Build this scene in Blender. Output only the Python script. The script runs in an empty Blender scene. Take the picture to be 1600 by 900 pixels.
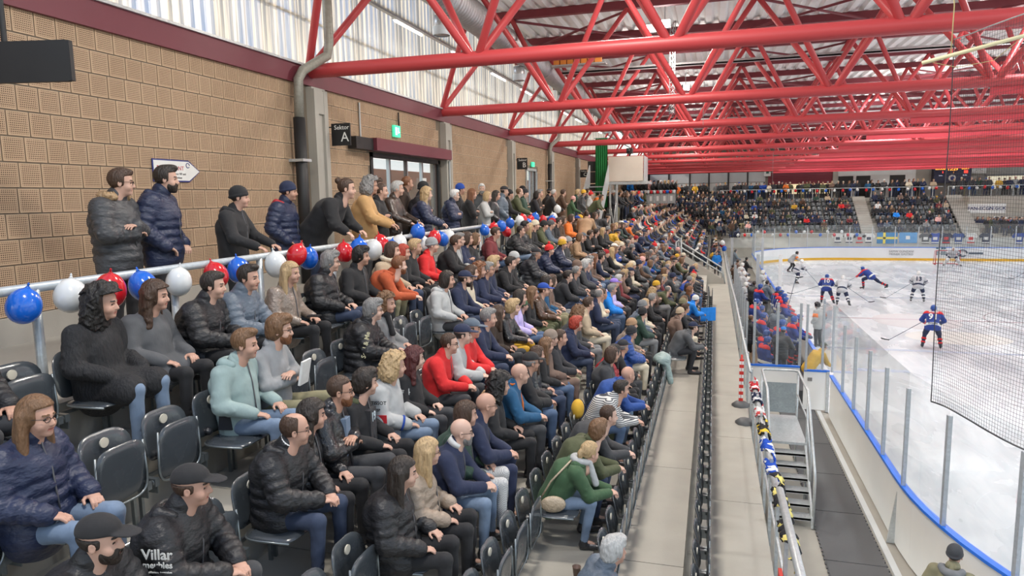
import bpy, bmesh, math, random
import numpy as np
from mathutils import Vector, Matrix, Euler

SC = bpy.context.scene
COL = SC.collection
RND = random.Random(7)

# ---------------------------------------------------------------- camera
F_PX, YAW, PITCH, ROLL = 1073.8, .28516, .13019, -.0174
cd = bpy.data.cameras.new('camera')
cam = bpy.data.objects.new('camera', cd); COL.objects.link(cam)
cd.sensor_width = 36.0; cd.lens = F_PX / 1600 * 36.0
cd.clip_start = .1; cd.clip_end = 400
fw = Vector((-math.sin(YAW)*math.cos(PITCH), math.cos(YAW)*math.cos(PITCH), -math.sin(PITCH)))
rt = Vector((math.cos(YAW), math.sin(YAW), 0)); up = rt.cross(fw)
r2 = rt*math.cos(ROLL) + up*math.sin(ROLL); u2 = up*math.cos(ROLL) - rt*math.sin(ROLL)
cam.matrix_world = Matrix((r2, u2, -fw)).transposed().to_4x4()
SC.camera = cam

# ---------------------------------------------------------------- world, sun, lamps, exposure
W = bpy.data.worlds.new('sky'); SC.world = W; W.use_nodes = True
nt = W.node_tree; nt.nodes.clear()
def wn(t): return nt.nodes.new(t)
o_ = wn('ShaderNodeOutputWorld'); bg = wn('ShaderNodeBackground'); nt.links.new(bg.outputs[0], o_.inputs[0])
sky = wn('ShaderNodeTexSky'); sky.sky_type = 'NISHITA'; sky.sun_disc = False
sky.sun_elevation = math.radians(32); sky.sun_rotation = math.radians(250)
sc_ = wn('ShaderNodeVectorMath'); sc_.operation = 'SCALE'; sc_.inputs[3].default_value = .26
nt.links.new(sky.outputs[0], sc_.inputs[0])
nz = wn('ShaderNodeTexNoise'); nz.inputs['Scale'].default_value = 2.6; nz.inputs['Detail'].default_value = 5
cr = wn('ShaderNodeValToRGB'); cr.color_ramp.elements[0].position = .47; cr.color_ramp.elements[1].position = .64
nt.links.new(nz.outputs[0], cr.inputs[0])
mx = wn('ShaderNodeMix'); mx.data_type = 'RGBA'
nt.links.new(cr.outputs[0], mx.inputs[0]); nt.links.new(sc_.outputs[0], mx.inputs[6])
mx.inputs[7].default_value = (1.0, .97, .92, 1)
nt.links.new(mx.outputs[2], bg.inputs[0]); bg.inputs[1].default_value = 1.05

sd = bpy.data.lights.new('sun', 'SUN'); sd.energy = 2.3; sd.angle = math.radians(1.5); sd.color = (1, .93, .82)
sun = bpy.data.objects.new('sun', sd); COL.objects.link(sun)
sun.rotation_euler = Vector((.78, .25, -.55)).to_track_quat('-Z', 'Y').to_euler()

def area(name, loc, sx, sy, w, col=(1, .96, .9), rot=(0, 0, 0)):
    d = bpy.data.lights.new(name, 'AREA'); d.shape = 'RECTANGLE'; d.size = sx; d.size_y = sy
    d.energy = w; d.color = col
    o = bpy.data.objects.new(name, d); COL.objects.link(o); o.location = loc; o.rotation_euler = rot
    return o
# rows of hall lamps under the roof: three over the rink, one over the stand
for X in (8.5, 17.0, 25.0):
    for i in range(7):
        area('hall_lamp', (X, 8.7 + 10.2*i, 5.0), 1.6, .7, 300, (.96, .98, 1.0))
for i in range(8):
    area('hall_lamp', (-1.7, 1.9 + 6.84*i, 5.05), 1.5, .5, 330, (1, .93, .84))
for i in range(5):
    area('hall_lamp', (-2.0 + 6.5*i, 77.0, 5.05), 1.5, .5, 160, (1, .95, .88))
# added fill lights without fixtures, facing up to brighten the white roof sheet
for i in range(6):
    area('roof_fill_light', (9.0, 12.14+3.42+10.2*i, 3.6), .8, .8, 95, (1, .98, .95), (math.pi, 0, 0))
    area('roof_fill_light', (-1.8, 12.14+3.42+10.2*i, 3.6), .8, .8, 60, (1, .97, .92), (math.pi, 0, 0))
    area('roof_fill_light', (20.0, 12.14+3.42+10.2*i, 3.6), .8, .8, 95, (1, .98, .95), (math.pi, 0, 0))
SC.view_settings.view_transform = 'Standard'
SC.view_settings.look = 'None'
SC.view_settings.exposure = .27
SC.view_settings.gamma = 1.0
SC.view_settings.use_curve_mapping = False

# ---------------------------------------------------------------- materials
MATS = {}
def newmat(name):
    m = bpy.data.materials.new(name); m.use_nodes = True
    return m, m.node_tree, m.node_tree.nodes['Principled BSDF']
def mat(name, col, rough=.6, metal=0., kind='plain', s=1.0):
    """kind picks the procedural pattern laid over the base colour."""
    key = (name, kind)
    if key in MATS: return MATS[key]
    m, t, b = newmat(name); MATS[key] = m
    N, L = t.nodes, t.links
    b.inputs['Roughness'].default_value = rough; b.inputs['Metallic'].default_value = metal
    tc = N.new('ShaderNodeTexCoord')
    def noise(scale, detail=3, vec=None):
        n = N.new('ShaderNodeTexNoise'); n.inputs['Scale'].default_value = scale; n.inputs['Detail'].default_value = detail
        L.new(vec or tc.outputs['Object'], n.inputs['Vector']); return n
    def mapping(sc):
        mp = N.new('ShaderNodeMapping'); mp.inputs['Scale'].default_value = sc
        L.new(tc.outputs['Object'], mp.inputs['Vector']); return mp.outputs[0]
    def tint(fac, a, c):
        r = N.new('ShaderNodeMix'); r.data_type = 'RGBA'; L.new(fac, r.inputs[0])
        r.inputs[6].default_value = (*a, 1); r.inputs[7].default_value = (*c, 1); L.new(r.outputs[2], b.inputs['Base Color']); return r
    def bump(src, strength, dist=.01):
        bp = N.new('ShaderNodeBump'); bp.inputs['Strength'].default_value = strength; bp.inputs['Distance'].default_value = dist
        L.new(src, bp.inputs['Height']); L.new(bp.outputs[0], b.inputs['Normal'])
    c = Vector(col[:3]); d = tuple(c*.72); l = tuple(min(1, v*1.22 + .004) for v in c)
    b.inputs['Base Color'].default_value = (*col[:3], 1)
    if kind == 'cloth':
        n = noise(9); tint(n.outputs[0], d, l); n2 = noise(10, 3, mapping((1, 1, .5))); bump(n2.outputs[0], .35, .03)
        b.inputs['Sheen Weight'].default_value = .04
    elif kind == 'puffer':
        n = noise(7); tint(n.outputs[0], d, l); n2 = noise(11, 3, mapping((1, 1, 1.8))); bump(n2.outputs[0], .55, .04)
    elif kind == 'leather':
        n = noise(14); tint(n.outputs[0], d, l); n2 = noise(30, 3); bump(n2.outputs[0], .7, .02)
        b.inputs['Coat Weight'].default_value = .3
    elif kind == 'denim':
        n = noise(6, 4); tint(n.outputs[0], tuple(c*.6), tuple(min(1, v*1.45+.02) for v in c)); n2 = noise(9, 3, mapping((1, 1, .6))); bump(n2.outputs[0], .4, .03)
    elif kind == 'stripe':
        w = N.new('ShaderNodeTexWave'); w.bands_direction = 'Z'; w.inputs['Scale'].default_value = 13.0 * s; w.inputs['Distortion'].default_value = .6
        L.new(tc.outputs['Object'], w.inputs['Vector'])
        r = N.new('ShaderNodeValToRGB'); r.color_ramp.interpolation = 'CONSTANT'
        r.color_ramp.elements[0].color = (.03, .035, .05, 1); r.color_ramp.elements[1].position = .36; r.color_ramp.elements[1].color = tuple(v*.8 for v in col[:3])+(1,)
        L.new(w.outputs[0], r.inputs[0]); L.new(r.outputs[0], b.inputs['Base Color'])
    elif kind == 'check':
        w = N.new('ShaderNodeTexChecker'); w.inputs['Scale'].default_value = 90
        w.inputs[1].default_value = (*d, 1); w.inputs[2].default_value = (.6, .6, .58, 1)
        L.new(tc.outputs['Object'], w.inputs['Vector']); L.new(w.outputs[0], b.inputs['Base Color'])
    elif kind == 'hair':
        n = noise(55, 4, mapping((1, 1, .28))); tint(n.outputs[0], tuple(c*.45), tuple(min(1, v*1.6+.004) for v in c)); bump(n.outputs[0], .9, .02)
    elif kind == 'skin':
        n = noise(12); tint(n.outputs[0], tuple(Vector((c[0]*.93, c[1]*.86, c[2]*.83))), tuple(c))
        b.inputs['Subsurface Weight'].default_value = 0.0
    elif kind == 'concrete':
        n = noise(1.3*s, 8); n2 = noise(45, 4)
        tint(n.outputs[0], tuple(c*.78), tuple(min(1, v*1.18) for v in c)); bump(n2.outputs[0], .25, .004)
    elif kind == 'galv':
        v = N.new('ShaderNodeTexVoronoi'); v.inputs['Scale'].default_value = 28; L.new(tc.outputs['Object'], v.inputs['Vector'])
        n = noise(3, 4); a = N.new('ShaderNodeMath'); a.operation = 'MULTIPLY'; L.new(v.outputs['Color'], a.inputs[0]); L.new(n.outputs[0], a.inputs[1])
        tint(a.outputs[0], tuple(c*.8), l)
    elif kind == 'paint':
        n = noise(2.0*s, 5); tint(n.outputs[0], tuple(c*.88), tuple(min(1, v*1.08) for v in c)); n2 = noise(60, 2); bump(n2.outputs[0], .05, .003)
    elif kind == 'plastic':
        n = noise(5*s, 3); tint(n.outputs[0], tuple(c*.85), l); n2 = noise(5, 3)
        mr = N.new('ShaderNodeMapRange'); mr.inputs[3].default_value = rough*.75; mr.inputs[4].default_value = rough*1.4
        L.new(n2.outputs[0], mr.inputs[0]); L.new(mr.outputs[0], b.inputs['Roughness'])
    elif kind == 'rubber':
        n = noise(.9, 7); tint(n.outputs[0], tuple(c*.45), tuple(c*1.5)); n2 = noise(80, 3); bump(n2.outputs[0], .4, .004)
        mr = N.new('ShaderNodeMapRange'); mr.inputs[3].default_value = .25; mr.inputs[4].default_value = .95
        L.new(n.outputs[0], mr.inputs[0]); L.new(mr.outputs[0], b.inputs['Roughness'])
    else:
        n = noise(8); tint(n.outputs[0], tuple(c*.93), tuple(min(1, v*1.05) for v in c))
    return m
def emis(name, col, st):
    k = ('e', name)
    if k in MATS: return MATS[k]
    m, t, b = newmat(name); MATS[k] = m
    b.inputs['Base Color'].default_value = (*col, 1); b.inputs['Emission Color'].default_value = (*col, 1); b.inputs['Emission Strength'].default_value = st
    return m

COLORS = dict(black=(.014, .014, .016), ink=(.022, .023, .028), charcoal=(.045, .047, .052), darkgrey=(.085, .088, .095), grey=(.19, .195, .2),
    heather=(.27, .28, .29), lightgrey=(.42, .43, .43), white=(.72, .72, .7), cream=(.62, .55, .42), beige=(.46, .36, .25), camel=(.46, .27, .11),
    tan=(.38, .24, .14), khaki=(.24, .22, .13), olive=(.075, .085, .04), green=(.045, .10, .045), forest=(.02, .05, .035), navy=(.014, .022, .06),
    blue=(.02, .07, .28), royal=(.012, .06, .34), teamblue=(.018, .045, .24), azure=(.01, .22, .72), teal=(.012, .085, .19), denim=(.055, .095, .175), indigo=(.022, .036, .075),
    sky=(.135, .19, .275), red=(.62, .018, .02), crimson=(.35, .012, .02), maroon=(.16, .025, .03), rust=(.42, .08, .025), orange=(.75, .18, .03),
    mustard=(.62, .36, .03), yellow=(.8, .58, .05), brown=(.085, .045, .025), chocolate=(.035, .02, .013), mocha=(.17, .11, .085), taupe=(.24, .19, .155),
    lavender=(.52, .45, .78), purple=(.28, .18, .6), plum=(.16, .02, .09), pink=(.7, .38, .35), peach=(.72, .45, .34), sage=(.28, .37, .36),
    slate=(.1, .13, .17), bronze=(.32, .25, .19), silver=(.5, .5, .52))
ROUGH = dict(cloth=.85, puffer=.5, leather=.3, denim=.85, stripe=.85, check=.85, knit=.9)
def cmat(cname, kind='cloth'):
    return mat(f'{cname}_{kind}', COLORS[cname], ROUGH.get(kind, .8), 0, kind)
HAIRC = dict(fur=(.36, .235, .125), black=(.008, .006, .005), dark=(.02, .013, .009), brown=(.052, .026, .014), light=(.15, .078, .036), blond=(.42, .29, .15), reddish=(.17, .065, .025),
    copper=(.35, .04, .02), wine=(.07, .012, .012), grey=(.19, .185, .18), silver=(.42, .42, .41), white=(.7, .69, .66))
SKINS = [(.50, .30, .225), (.54, .34, .26), (.45, .26, .185), (.58, .39, .31), (.30, .17, .11)]
def hmat(c): return mat('hair_'+c, HAIRC[c], .5, 0, 'hair')
def smat(i): return mat('skin_%d' % i, SKINS[i], .5, 0, 'skin')

# ---------------------------------------------------------------- object helpers
def tag(o, label=None, cat=None, group=None, kind=None):
    if label: o['label'] = label
    if cat: o['category'] = cat
    if group: o['group'] = group
    if kind: o['kind'] = kind
    return o
def link(name, me, parent=None, mats=None, loc=None, rot=None, scale=None):
    o = bpy.data.objects.new(name, me); COL.objects.link(o)
    if parent: o.parent = parent
    if mats and me is not None:
        if not isinstance(mats, (list, tuple)): mats = [mats]
        while len(me.materials) < len(mats): me.materials.append(None)
        for i, m in enumerate(mats):
            if me.materials[i] is None: me.materials[i] = m
            if me.materials[i] != m:
                o.material_slots[i].link = 'OBJECT'; o.material_slots[i].material = m
    if loc is not None: o.location = loc
    if rot is not None: o.rotation_euler = rot
    if scale is not None: o.scale = scale if hasattr(scale, '__len__') else (scale,)*3
    return o
def empty(name, loc=(0, 0, 0), rz=0):
    o = bpy.data.objects.new(name, None); COL.objects.link(o); o.location = loc; o.rotation_euler = (0, 0, rz); o.empty_display_size = .1
    return o
class MB:
    """collects plain shapes into one mesh"""
    def __init__(s): s.v = []; s.f = []; s.m = []; s.sm = []
    def add(s, vs, fs, mi=0, smooth=False):
        n = len(s.v); s.v += [tuple(v) for v in vs]; s.f += [tuple(i+n for i in f) for f in fs]; s.m += [mi]*len(fs); s.sm += [smooth]*len(fs); return s
    def box(s, a, b, mi=0, M=None):
        x0, y0, z0 = a; x1, y1, z1 = b
        vs = [Vector(p) for p in ((x0,y0,z0),(x1,y0,z0),(x1,y1,z0),(x0,y1,z0),(x0,y0,z1),(x1,y0,z1),(x1,y1,z1),(x0,y1,z1))]
        if M is not None: vs = [M @ v for v in vs]
        return s.add(vs, [(0,3,2,1),(4,5,6,7),(0,1,5,4),(1,2,6,5),(2,3,7,6),(3,0,4,7)], mi)
    def hexa(s, p, mi=0):
        return s.add(p, [(0,3,2,1),(4,5,6,7),(0,1,5,4),(1,2,6,5),(2,3,7,6),(3,0,4,7)], mi)
    def tube(s, pts, r, n=8, mi=0, caps=True, radii=None):
        pts = [Vector(p) for p in pts]; vs = []; fs = []
        prev = None
        for i, p in enumerate(pts):
            d = (pts[min(i+1, len(pts)-1)] - pts[max(i-1, 0)]).normalized()
            if prev is None:
                a = d.cross(Vector((0, 0, 1)));
                if a.length < 1e-3: a = d.cross(Vector((1, 0, 0)))
            else:
                a = prev - d*prev.dot(d)
            a.normalize(); prev = a; b = d.cross(a)
            rr = radii[i] if radii else r
            for k in range(n):
                t = 2*math.pi*k/n; vs.append(p + (a*math.cos(t) + b*math.sin(t))*rr)
        for i in range(len(pts)-1):
            for k in range(n):
                fs.append((i*n+k, i*n+(k+1) % n, (i+1)*n+(k+1) % n, (i+1)*n+k))
        if caps: fs.append(tuple(range(n))[::-1]); fs.append(tuple((len(pts)-1)*n+k for k in range(n)))
        return s.add(vs, fs, mi, True)
    def lathe(s, prof, n=16, mi=0, M=None):
        vs = []; fs = []
        for r, z in prof:
            for k in range(n):
                t = 2*math.pi*k/n; v = Vector((r*math.cos(t), r*math.sin(t), z)); vs.append(M @ v if M is not None else v)
        for i in range(len(prof)-1):
            for k in range(n): fs.append((i*n+k, i*n+(k+1) % n, (i+1)*n+(k+1) % n, (i+1)*n+k))
        return s.add(vs, fs, mi, True)
    def mesh(s, name, mats=()):
        me = bpy.data.meshes.new(name); me.from_pydata(s.v, [], s.f)
        me.polygons.foreach_set('material_index', s.m); me.polygons.foreach_set('use_smooth', s.sm)
        for m in mats: me.materials.append(m)
        me.update(); return me
    def build(s, name, mats, parent=None, **k):
        if not isinstance(mats, (list, tuple)): mats = [mats]
        return link(name, s.mesh(name, mats), parent, None, **k)
def struct(name, mb, mats): return tag(mb.build(name, mats), kind='structure')
def text_mesh(body, size, extrude=.002, align='CENTER', bold=False):
    c = bpy.data.curves.new('lettering', 'FONT'); c.body = body; c.size = size; c.extrude = extrude; c.align_x = align; c.align_y = 'CENTER'
    c.resolution_u = 2
    if bold: c.offset = size*.018
    o = bpy.data.objects.new('t', c); COL.objects.link(o)
    dg = bpy.context.evaluated_depsgraph_get(); dg.update()
    me = bpy.data.meshes.new_from_object(o.evaluated_get(dg)); bpy.data.objects.remove(o); bpy.data.curves.remove(c)
    me.materials.clear(); return me
def lettering(body, size, m, parent, loc, rot, extrude=.002, bold=False, align='CENTER', name='lettering'):
    return link(name, text_mesh(body, size, extrude, align, bold), parent, [m], loc, rot)
UNITCYL = {}
def rod(name, a, b, r, m, parent=None, n=10):
    """a straight round bar between two points, one shared mesh stretched per bar"""
    if n not in UNITCYL:
        mb = MB(); mb.tube([(0, 0, 0), (0, 0, 1)], 1, n); UNITCYL[n] = mb.mesh('round_bar', [m])
    a = Vector(a); b = Vector(b); d = b-a
    o = link(name, UNITCYL[n], parent, [m], a, d.to_track_quat('Z', 'Y').to_euler(), (r, r, d.length)); return o
# ---------------------------------------------------------------- implicit surfaces (bodies, clothes, hair)
class Field:
    def __init__(s, lo, hi, h):
        s.lo = np.array(lo, float); s.h = h
        s.n = np.ceil((np.array(hi, float)-s.lo)/h).astype(int)+1
        s.ax = [s.lo[i]+h*np.arange(s.n[i]) for i in range(3)]
        s.D = np.full(s.n, 9.0)
    def sub(s, lo, hi):
        sl = []
        for i in range(3):
            a = max(0, int((lo[i]-s.lo[i])/s.h)-1); b = min(s.n[i], int((hi[i]-s.lo[i])/s.h)+3)
            if b <= a: return None, None
            sl.append(slice(a, b))
        g = np.meshgrid(*[s.ax[i][sl[i]] for i in range(3)], indexing='ij', sparse=True)
        return tuple(sl), g
    def put(s, sl, d, k, op='u'):
        c = s.D[sl]
        if op == 'u':
            h = np.maximum(k-np.abs(c-d), 0)/max(k, 1e-6); s.D[sl] = np.minimum(c, d)-h*h*k*.25
        else:
            d = -d; h = np.maximum(k-np.abs(c-d), 0)/max(k, 1e-6); s.D[sl] = np.maximum(c, d)+h*h*k*.25
    def cone(s, a, b, ra, rb, k=.03, sy=1., q=0., qs=.085, op='u'):
        a = np.array(a, float); b = np.array(b, float); R = max(ra, rb)*max(1, sy)+k+.03
        sl, g = s.sub(np.minimum(a, b)-R, np.maximum(a, b)+R)
        if sl is None: return
        ba = b-a; ba[1] /= sy; L2 = max((ba**2).sum(), 1e-9)
        p = [g[0]-a[0], (g[1]-a[1])/sy, g[2]-a[2]]
        t = np.clip((p[0]*ba[0]+p[1]*ba[1]+p[2]*ba[2])/L2, 0, 1)
        d = np.sqrt((p[0]-ba[0]*t)**2+(p[1]-ba[1]*t)**2+(p[2]-ba[2]*t)**2)
        r = ra+(rb-ra)*t
        if q: r = r+q*(np.abs(np.sin(np.pi*t*math.sqrt(L2)/qs))-.5)
        s.put(sl, d-r, k, op)
    def ell(s, c, r, k=.03, M=None, op='u'):
        c = np.array(c, float); r = np.array(r, float); R = r.max()+k+.03
        sl, g = s.sub(c-R, c+R)
        if sl is None: return
        p = [g[0]-c[0], g[1]-c[1], g[2]-c[2]]
        if M is not None:
            M = np.array(M); p = [M[0, i]*p[0]+M[1, i]*p[1]+M[2, i]*p[2] for i in range(3)]
        k0 = np.sqrt((p[0]/r[0])**2+(p[1]/r[1])**2+(p[2]/r[2])**2)
        k1 = np.sqrt((p[0]/r[0]**2)**2+(p[1]/r[1]**2)**2+(p[2]/r[2]**2)**2)+1e-9
        s.put(sl, k0*(k0-1)/k1, k, op)
    def cut(s, fn, k=.008):
        g = np.meshgrid(*s.ax, indexing='ij', sparse=True)
        d = fn(*g)+np.zeros(s.n); h = np.maximum(k-np.abs(s.D-d), 0)/k; s.D = np.maximum(s.D, d)+h*h*k*.25
    def ripple(s, amp, f=30., seed=0):
        g = np.meshgrid(*s.ax, indexing='ij', sparse=True)
        s.D = s.D+amp*np.sin(f*g[0]+seed+2*np.sin(.6*f*g[2]))*np.sin(.8*f*g[2]+1.3*seed+1.7*np.sin(.5*f*g[1]))*np.cos(.7*f*g[1]+seed*.7)
    def net(s):
        D = s.D; S = D < 0
        a = [S[:-1, :-1, :-1], S[1:, :-1, :-1], S[:-1, 1:, :-1], S[1:, 1:, :-1], S[:-1, :-1, 1:], S[1:, :-1, 1:], S[:-1, 1:, 1:], S[1:, 1:, 1:]]
        cnt = sum(x.astype(np.int8) for x in a); M = (cnt > 0) & (cnt < 8)
        ijk = np.argwhere(M); n = len(ijk); idx = np.full(M.shape, -1, np.int64); idx[M] = np.arange(n)
        off = np.array([(0,0,0),(1,0,0),(0,1,0),(1,1,0),(0,0,1),(1,0,1),(0,1,1),(1,1,1)])
        cv = np.stack([D[ijk[:, 0]+o[0], ijk[:, 1]+o[1], ijk[:, 2]+o[2]] for o in off], 1)
        P = np.zeros((n, 3)); C = np.zeros(n)
        for i, j in ((0,1),(2,3),(4,5),(6,7),(0,2),(1,3),(4,6),(5,7),(0,4),(1,5),(2,6),(3,7)):
            va, vb = cv[:, i], cv[:, j]; m = (va < 0) != (vb < 0); t = np.where(m, va/np.where(m, va-vb, 1), 0)
            P += np.where(m[:, None], off[i]+(off[j]-off[i])*t[:, None], 0); C += m
        V = s.lo+(ijk+P/np.maximum(C, 1)[:, None])*s.h
        Q = []
        for ax in range(3):
            u, v = (ax+1) % 3, (ax+2) % 3
            A = np.take(S, range(S.shape[ax]-1), ax); B = np.take(S, range(1, S.shape[ax]), ax)
            E = np.argwhere(A != B); E = E[(E[:, u] > 0) & (E[:, v] > 0) & (E[:, u] < S.shape[u]-1) & (E[:, v] < S.shape[v]-1)]
            if not len(E): continue
            def cell(du, dv):
                e = E.copy(); e[:, u] -= du; e[:, v] -= dv; return idx[e[:, 0], e[:, 1], e[:, 2]]
            q = np.stack([cell(1, 1), cell(0, 1), cell(0, 0), cell(1, 0)], 1)
            ins = S[E[:, 0], E[:, 1], E[:, 2]]
            q[~ins] = q[~ins][:, ::-1]; Q.append(q)
        return V, np.concatenate(Q) if Q else np.zeros((0, 4), int)
def np_mesh(name, V, Q, mi=None):
    me = bpy.data.meshes.new(name); me.vertices.add(len(V)); me.vertices.foreach_set('co', V.astype(np.float32).ravel())
    n = len(Q); me.loops.add(n*4); me.loops.foreach_set('vertex_index', Q.astype(np.int32).ravel())
    me.polygons.add(n); me.polygons.foreach_set('loop_start', np.arange(0, n*4, 4, dtype=np.int32))
    me.polygons.foreach_set('use_smooth', np.ones(n, bool))
    if mi is not None: me.polygons.foreach_set('material_index', mi.astype(np.int32))
    me.update(); me.validate(); return me
def joinp(parts):
    V = []; Q = []; I = []; n = 0
    for v, q, i in parts: V.append(v); Q.append(q+n); I.append(i); n += len(v)
    return np.concatenate(V), np.concatenate(Q), np.concatenate(I)

# ---- poses: joints for the left side (+y); the right side mirrors unless given with R_
def sk(**k): return k
POSES = {
 'lap':   sk(pel=(.17,0,.50), ch=(.13,0,.84), nb=(.18,0,1.03), hd=(.27,0,1.19), sh=(.15,.185,.96), el=(.19,.27,.72), wr=(.42,.17,.645), fd=(.85,-.45,-.25), hip=(.18,.10,.49), kn=(.61,.14,.54), an=(.60,.15,.10), toe=(.80,.17,.045)),
 'clasp': sk(pel=(.17,0,.50), ch=(.20,0,.84), nb=(.27,0,1.02), hd=(.36,0,1.17), sh=(.24,.185,.95), el=(.36,.25,.72), wr=(.56,.075,.66), fd=(.75,-.62,-.15), hip=(.18,.10,.49), kn=(.60,.17,.54), an=(.58,.18,.10), toe=(.77,.22,.045)),
 'lean':  sk(pel=(.17,0,.50), ch=(.34,0,.80), nb=(.49,0,.93), hd=(.60,0,1.05), sh=(.43,.19,.88), el=(.58,.20,.62), wr=(.80,.06,.60), fd=(.8,-.55,-.2), hip=(.18,.10,.49), kn=(.60,.19,.54), an=(.52,.19,.10), toe=(.72,.23,.045)),
 'cross': sk(pel=(.17,0,.50), ch=(.13,0,.84), nb=(.18,0,1.03), hd=(.27,0,1.19), sh=(.15,.185,.96), el=(.25,.25,.74), wr=(.37,.00,.80), fd=(.05,-1,.1), R_wr=(.36,-.02,.73), hip=(.18,.10,.49), kn=(.61,.16,.54), an=(.56,.15,.10), toe=(.75,.20,.045)),
 'think': sk(pel=(.17,0,.50), ch=(.24,0,.83), nb=(.33,0,1.0), hd=(.43,0,1.14), sh=(.29,.185,.93), el=(.52,.22,.64), wr=(.52,.09,.92), fd=(-.1,-.4,.9), R_el=(.42,-.25,.68), R_wr=(.60,-.08,.64), R_fd=(.7,.6,-.1), hip=(.18,.10,.49), kn=(.61,.15,.54), an=(.60,.16,.10), toe=(.80,.19,.045)),
 'rail':  sk(pel=(0,0,.93), ch=(0,0,1.27), nb=(.04,0,1.47), hd=(.12,0,1.63), sh=(.02,.19,1.40), el=(.14,.28,1.15), wr=(.38,.22,1.05), fd=(.9,-.1,-.35), hip=(0,.10,.90), kn=(.03,.11,.50), an=(-.01,.12,.10), toe=(.19,.14,.045)),
 'pocket':sk(pel=(0,0,.93), ch=(-.01,0,1.27), nb=(.02,0,1.47), hd=(.10,0,1.63), sh=(0,.19,1.40), el=(-.05,.29,1.14), wr=(.13,.21,.98), fd=(.6,-.6,-.5), hip=(0,.10,.90), kn=(.03,.11,.50), an=(-.01,.12,.10), toe=(.19,.14,.045)),
 'fold':  sk(pel=(0,0,.93), ch=(-.01,0,1.27), nb=(.02,0,1.47), hd=(.10,0,1.63), sh=(0,.19,1.40), el=(.09,.27,1.15), wr=(.21,.0,1.22), R_wr=(.20,-.02,1.15), fd=(.05,-1,.1), hip=(0,.10,.90), kn=(.03,.11,.50), an=(-.01,.12,.10), toe=(.19,.14,.045)),
 'stoop': sk(pel=(-.12,0,.92), ch=(.13,0,1.20), nb=(.28,0,1.36), hd=(.38,0,1.50), sh=(.22,.19,1.30), el=(.30,.27,1.06), wr=(.42,.25,.98), fd=(.8,0,-.5), hip=(-.12,.10,.89), kn=(-.04,.11,.50), an=(-.1,.12,.10), toe=(.09,.14,.045)),
 'skate': sk(pel=(-.12,0,.98), ch=(.06,0,1.26), nb=(.14,0,1.42), hd=(.23,0,1.56), sh=(.10,.22,1.36), el=(.16,.38,1.10), wr=(.38,.28,.98), fd=(.8,-.3,-.5), hip=(-.10,.13,.92), kn=(.10,.24,.56), an=(-.06,.30,.16), toe=(.14,.34,.12)),
 'glide': sk(pel=(-.14,0,.96), ch=(.10,0,1.22), nb=(.20,0,1.36), hd=(.30,0,1.49), sh=(.14,.22,1.30), el=(.26,.36,1.06), wr=(.46,.16,.98), fd=(.8,-.3,-.5), hip=(-.10,.13,.90), kn=(.16,.20,.56), an=(.02,.22,.16), toe=(.22,.24,.12), R_kn=(-.16,-.26,.56), R_an=(-.46,-.40,.24), R_toe=(-.28,-.46,.14)),
 'lunge': sk(pel=(-.10,0,.82), ch=(.22,0,1.04), nb=(.36,0,1.15), hd=(.48,0,1.25), sh=(.30,.22,1.12), el=(.44,.38,.90), wr=(.64,.22,.80), fd=(.8,-.3,-.5), hip=(-.08,.14,.78), kn=(.30,.24,.62), an=(.22,.28,.16), toe=(.42,.30,.12), R_kn=(-.42,-.30,.48), R_an=(-.86,-.46,.26), R_toe=(-.70,-.52,.14)),
 'goalie':sk(pel=(-.14,0,.86), ch=(.08,0,1.12), nb=(.18,0,1.26), hd=(.28,0,1.38), sh=(.12,.24,1.20), el=(.20,.42,.96), wr=(.44,.44,.92), fd=(.8,0,-.3), hip=(-.10,.15,.80), kn=(.16,.34,.52), an=(-.02,.52,.16), toe=(.16,.60,.12)),
}
def J(p, n, s):
    P = POSES[p]; v = P.get(n)
    if s < 0 and 'R_'+n in P: return np.array(P['R_'+n], float)
    return np.array([v[0], v[1]*s, v[2]], float)
def rotm(yaw, pitch=0): return np.array((Matrix.Rotation(yaw, 3, 'Z') @ Matrix.Rotation(pitch, 3, 'Y')))
HANDS = {}
def hand_parts(lod):
    """right-handed palm: fingers along +x, thumb towards +y, palm facing -z"""
    if lod in HANDS: return HANDS[lod]
    h = (.0055, .012, .03)[lod]
    f = Field((-.06, -.07, -.08), (.16, .10, .05), h)
    f.cone((-.05, 0, 0), (.0, 0, 0), .026, .027, .02, 1.2); f.ell((.035, 0, 0), (.048, .040, .017), .02)
    for i, (y, L) in enumerate(((.030, .070), (.010, .078), (-.011, .072), (-.031, .056))):
        a = (.07, y, .0); b = (.07+L*.45, y*1.05, -.012); c = (.07+L*.72, y*1.05, -.038)
        f.cone(a, b, .0098, .009, .005); f.cone(b, c, .009, .0078, .004)
    f.cone((.005, .026, -.004), (.040, .060, -.014), .0125, .011, .012); f.cone((.040, .060, -.014), (.068, .064, -.024), .0105, .009, .004)
    V, Q = f.net(); HANDS[lod] = (V, Q); return V, Q
HEADS = {}
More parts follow.
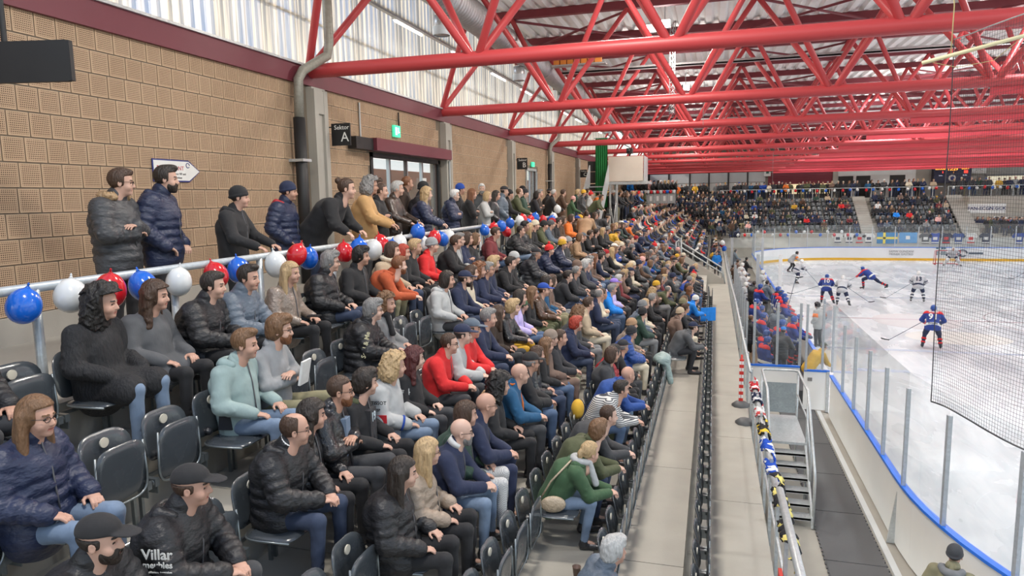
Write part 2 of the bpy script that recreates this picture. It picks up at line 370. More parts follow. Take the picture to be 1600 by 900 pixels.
def head_parts(lod):
    if lod in HEADS: return HEADS[lod]
    h = (.0056, .013, .028)[lod]
    f = Field((-.15, -.12, -.27), (.16, .12, .16), h)
    f.ell((-.012, 0, .03), (.100, .077, .095), .02); f.ell((.030, 0, -.048), (.064, .056, .072), .04)
    f.cone((-.01, 0, -.07), (-.055, 0, -.20), .052, .060, .03)
    f.ell((.064, 0, -.100), (.022, .026, .018), .02)
    if lod < 2:
        f.ell((.080, .030, -.002), (.016, .017, .012), .008, op='s'); f.ell((.080, -.030, -.002), (.016, .017, .012), .008, op='s')
        f.cone((.086, 0, .004), (.104, 0, -.034), .008, .013, .012); f.ell((.096, 0, -.040), (.013, .018, .009), .008)
        f.ell((.076, 0, .020), (.018, .046, .010), .012); f.ell((.082, 0, -.068), (.012, .026, .010), .006)
        f.ell((.086, 0, -.0685), (.014, .022, .0018), .004, op='s')
        for s in (1, -1):
            f.ell((.070, .031*s, -.002), (.013, .014, .011), .004)
            f.ell((-.008, .079*s, -.012), (.019, .009, .031), .006); f.ell((-.004, .088*s, -.010), (.010, .006, .018), .004, op='s')
            f.ell((.055, .045*s, -.045), (.025, .018, .025), .02)
    V, Q = f.net(); c = V[Q].mean(1); I = np.zeros(len(Q), int)
    if lod < 2:
        for s in (1, -1): I[(np.abs(c[:, 1]-.031*s) < .011) & (np.abs(c[:, 2]+.002) < .0062) & (c[:, 0] > .072)] = 1
        I[(np.abs(c[:, 1]) < .022) & (c[:, 2] < -.060) & (c[:, 2] > -.077) & (c[:, 0] > .080)] = 2
        for s in (1, -1): I[(np.abs(c[:, 1]-.031*s) < .019) & (np.abs(c[:, 2]-.0235) < .005) & (c[:, 0] > .072)] = 3
    HEADS[lod] = (V, Q, I); return HEADS[lod]
CACHE = {}
def frame_to(d, nrm):
    d = np.array(d, float); d /= np.linalg.norm(d); z = np.array(nrm, float); z = z-d*z.dot(d); z /= np.linalg.norm(z); y = np.cross(z, d)
    return np.stack([d, y, z], 1)
def body_mesh(pose, turn, lod, bare_hands=True):
    key = ('body', pose, turn, lod, bare_hands)
    if key in CACHE: return CACHE[key]
    st = pose in ('rail', 'pocket', 'fold', 'stoop', 'skate', 'glide', 'lunge', 'goalie')
    f = Field((-.95, -.68, -.02), (1.05, .68, 1.75 if st else 1.3), (.024, .03, .055)[lod])
    P = POSES[pose]
    f.cone(P['pel'], P['ch'], .10, .10, .04, 1.15); f.cone(P['ch'], P['nb'], .09, .05, .04)
    for s in (1, -1):
        a = [J(pose, n, s) for n in ('sh', 'el', 'wr', 'hip', 'kn', 'an', 'toe')]
        f.cone(a[0], a[1], .036, .030, .02); f.cone(a[1], a[2], .030, .024, .02); f.cone(P['ch'], a[0], .05, .04, .03)
        f.cone(a[3], a[4], .055, .036, .03); f.cone(a[4], a[5], .036, .028, .02); f.cone(a[5], a[6]*[1, 1, 1]+[-.03, 0, .01], .03, .02, .02)
    V, Q = f.net(); parts = [(V, Q, np.zeros(len(Q), int))]
    hv, hq, hi = head_parts(lod); R = rotm(turn, .06)
    parts.append((hv @ R.T+np.array(P['hd']), hq, hi))
    if bare_hands:
        for s in (1, -1):
            V, Q = hand_parts(lod); V = V.copy(); Q = Q.copy()
            if s > 0: V[:, 1] *= -1; Q = Q[:, ::-1]
            fd = np.array(P.get('R_fd' if s < 0 and 'R_fd' in P else 'fd'), float)
            if s < 0 and 'R_fd' not in P: fd = fd*[1, -1, 1]
            M = frame_to(fd, (.15, 0, 1) if abs(fd[2]) < .8 else (1, 0, 0)); w = J(pose, 'wr', s)
            parts.append((V @ M.T+w+fd/np.linalg.norm(fd)*.02, Q, np.zeros(len(Q), int)))
    V, Q, I = joinp(parts); me = np_mesh('person_body', V, Q, I); CACHE[key] = me; return me
def bounds(pose): return ((-.95, -.7, -.05), (1.1, .7, 1.78)) if pose in ('skate', 'glide', 'lunge', 'goalie') else ((-.35, -.45, .02), (.95, .45, 1.2)) if pose in ('lap', 'clasp', 'lean', 'cross', 'think') else ((-.42, -.48, .02), (.65, .48, 1.62))
def jacket_mesh(pose, style, lod):
    key = ('jacket', pose, style, lod)
    if key in CACHE: return CACHE[key]
    lo, hi = bounds(pose); f = Field(lo, hi, (.0125, .024, .05)[lod]); P = POSES[pose]
    g = {'slim': -.002, 'coat': .020, 'puffer': .030, 'jersey': .030, 'cloth': .012, 'longcoat': .020}[style]; q = .018 if style == 'puffer' and lod < 2 else 0
    pel = np.array(P['pel'], float); ch = np.array(P['ch'], float); nb = np.array(P['nb'], float)
    low = pel+(pel-ch)*.16
    f.cone(low, ch, .158+g, .168+g, .03, 1.16, q); f.cone(ch, nb-[0, 0, .03], .160+g, .080, .05, 1.2)
    if style in ('coat', 'puffer', 'jersey', 'longcoat'):
        f.cone(pel, J(pose, 'hip', 1)+(J(pose, 'kn', 1)-J(pose, 'hip', 1))*(.45 if style == 'coat' else .85 if style == 'longcoat' else .18), .155+g, .135 if style != 'longcoat' else .12, .05)
        f.cone(pel, J(pose, 'hip', -1)+(J(pose, 'kn', -1)-J(pose, 'hip', -1))*(.45 if style == 'coat' else .85 if style == 'longcoat' else .18), .155+g, .135 if style != 'longcoat' else .12, .05)
    for s in (1, -1):
        a = [J(pose, n, s) for n in ('sh', 'el', 'wr')]
        f.cone(a[0]*[1, .85, 1]+[0, 0, -.01], nb-[0, 0, .07], .078+g, .07, .05)
        f.cone(a[0], a[1], .074+g*.8, .063+g*.7, .03, 1, q*.7, .07); f.cone(a[1], a[2], .063+g*.7, .047+g*.5, .02, 1, q*.7, .07)
    up_ = (np.array(P['hd'])-nb); up_ /= np.linalg.norm(up_)
    f.cone(nb-up_*.02, nb+up_*.035, .080, .078, .02)
    if style == 'puffer': f.cone(nb-up_*.02, nb+up_*.055, .088, .085, .01)
    if lod == 0:
        for s in (1, -1):   # creases at the elbows and in the arm pits, folds above the hem
            e_ = J(pose, 'el', s); sh_ = J(pose, 'sh', s); wr_ = J(pose, 'wr', s)
            for i in range(5):   # raised folds wrapping the arm
                t = .55+.2*i; c = sh_+(e_-sh_)*min(t, 1)+(wr_-e_)*max(0, t-1); d_ = (e_-sh_ if t < 1 else wr_-e_); d_ = d_/np.linalg.norm(d_); a_ = np.cross(d_, [.3, .2*(-1)**i, .9]); a_ /= np.linalg.norm(a_)
                r_ = (.070 if t < 1 else .062-.008*(t-1))+g; f.cone(c+a_*r_*.9+d_*.02, c-a_*r_*.1+np.cross(d_, a_)*r_*.95-d_*.02, .011, .009, .018)
        f.ripple(.0055, 21, len(pose)); f.ripple(.0016, 46, 2)
    V, Q = f.net(); me = np_mesh('jacket', V, Q); CACHE[key] = me; return me
def legs_mesh(pose, style, lod):
    key = ('legs', pose, style, lod)
    if key in CACHE: return CACHE[key]
    lo, hi = bounds(pose); f = Field(lo, hi, (.014, .026, .05)[lod]); P = POSES[pose]
    g = {'slim': -.006, 'wide': .012, 'pads': .045}[style]
    f.ell(np.array(P['pel'])+[0, 0, 0], (.145, .165, .12), .03)
    for s in (1, -1):
        a = [J(pose, n, s) for n in ('hip', 'kn', 'an')]
        if style == 'pads':
            m = a[1]+(a[0]-a[1])*.12; f.cone(a[0], m, .12, .10, .04)
        else:
            f.cone(a[0], a[1], .092+g, .066+g, .04); f.cone(a[1], a[2]+[0, 0, -.0], .066+g, .050+g, .02)
    if lod == 0:
        for s in (1, -1):
            k_ = J(pose, 'kn', s); h_ = J(pose, 'hip', s); a_ = J(pose, 'an', s)
            for i in range(4):
                c = h_+(k_-h_)*(.12+.09*i); f.ell(c+[0, 0, .082], (.007, .08, .014), .014, np.array(Matrix.Rotation(.5*s+.15*i, 3, 'Z')), 's')
                c = a_+(k_-a_)*(.06+.10*i); f.ell(c+[.058, 0, 0], (.018, .06, .006), .014, np.array(Matrix.Rotation(.35*(-1)**i, 3, 'X')), 's') if i < 3 else None
        f.ripple(.0045, 22, 1); f.ripple(.0014, 50, 3)
    V, Q = f.net(); me = np_mesh('trousers', V, Q); CACHE[key] = me; return me
def sock_mesh(pose, s):
    key = ('sock', pose, s)
    if key in CACHE: return CACHE[key]
    lo, hi = bounds(pose); f = Field(lo, hi, .024); a = [J(pose, n, s) for n in ('hip', 'kn', 'an')]; r = .05 if pose == 'goalie' else 0
    f.cone(a[1]+(a[0]-a[1])*.16, a[1], .075+r, .078+r, .02); f.cone(a[1], a[2], .078+r, .055+r, .02); V, Q = f.net(); me = np_mesh('sock', V, Q); CACHE[key] = me; return me
def skate_mesh(pose, s):
    key = ('skate', pose, s)
    if key in CACHE: return CACHE[key]
    an = J(pose, 'an', s); toe = J(pose, 'toe', s); f = Field(np.minimum(an, toe)-.16, np.maximum(an, toe)+.16, .02)
    f.cone(an+[0, 0, .06], an-[0, 0, .03], .055, .05, .02); d = toe-an; d[2] = 0; d /= np.linalg.norm(d)
    f.cone(an-[0, 0, .05], toe-[0, 0, .02], .045, .038, .02); f.cone(an-d*.07-[0, 0, .115], an+d*.24-[0, 0, .115], .012, .012, .005); f.cone(an-[0, 0, .05], an-[0, 0, .11], .02, .016, .01); f.cone(an+d*.17-[0, 0, .05], an+d*.17-[0, 0, .11], .02, .016, .01)
    V, Q = f.net(); me = np_mesh('skate', V, Q); CACHE[key] = me; return me
def shoe_mesh(pose, s, lod):
    key = ('shoe', pose, s, lod)
    if key in CACHE: return CACHE[key]
    an = J(pose, 'an', s); toe = J(pose, 'toe', s); d = toe-an; d[2] = 0; d /= np.linalg.norm(d)
    f = Field(np.minimum(an, toe)-.12, np.maximum(an, toe)+.12, (.010, .02, .04)[lod])
    f.cone(an, an-[0, 0, .045], .048, .045, .02); f.cone(an-d*.02-[0, 0, .05], toe+d*.01-[0, 0, .0], .044, .036, .025); z0 = an[2]-.098
    f.cut(lambda x, y, z: z0-z+x*0, .006); V, Q = f.net(); me = np_mesh('shoe', V, Q); CACHE[key] = me; return me
def hair_mesh(kind, lod):
    """in head coordinates, +x is the face"""
    key = ('hair', kind, lod)
    if key in CACHE: return CACHE[key]
    f = Field((-.24, -.19, -.42), (.22, .19, .26), (.0075, .015, .032)[lod]); h = f.h
    C = (-.012, 0, .034)
    def shell(g, k=.01): f.ell(C, (.100+g, .077+g, .095+g), k)
    def face(zf=.058, xf=.035):   # keep the face and the front free
        f.cut(lambda x, y, z: np.minimum(x-xf+0*y, zf-z+.25*(x-.06)+0*y), .012)
    if kind == 'short':
        shell(.012); f.ell((.03, 0, .10), (.07, .06, .036), .02); face(.066, .03); f.cut(lambda x, y, z: -.062-z+.55*(x+.02)+0*y, .012)
    elif kind == 'quiff':
        shell(.013); f.ell((.045, 0, .112), (.06, .055, .034), .02); face(.070, .028); f.cut(lambda x, y, z: -.05-z+.6*(x+.02)+0*y, .012)
    elif kind == 'crop':
        shell(.006); face(.075, .025); f.cut(lambda x, y, z: -.055-z+.6*(x+.02)+0*y, .010)
    elif kind == 'balding':
        shell(.008); f.ell((.02, 0, .13), (.10, .055, .060), .01, op='s'); face(.2, .02); f.cut(lambda x, y, z: -.065-z+.5*(x+.02)+0*y, .010)
    elif kind == 'shaggy':
        shell(.022); f.ell((-.06, 0, -.03), (.07, .085, .08), .03); f.ell((.04, 0, .11), (.07, .07, .04), .02); face(.060, .04); f.ripple(.006, 60, 3)
    elif kind in ('long', 'wavy'):
        g = .014 if kind == 'long' else .024
        shell(g); f.ell((-.075, 0, -.12), (.060, .10, .20), .04)
        for s in (1, -1): f.cone((-.03, .085*s, .02), (-.02, .10*s, -.26), .035, .030, .03)
        if kind == 'wavy': f.ripple(.010, 48, 2)
        face(.066, .045)
    elif kind == 'bob':
        shell(.018); f.ell((-.045, 0, -.05), (.085, .10, .105), .04); face(.066, .042); f.cut(lambda x, y, z: -.135-z+0*x+0*y, .02)
    elif kind in ('curly', 'frizz'):
        g = .04 if kind == 'curly' else .055
        shell(g); f.ell((-.07, 0, -.10 if kind == 'frizz' else -.06), (.10, .14, .20 if kind == 'frizz' else .11), .04); f.ripple(.016, 62, 1); f.ripple(.006, 120, 2); face(.082, .028)
    elif kind == 'bun':
        shell(.009); f.ell((-.108, 0, .095), (.044, .042, .042), .008); face(.070, .03); f.cut(lambda x, y, z: -.075-z+.5*(x+.02)+0*y, .01)
    elif kind == 'tail':
        shell(.010); f.ell((-.12, 0, .02), (.03, .03, .035), .02); f.cone((-.13, 0, .01), (-.13, 0, -.20), .030, .020, .02); f.ripple(.004, 60, 2); face(.070, .035)
    elif kind in ('beanie', 'bobble'):
        f.ell((-.018, 0, .045), (.112, .090, .102), .01); f.ell((-.02, 0, .018), (.118, .096, .032), .012, np.array(Matrix.Rotation(-.22, 3, 'Y')))
        if kind == 'bobble': f.ell((-.03, 0, .175), (.036, .036, .034), .004); f.ripple(.002, 150, 1)
        f.cut(lambda x, y, z: -.012-z+.34*(x+.02)+0*y, .01)
    elif kind == 'hood':
        f.ell((-.02, 0, .03), (.128, .115, .128), .01); f.ell((-.05, 0, -.09), (.11, .13, .11), .04)
        f.ell((.06, 0, -.02), (.10, .072, .11), .01, op='s'); f.cut(lambda x, y, z: x-.075+0*y+0*z, .02)
    elif kind == 'cap':
        f.ell((-.012, 0, .050), (.112, .088, .088), .01); f.cut(lambda x, y, z: .040-z+.06*x+0*y, .006)
        f.ell((.115, 0, .044), (.085, .070, .010), .012, np.array(Matrix.Rotation(.10, 3, 'Y')))
    elif kind == 'helmet':
        f.ell((-.012, 0, .045), (.125, .105, .105), .01); f.ell((-.03, 0, -.01), (.11, .11, .08), .02); face(.055, .055); f.cut(lambda x, y, z: -.06-z+0*x+0*y, .01)
    elif kind == 'capback':   # the hair showing under a cap or a hat
        shell(.009); f.cut(lambda x, y, z: z-.03+0*x+0*y, .01); face(.2, .03); f.cut(lambda x, y, z: -.065-z+.5*(x+.02)+0*y, .01)
    elif kind == 'longback':
        f.ell((-.070, 0, -.11), (.060, .095, .19), .04)
        for s in (1, -1): f.cone((-.02, .080*s, .0), (-.01, .095*s, -.22), .03, .025, .03)
        f.cut(lambda x, y, z: z-.04+0*x+0*y, .01)
    elif kind == 'beard':
        f.ell((.034, 0, -.060), (.070, .064, .074), .02); f.ell((.068, 0, -.110), (.026, .032, .026), .02)
        f.cut(lambda x, y, z: z+.045-.35*np.abs(y)+0*x, .008); f.cut(lambda x, y, z: .005-x-.3*z*0+0*y, .01)
        f.ell((.092, 0, -.0685), (.02, .020, .007), .004, op='s')
    V, Q = f.net(); me = np_mesh(kind, V, Q); CACHE[key] = me; return me
def hood_mesh(pose, kind, lod):
    key = ('hood', pose, kind, lod)
    if key in CACHE: return CACHE[key]
    P = POSES[pose]; nb = np.array(P['nb'], float); f = Field(nb-.22, nb+.22, (.009, .018, .04)[lod])
    if kind == 'fur':
        for i in range(14):
            t = -2.3+4.6*i/13; f.ell(nb+[-.03-.085*math.cos(t)+.02, .125*math.sin(t), .035+.01*math.cos(t)], (.042, .042, .042), .02)
        f.ripple(.010, 110, 1); f.ripple(.006, 170, 3)
    else:
        f.ell(nb+[-.085, 0, -.01], (.085, .125, .065), .02); f.cone(nb+[.02, .10, .0], nb+[-.06, .11, .02], .03, .045, .03); f.cone(nb+[.02, -.10, .0], nb+[-.06, -.11, .02], .03, .045, .03)
        f.ell(nb+[-.04, 0, .06], (.07, .085, .06), .02, op='s')
    V, Q = f.net(); me = np_mesh('hood', V, Q); CACHE[key] = me; return me
def collar_mesh(pose):
    key = ('collar', pose)
    if key in CACHE: return CACHE[key]
    P = POSES[pose]; nb = Vector(P['nb']); u = (Vector(P['hd'])-nb).normalized(); a = u.cross(Vector((0, 1, 0))).normalized(); b = Vector((0, 1, 0)); mb = MB(); n = 22
    for k, (r0, r1, h0, h1) in enumerate(((.088, .080, .01, .062),)):
        vs = []; fs = []
        for i in range(n+1):
            t = .35+(2*math.pi-.7)*i/n - math.pi; dip = .018*math.cos(t)
            for r, h in ((r0, h0), (r1, h1+dip*-.6), (r1-.010, h1+dip*-.6), (r1-.012, h0)):
                vs.append(nb-u*.01+(a*(-math.cos(t))+b*math.sin(t))*r+u*h)
        for i in range(n):
            for j in range(4): fs.append((i*4+j, i*4+(j+1) % 4, (i+1)*4+(j+1) % 4, (i+1)*4+j))
        fs += [(3, 2, 1, 0), (4*n, 4*n+1, 4*n+2, 4*n+3)]; mb.add(vs, fs, 0, True)
    CACHE[key] = mb.mesh('collar'); return CACHE[key]
def zip_mesh(pose, style):
    key = ('zip', pose, style)
    if key in CACHE: return CACHE[key]
    P = POSES[pose]; pel = Vector(P['pel']); ch = Vector(P['ch']); nb = Vector(P['nb']); g = {'coat': .020, 'puffer': .030, 'cloth': .012}.get(style, 0)
    u = (ch-pel).normalized(); f_ = Vector((u.z, 0, -u.x)); mb = MB()
    mb.tube([nb+f_*.086+Vector((0, 0, .03)), nb+f_*.098-u*.05, ch+f_*(.172+g), ch.lerp(pel, .5)+f_*(.168+g), pel+f_*(.165+g)+u*.04], .006, 6); CACHE[key] = mb.mesh('zip'); return CACHE[key]
def glasses_mesh():
    if 'gl' in CACHE: return CACHE['gl']
    mb = MB()
    for s in (1, -1):
        mb.tube([(.096, (.031+.022*math.cos(t))*s, -.002+.017*math.sin(t)) for t in [i*math.pi/6 for i in range(13)]], .0022, 5)
        mb.tube([(.094, .052*s, .004), (.05, .078*s, .006), (-.01, .086*s, .004)], .0022, 5)
    mb.tube([(.099, -.009, 0), (.102, 0, .003), (.099, .009, 0)], .002, 5); CACHE['gl'] = mb.mesh('glasses'); return CACHE['gl']

HATS = ('beanie', 'bobble', 'cap', 'hood', 'helmet')
PEOPLE = []
def person(loc, pose, jk, jc, tc, hair, hc, label, yaw=0., turn=.35, scale=1., skin=0, lod=0, group=None, hat=None, beard=None, glasses=False, hood=None, tk='slim', hoodc=None, shoec='ink', name='person', jkind=None, tkind=None):
    """one figure: the body is the top-level mesh, clothes and hair are its children"""
    turn = round(turn/.25)*.25
    b = link('person', body_mesh(pose, turn, lod), None, [smat(skin), mat('eye', (.03, .02, .015), .25), mat('lips', (.42, .16, .13), .5), hmat(hc if hair not in ('bald',) else 'brown')], loc, (0, 0, yaw), scale)
    b.name = name
    style = {'cloth': 'cloth', 'puffer': 'puffer', 'leather': 'cloth', 'coat': 'coat', 'knit': 'slim', 'stripe': 'slim', 'jersey': 'jersey', 'furcoat': 'longcoat'}[jk]
    kind = jkind or {'coat': 'cloth', 'furcoat': 'hair', 'jersey': 'cloth', 'knit': 'cloth'}.get(jk, jk)
    j = link('jacket', jacket_mesh(pose, style, lod), b, [cmat(jc, kind)])
    tkind = tkind or ('denim' if tc in ('denim', 'indigo', 'sky') else 'cloth')
    link('trousers', legs_mesh(pose, tk, lod), b, [cmat(tc, tkind)])
    if lod < 2:
        for s in (1, -1): link('shoe', shoe_mesh(pose, s, lod), b, [cmat(shoec, 'leather')])
    P = POSES[pose]; hd = Vector(P['hd']); R = (Matrix.Rotation(turn, 3, 'Z') @ Matrix.Rotation(.06, 3, 'Y')).to_euler()
    def onhead(nm, me, m): return link(nm, me, b, [m], hd, R)
    if hair != 'bald': onhead('hair', hair_mesh(hair, lod), hmat(hc))
    if hat:
        k, c = hat.split(':'); onhead({'beanie': 'beanie', 'bobble': 'bobble_hat', 'cap': 'cap', 'hood': 'hood', 'helmet': 'helmet'}[k], hair_mesh(k, lod), cmat(c, 'cloth') if k != 'helmet' else mat('helmet_'+c, COLORS[c], .25, 0, 'plastic'))
    if beard: onhead('beard', hair_mesh('beard', lod), hmat(beard))
    if glasses and lod == 0: onhead('glasses', glasses_mesh(), mat('spectacle_frame', (.02, .018, .016), .3))
    if lod == 0 and jk in ('cloth', 'puffer', 'leather', 'coat', 'knit'): link('collar', collar_mesh(pose), b, [cmat(jc, kind)])
    if lod == 0 and jk in ('cloth', 'puffer', 'leather'): link('zip', zip_mesh(pose, style), b, [mat('zip_metal', (.12, .12, .13), .4, .5)])
    if hood: link('hood', hood_mesh(pose, hood, lod), b, [hmat('fur') if hood == 'fur' else cmat(hoodc or jc, kind)])
    tag(b, label, 'person', group); PEOPLE.append(b); return b
# ---------------------------------------------------------------- shared materials of the hall
CONC = mat('concrete', (.38, .36, .315), .85, 0, 'concrete'); CONC_D = mat('concrete_riser', (.27, .255, .225), .9, 0, 'concrete')
CONC_P = mat('concrete_pier', (.40, .38, .34), .85, 0, 'concrete'); CONC_W = mat('pale_concrete', (.52, .52, .49), .85, 0, 'concrete')
GALV = mat('galvanised_steel', (.52, .55, .56), .38, .35, 'galv'); STEEL = mat('duct_steel', (.50, .50, .51), .4, .6, 'galv')
MAROON = mat('maroon_paint', (.155, .03, .045), .5, 0, 'paint'); REDP = mat('red_steel_paint', (.50, .055, .062), .4, 0, 'paint', .5)
REDB = mat('red_board', (.60, .05, .07), .5, 0, 'paint', .5); DKRED = mat('top_chord_red', (.20, .03, .042), .5, 0, 'paint', .5)
BLACKP = mat('black_panel', (.012, .012, .013), .5, 0, 'plastic'); WHITEP = mat('white_board', (.74, .75, .75), .35, 0, 'paint', .4)
BLUEP = mat('blue_cap_rail', (.015, .16, .72), .35, 0, 'paint'); YELP = mat('yellow_kick_strip', (.72, .40, .02), .5, 0, 'paint')
RUB = mat('rubber_mat', (.10, .102, .105), .6, 0, 'rubber'); WHITE = mat('white_plain', (.75, .75, .73), .6)
GREY = mat('grey_plain', (.2, .2, .2), .6)
def glass_mat(name, col, alpha_rough=.05, mixv=.14):
    m, t, b = newmat(name); N, L = t.nodes, t.links; N.remove(b)
    o = [n for n in N if n.type == 'OUTPUT_MATERIAL'][0]
    tr = N.new('ShaderNodeBsdfTransparent'); tr.inputs[0].default_value = (*col, 1)
    gl = N.new('ShaderNodeBsdfGlossy'); gl.inputs['Roughness'].default_value = alpha_rough
    lw_ = N.new('ShaderNodeLayerWeight'); pw_ = N.new('ShaderNodeMath'); pw_.operation = 'POWER'; pw_.inputs[1].default_value = 4; L.new(lw_.outputs['Facing'], pw_.inputs[0]); fr = N.new('ShaderNodeMath'); fr.operation = 'MULTIPLY_ADD'; fr.inputs[1].default_value = .45; fr.inputs[2].default_value = .02; L.new(pw_.outputs[0], fr.inputs[0])
    df = N.new('ShaderNodeBsdfDiffuse'); df.inputs[0].default_value = (.85, .87, .89, 1)
    m1 = N.new('ShaderNodeMixShader'); L.new(fr.outputs[0], m1.inputs[0]); L.new(tr.outputs[0], m1.inputs[1]); L.new(gl.outputs[0], m1.inputs[2])
    m2 = N.new('ShaderNodeMixShader'); m2.inputs[0].default_value = mixv; L.new(m1.outputs[0], m2.inputs[1]); L.new(df.outputs[0], m2.inputs[2])
    L.new(m2.outputs[0], o.inputs[0]); return m
GLASS = glass_mat('rink_glass', (.97, .985, .985), .05, .035); WGLASS = glass_mat('window_glass', (.85, .9, .92), .03, .05)

# ---------------------------------------------------------------- ground, ice, terraces
ZI, ZD, XW, YF = -6.3, -1.55, -7.6, 84.0
def ice_mat():
    m, t, b = newmat('ice'); N, L = t.nodes, t.links; b.inputs['Roughness'].default_value = .16
    tc = N.new('ShaderNodeTexCoord')
    def nz(scale, sc, det=5):
        mp = N.new('ShaderNodeMapping'); mp.inputs['Scale'].default_value = sc; mp.inputs['Rotation'].default_value = (0, 0, .3); L.new(tc.outputs['Object'], mp.inputs[0])
        n = N.new('ShaderNodeTexNoise'); n.inputs['Scale'].default_value = scale; n.inputs['Detail'].default_value = det; n.inputs['Distortion'].default_value = 1.2; L.new(mp.outputs[0], n.inputs[0]); return n
    a = nz(.5, (1, .35, 1)); c = nz(3.5, (1, .2, 1), 6)
    r = N.new('ShaderNodeValToRGB'); r.color_ramp.elements[0].position = .36; r.color_ramp.elements[0].color = (.52, .55, .57, 1)
    r.color_ramp.elements[1].position = .62; r.color_ramp.elements[1].color = (.69, .71, .715, 1); L.new(a.outputs[0], r.inputs[0])
    r2 = N.new('ShaderNodeValToRGB'); r2.color_ramp.elements[0].position = .35; r2.color_ramp.elements[0].color = (.86, .88, .9, 1); r2.color_ramp.elements[1].position = .6; r2.color_ramp.elements[1].color = (1, 1, 1, 1); L.new(c.outputs[0], r2.inputs[0])
    mx = N.new('ShaderNodeMix'); mx.data_type = 'RGBA'; mx.blend_type = 'MULTIPLY'; mx.inputs[0].default_value = 1; L.new(r.outputs[0], mx.inputs[6]); L.new(r2.outputs[0], mx.inputs[7]); L.new(mx.outputs[2], b.inputs['Base Color'])
    mr = N.new('ShaderNodeMapRange'); mr.inputs[3].default_value = .08; mr.inputs[4].default_value = .45; L.new(a.outputs[0], mr.inputs[0]); L.new(mr.outputs[0], b.inputs['Roughness'])
    return m
# board line: straight, near corner arc, near end, far corner arc, far end
BX0, BX1, BY0, BY1, RC = 3.3, 31.3, 4.7, 70.3, 8.5
def board_line(n=14):
    p = []
    for i in range(n+1):
        t = math.pi*1.5-(math.pi/2)*i/n; p.append((BX0+RC+RC*math.cos(t), BY0+RC+RC*math.sin(t)))
    near = p
    far = []
    for i in range(n+1):
        t = math.pi-(math.pi/2)*i/n; far.append((BX0+RC+RC*math.cos(t), BY1-RC+RC*math.sin(t)))
    return near, far
near, far = board_line()
outline = [(BX1, BY0)]+near+far+[(BX1, BY1)]
mb = MB(); mb.add([(x, y, ZI) for x, y in outline], [tuple(range(len(outline)))[::-1]]); struct('floor_ice', mb, [ice_mat()])
def flat(name, pts, m, z): q = MB(); q.add([(x, y, z) for x, y in pts], [tuple(range(len(pts)))]); return tag(q.build(name, [m]), kind='structure')
iceline = mat('ice_line_red', (.58, .50, .52), .2); iceblue = mat('ice_line_blue', (.50, .56, .66), .2)
def disc(name, cx, cy, rx, ry, m, z, hole=0):
    n = 40; q = MB()
    if hole:
        vs = []
        for k in range(n):
            t = 2*math.pi*k/n; vs.append((cx+rx*math.cos(t), cy+ry*math.sin(t), z)); vs.append((cx+(rx-hole)*math.cos(t), cy+(ry-hole)*math.sin(t), z))
        q.add(vs, [(2*k, (2*k+2) % (2*n), (2*k+3) % (2*n), 2*k+1) for k in range(n)])
    else: q.add([(cx+rx*math.cos(2*math.pi*k/n), cy+ry*math.sin(2*math.pi*k/n), z) for k in range(n)], [tuple(range(n))])
    return tag(q.build(name, [m]), kind='structure')
for y, m, w in ((37.5, iceline, .3), (30.0, iceblue, .3), (45.2, iceblue, .3), (66.3, iceline, .06)):
    flat('floor_line', [(BX0+.1, y), (BX1-.1, y), (BX1-.1, y+w), (BX0+.1, y+w)], m, ZI+.004)
for cx, cy in ((10.3, 14.2), (10.3, 60.8), (24.3, 60.8), (17.3, 37.6)): disc('floor_circle', cx, cy, 4.5, 4.5, iceline, ZI+.004, .06)
disc('floor_advert', 9.6, 37.2, 1.9, 2.2, mat('faded_pink_print', (.64, .62, .62), .25), ZI+.003); disc('floor_advert', 10.2, 33.2, 2.0, 1.5, mat('faded_yellow_print', (.67, .665, .62), .25), ZI+.003)
disc('floor_advert', 11.5, 19.5, 1.8, 1.2, mat('faded_blue_print', (.60, .66, .76), .25), ZI+.003); disc('floor_advert', 13.4, 25.2, 2.0, 1.1, mat('faded_pink_print', (.7, .6, .6), .25), ZI+.003)
# hall ground
mb = MB(); mb.box((-8.5, -3, ZI-.3), (BX1+3, 90, ZI-.02)); struct('floor', mb, [CONC])
# stand treads and risers: seven rows
XB = [-4.81, -4.05, -3.29, -2.53, -1.77, -1.00, -.10]; TZ = [-1.93-.446*k for k in range(7)]
YN, YE = -1.2, 74.3
for k in range(7):
    xb = XB[k]-.14; xf = (XB[k+1]-.14) if k < 6 else .80
    mb = MB(); y = YN; i = 0
    segs = []
    while y < YE: segs.append((y, min(y+2.9, YE))); y += 2.9
    t = empty('terrace_step', (0, 0, 0)); tag(t, kind='structure')
    s = MB()
    for a, b in segs: s.box((xb, a+.006, TZ[k]-.5), (xf-.002, b-.006, TZ[k]))
    s.box((xb, YN, TZ[k]-.6), (xf-.03, YE, TZ[k]-.02)); s.build('tread', [CONC], t)
# upper deck and its kerb, stair of the upper deck left out of the rows
mb = MB(); mb.box((XW-.4, YN, ZD-.4), (-4.93, YF, ZD)); struct('floor_upper', mb, [CONC])
mb = MB(); mb.box((XW, YN, ZD), (XW+.07, 82, -1.24)); struct('trim_1', mb, [CONC_P])
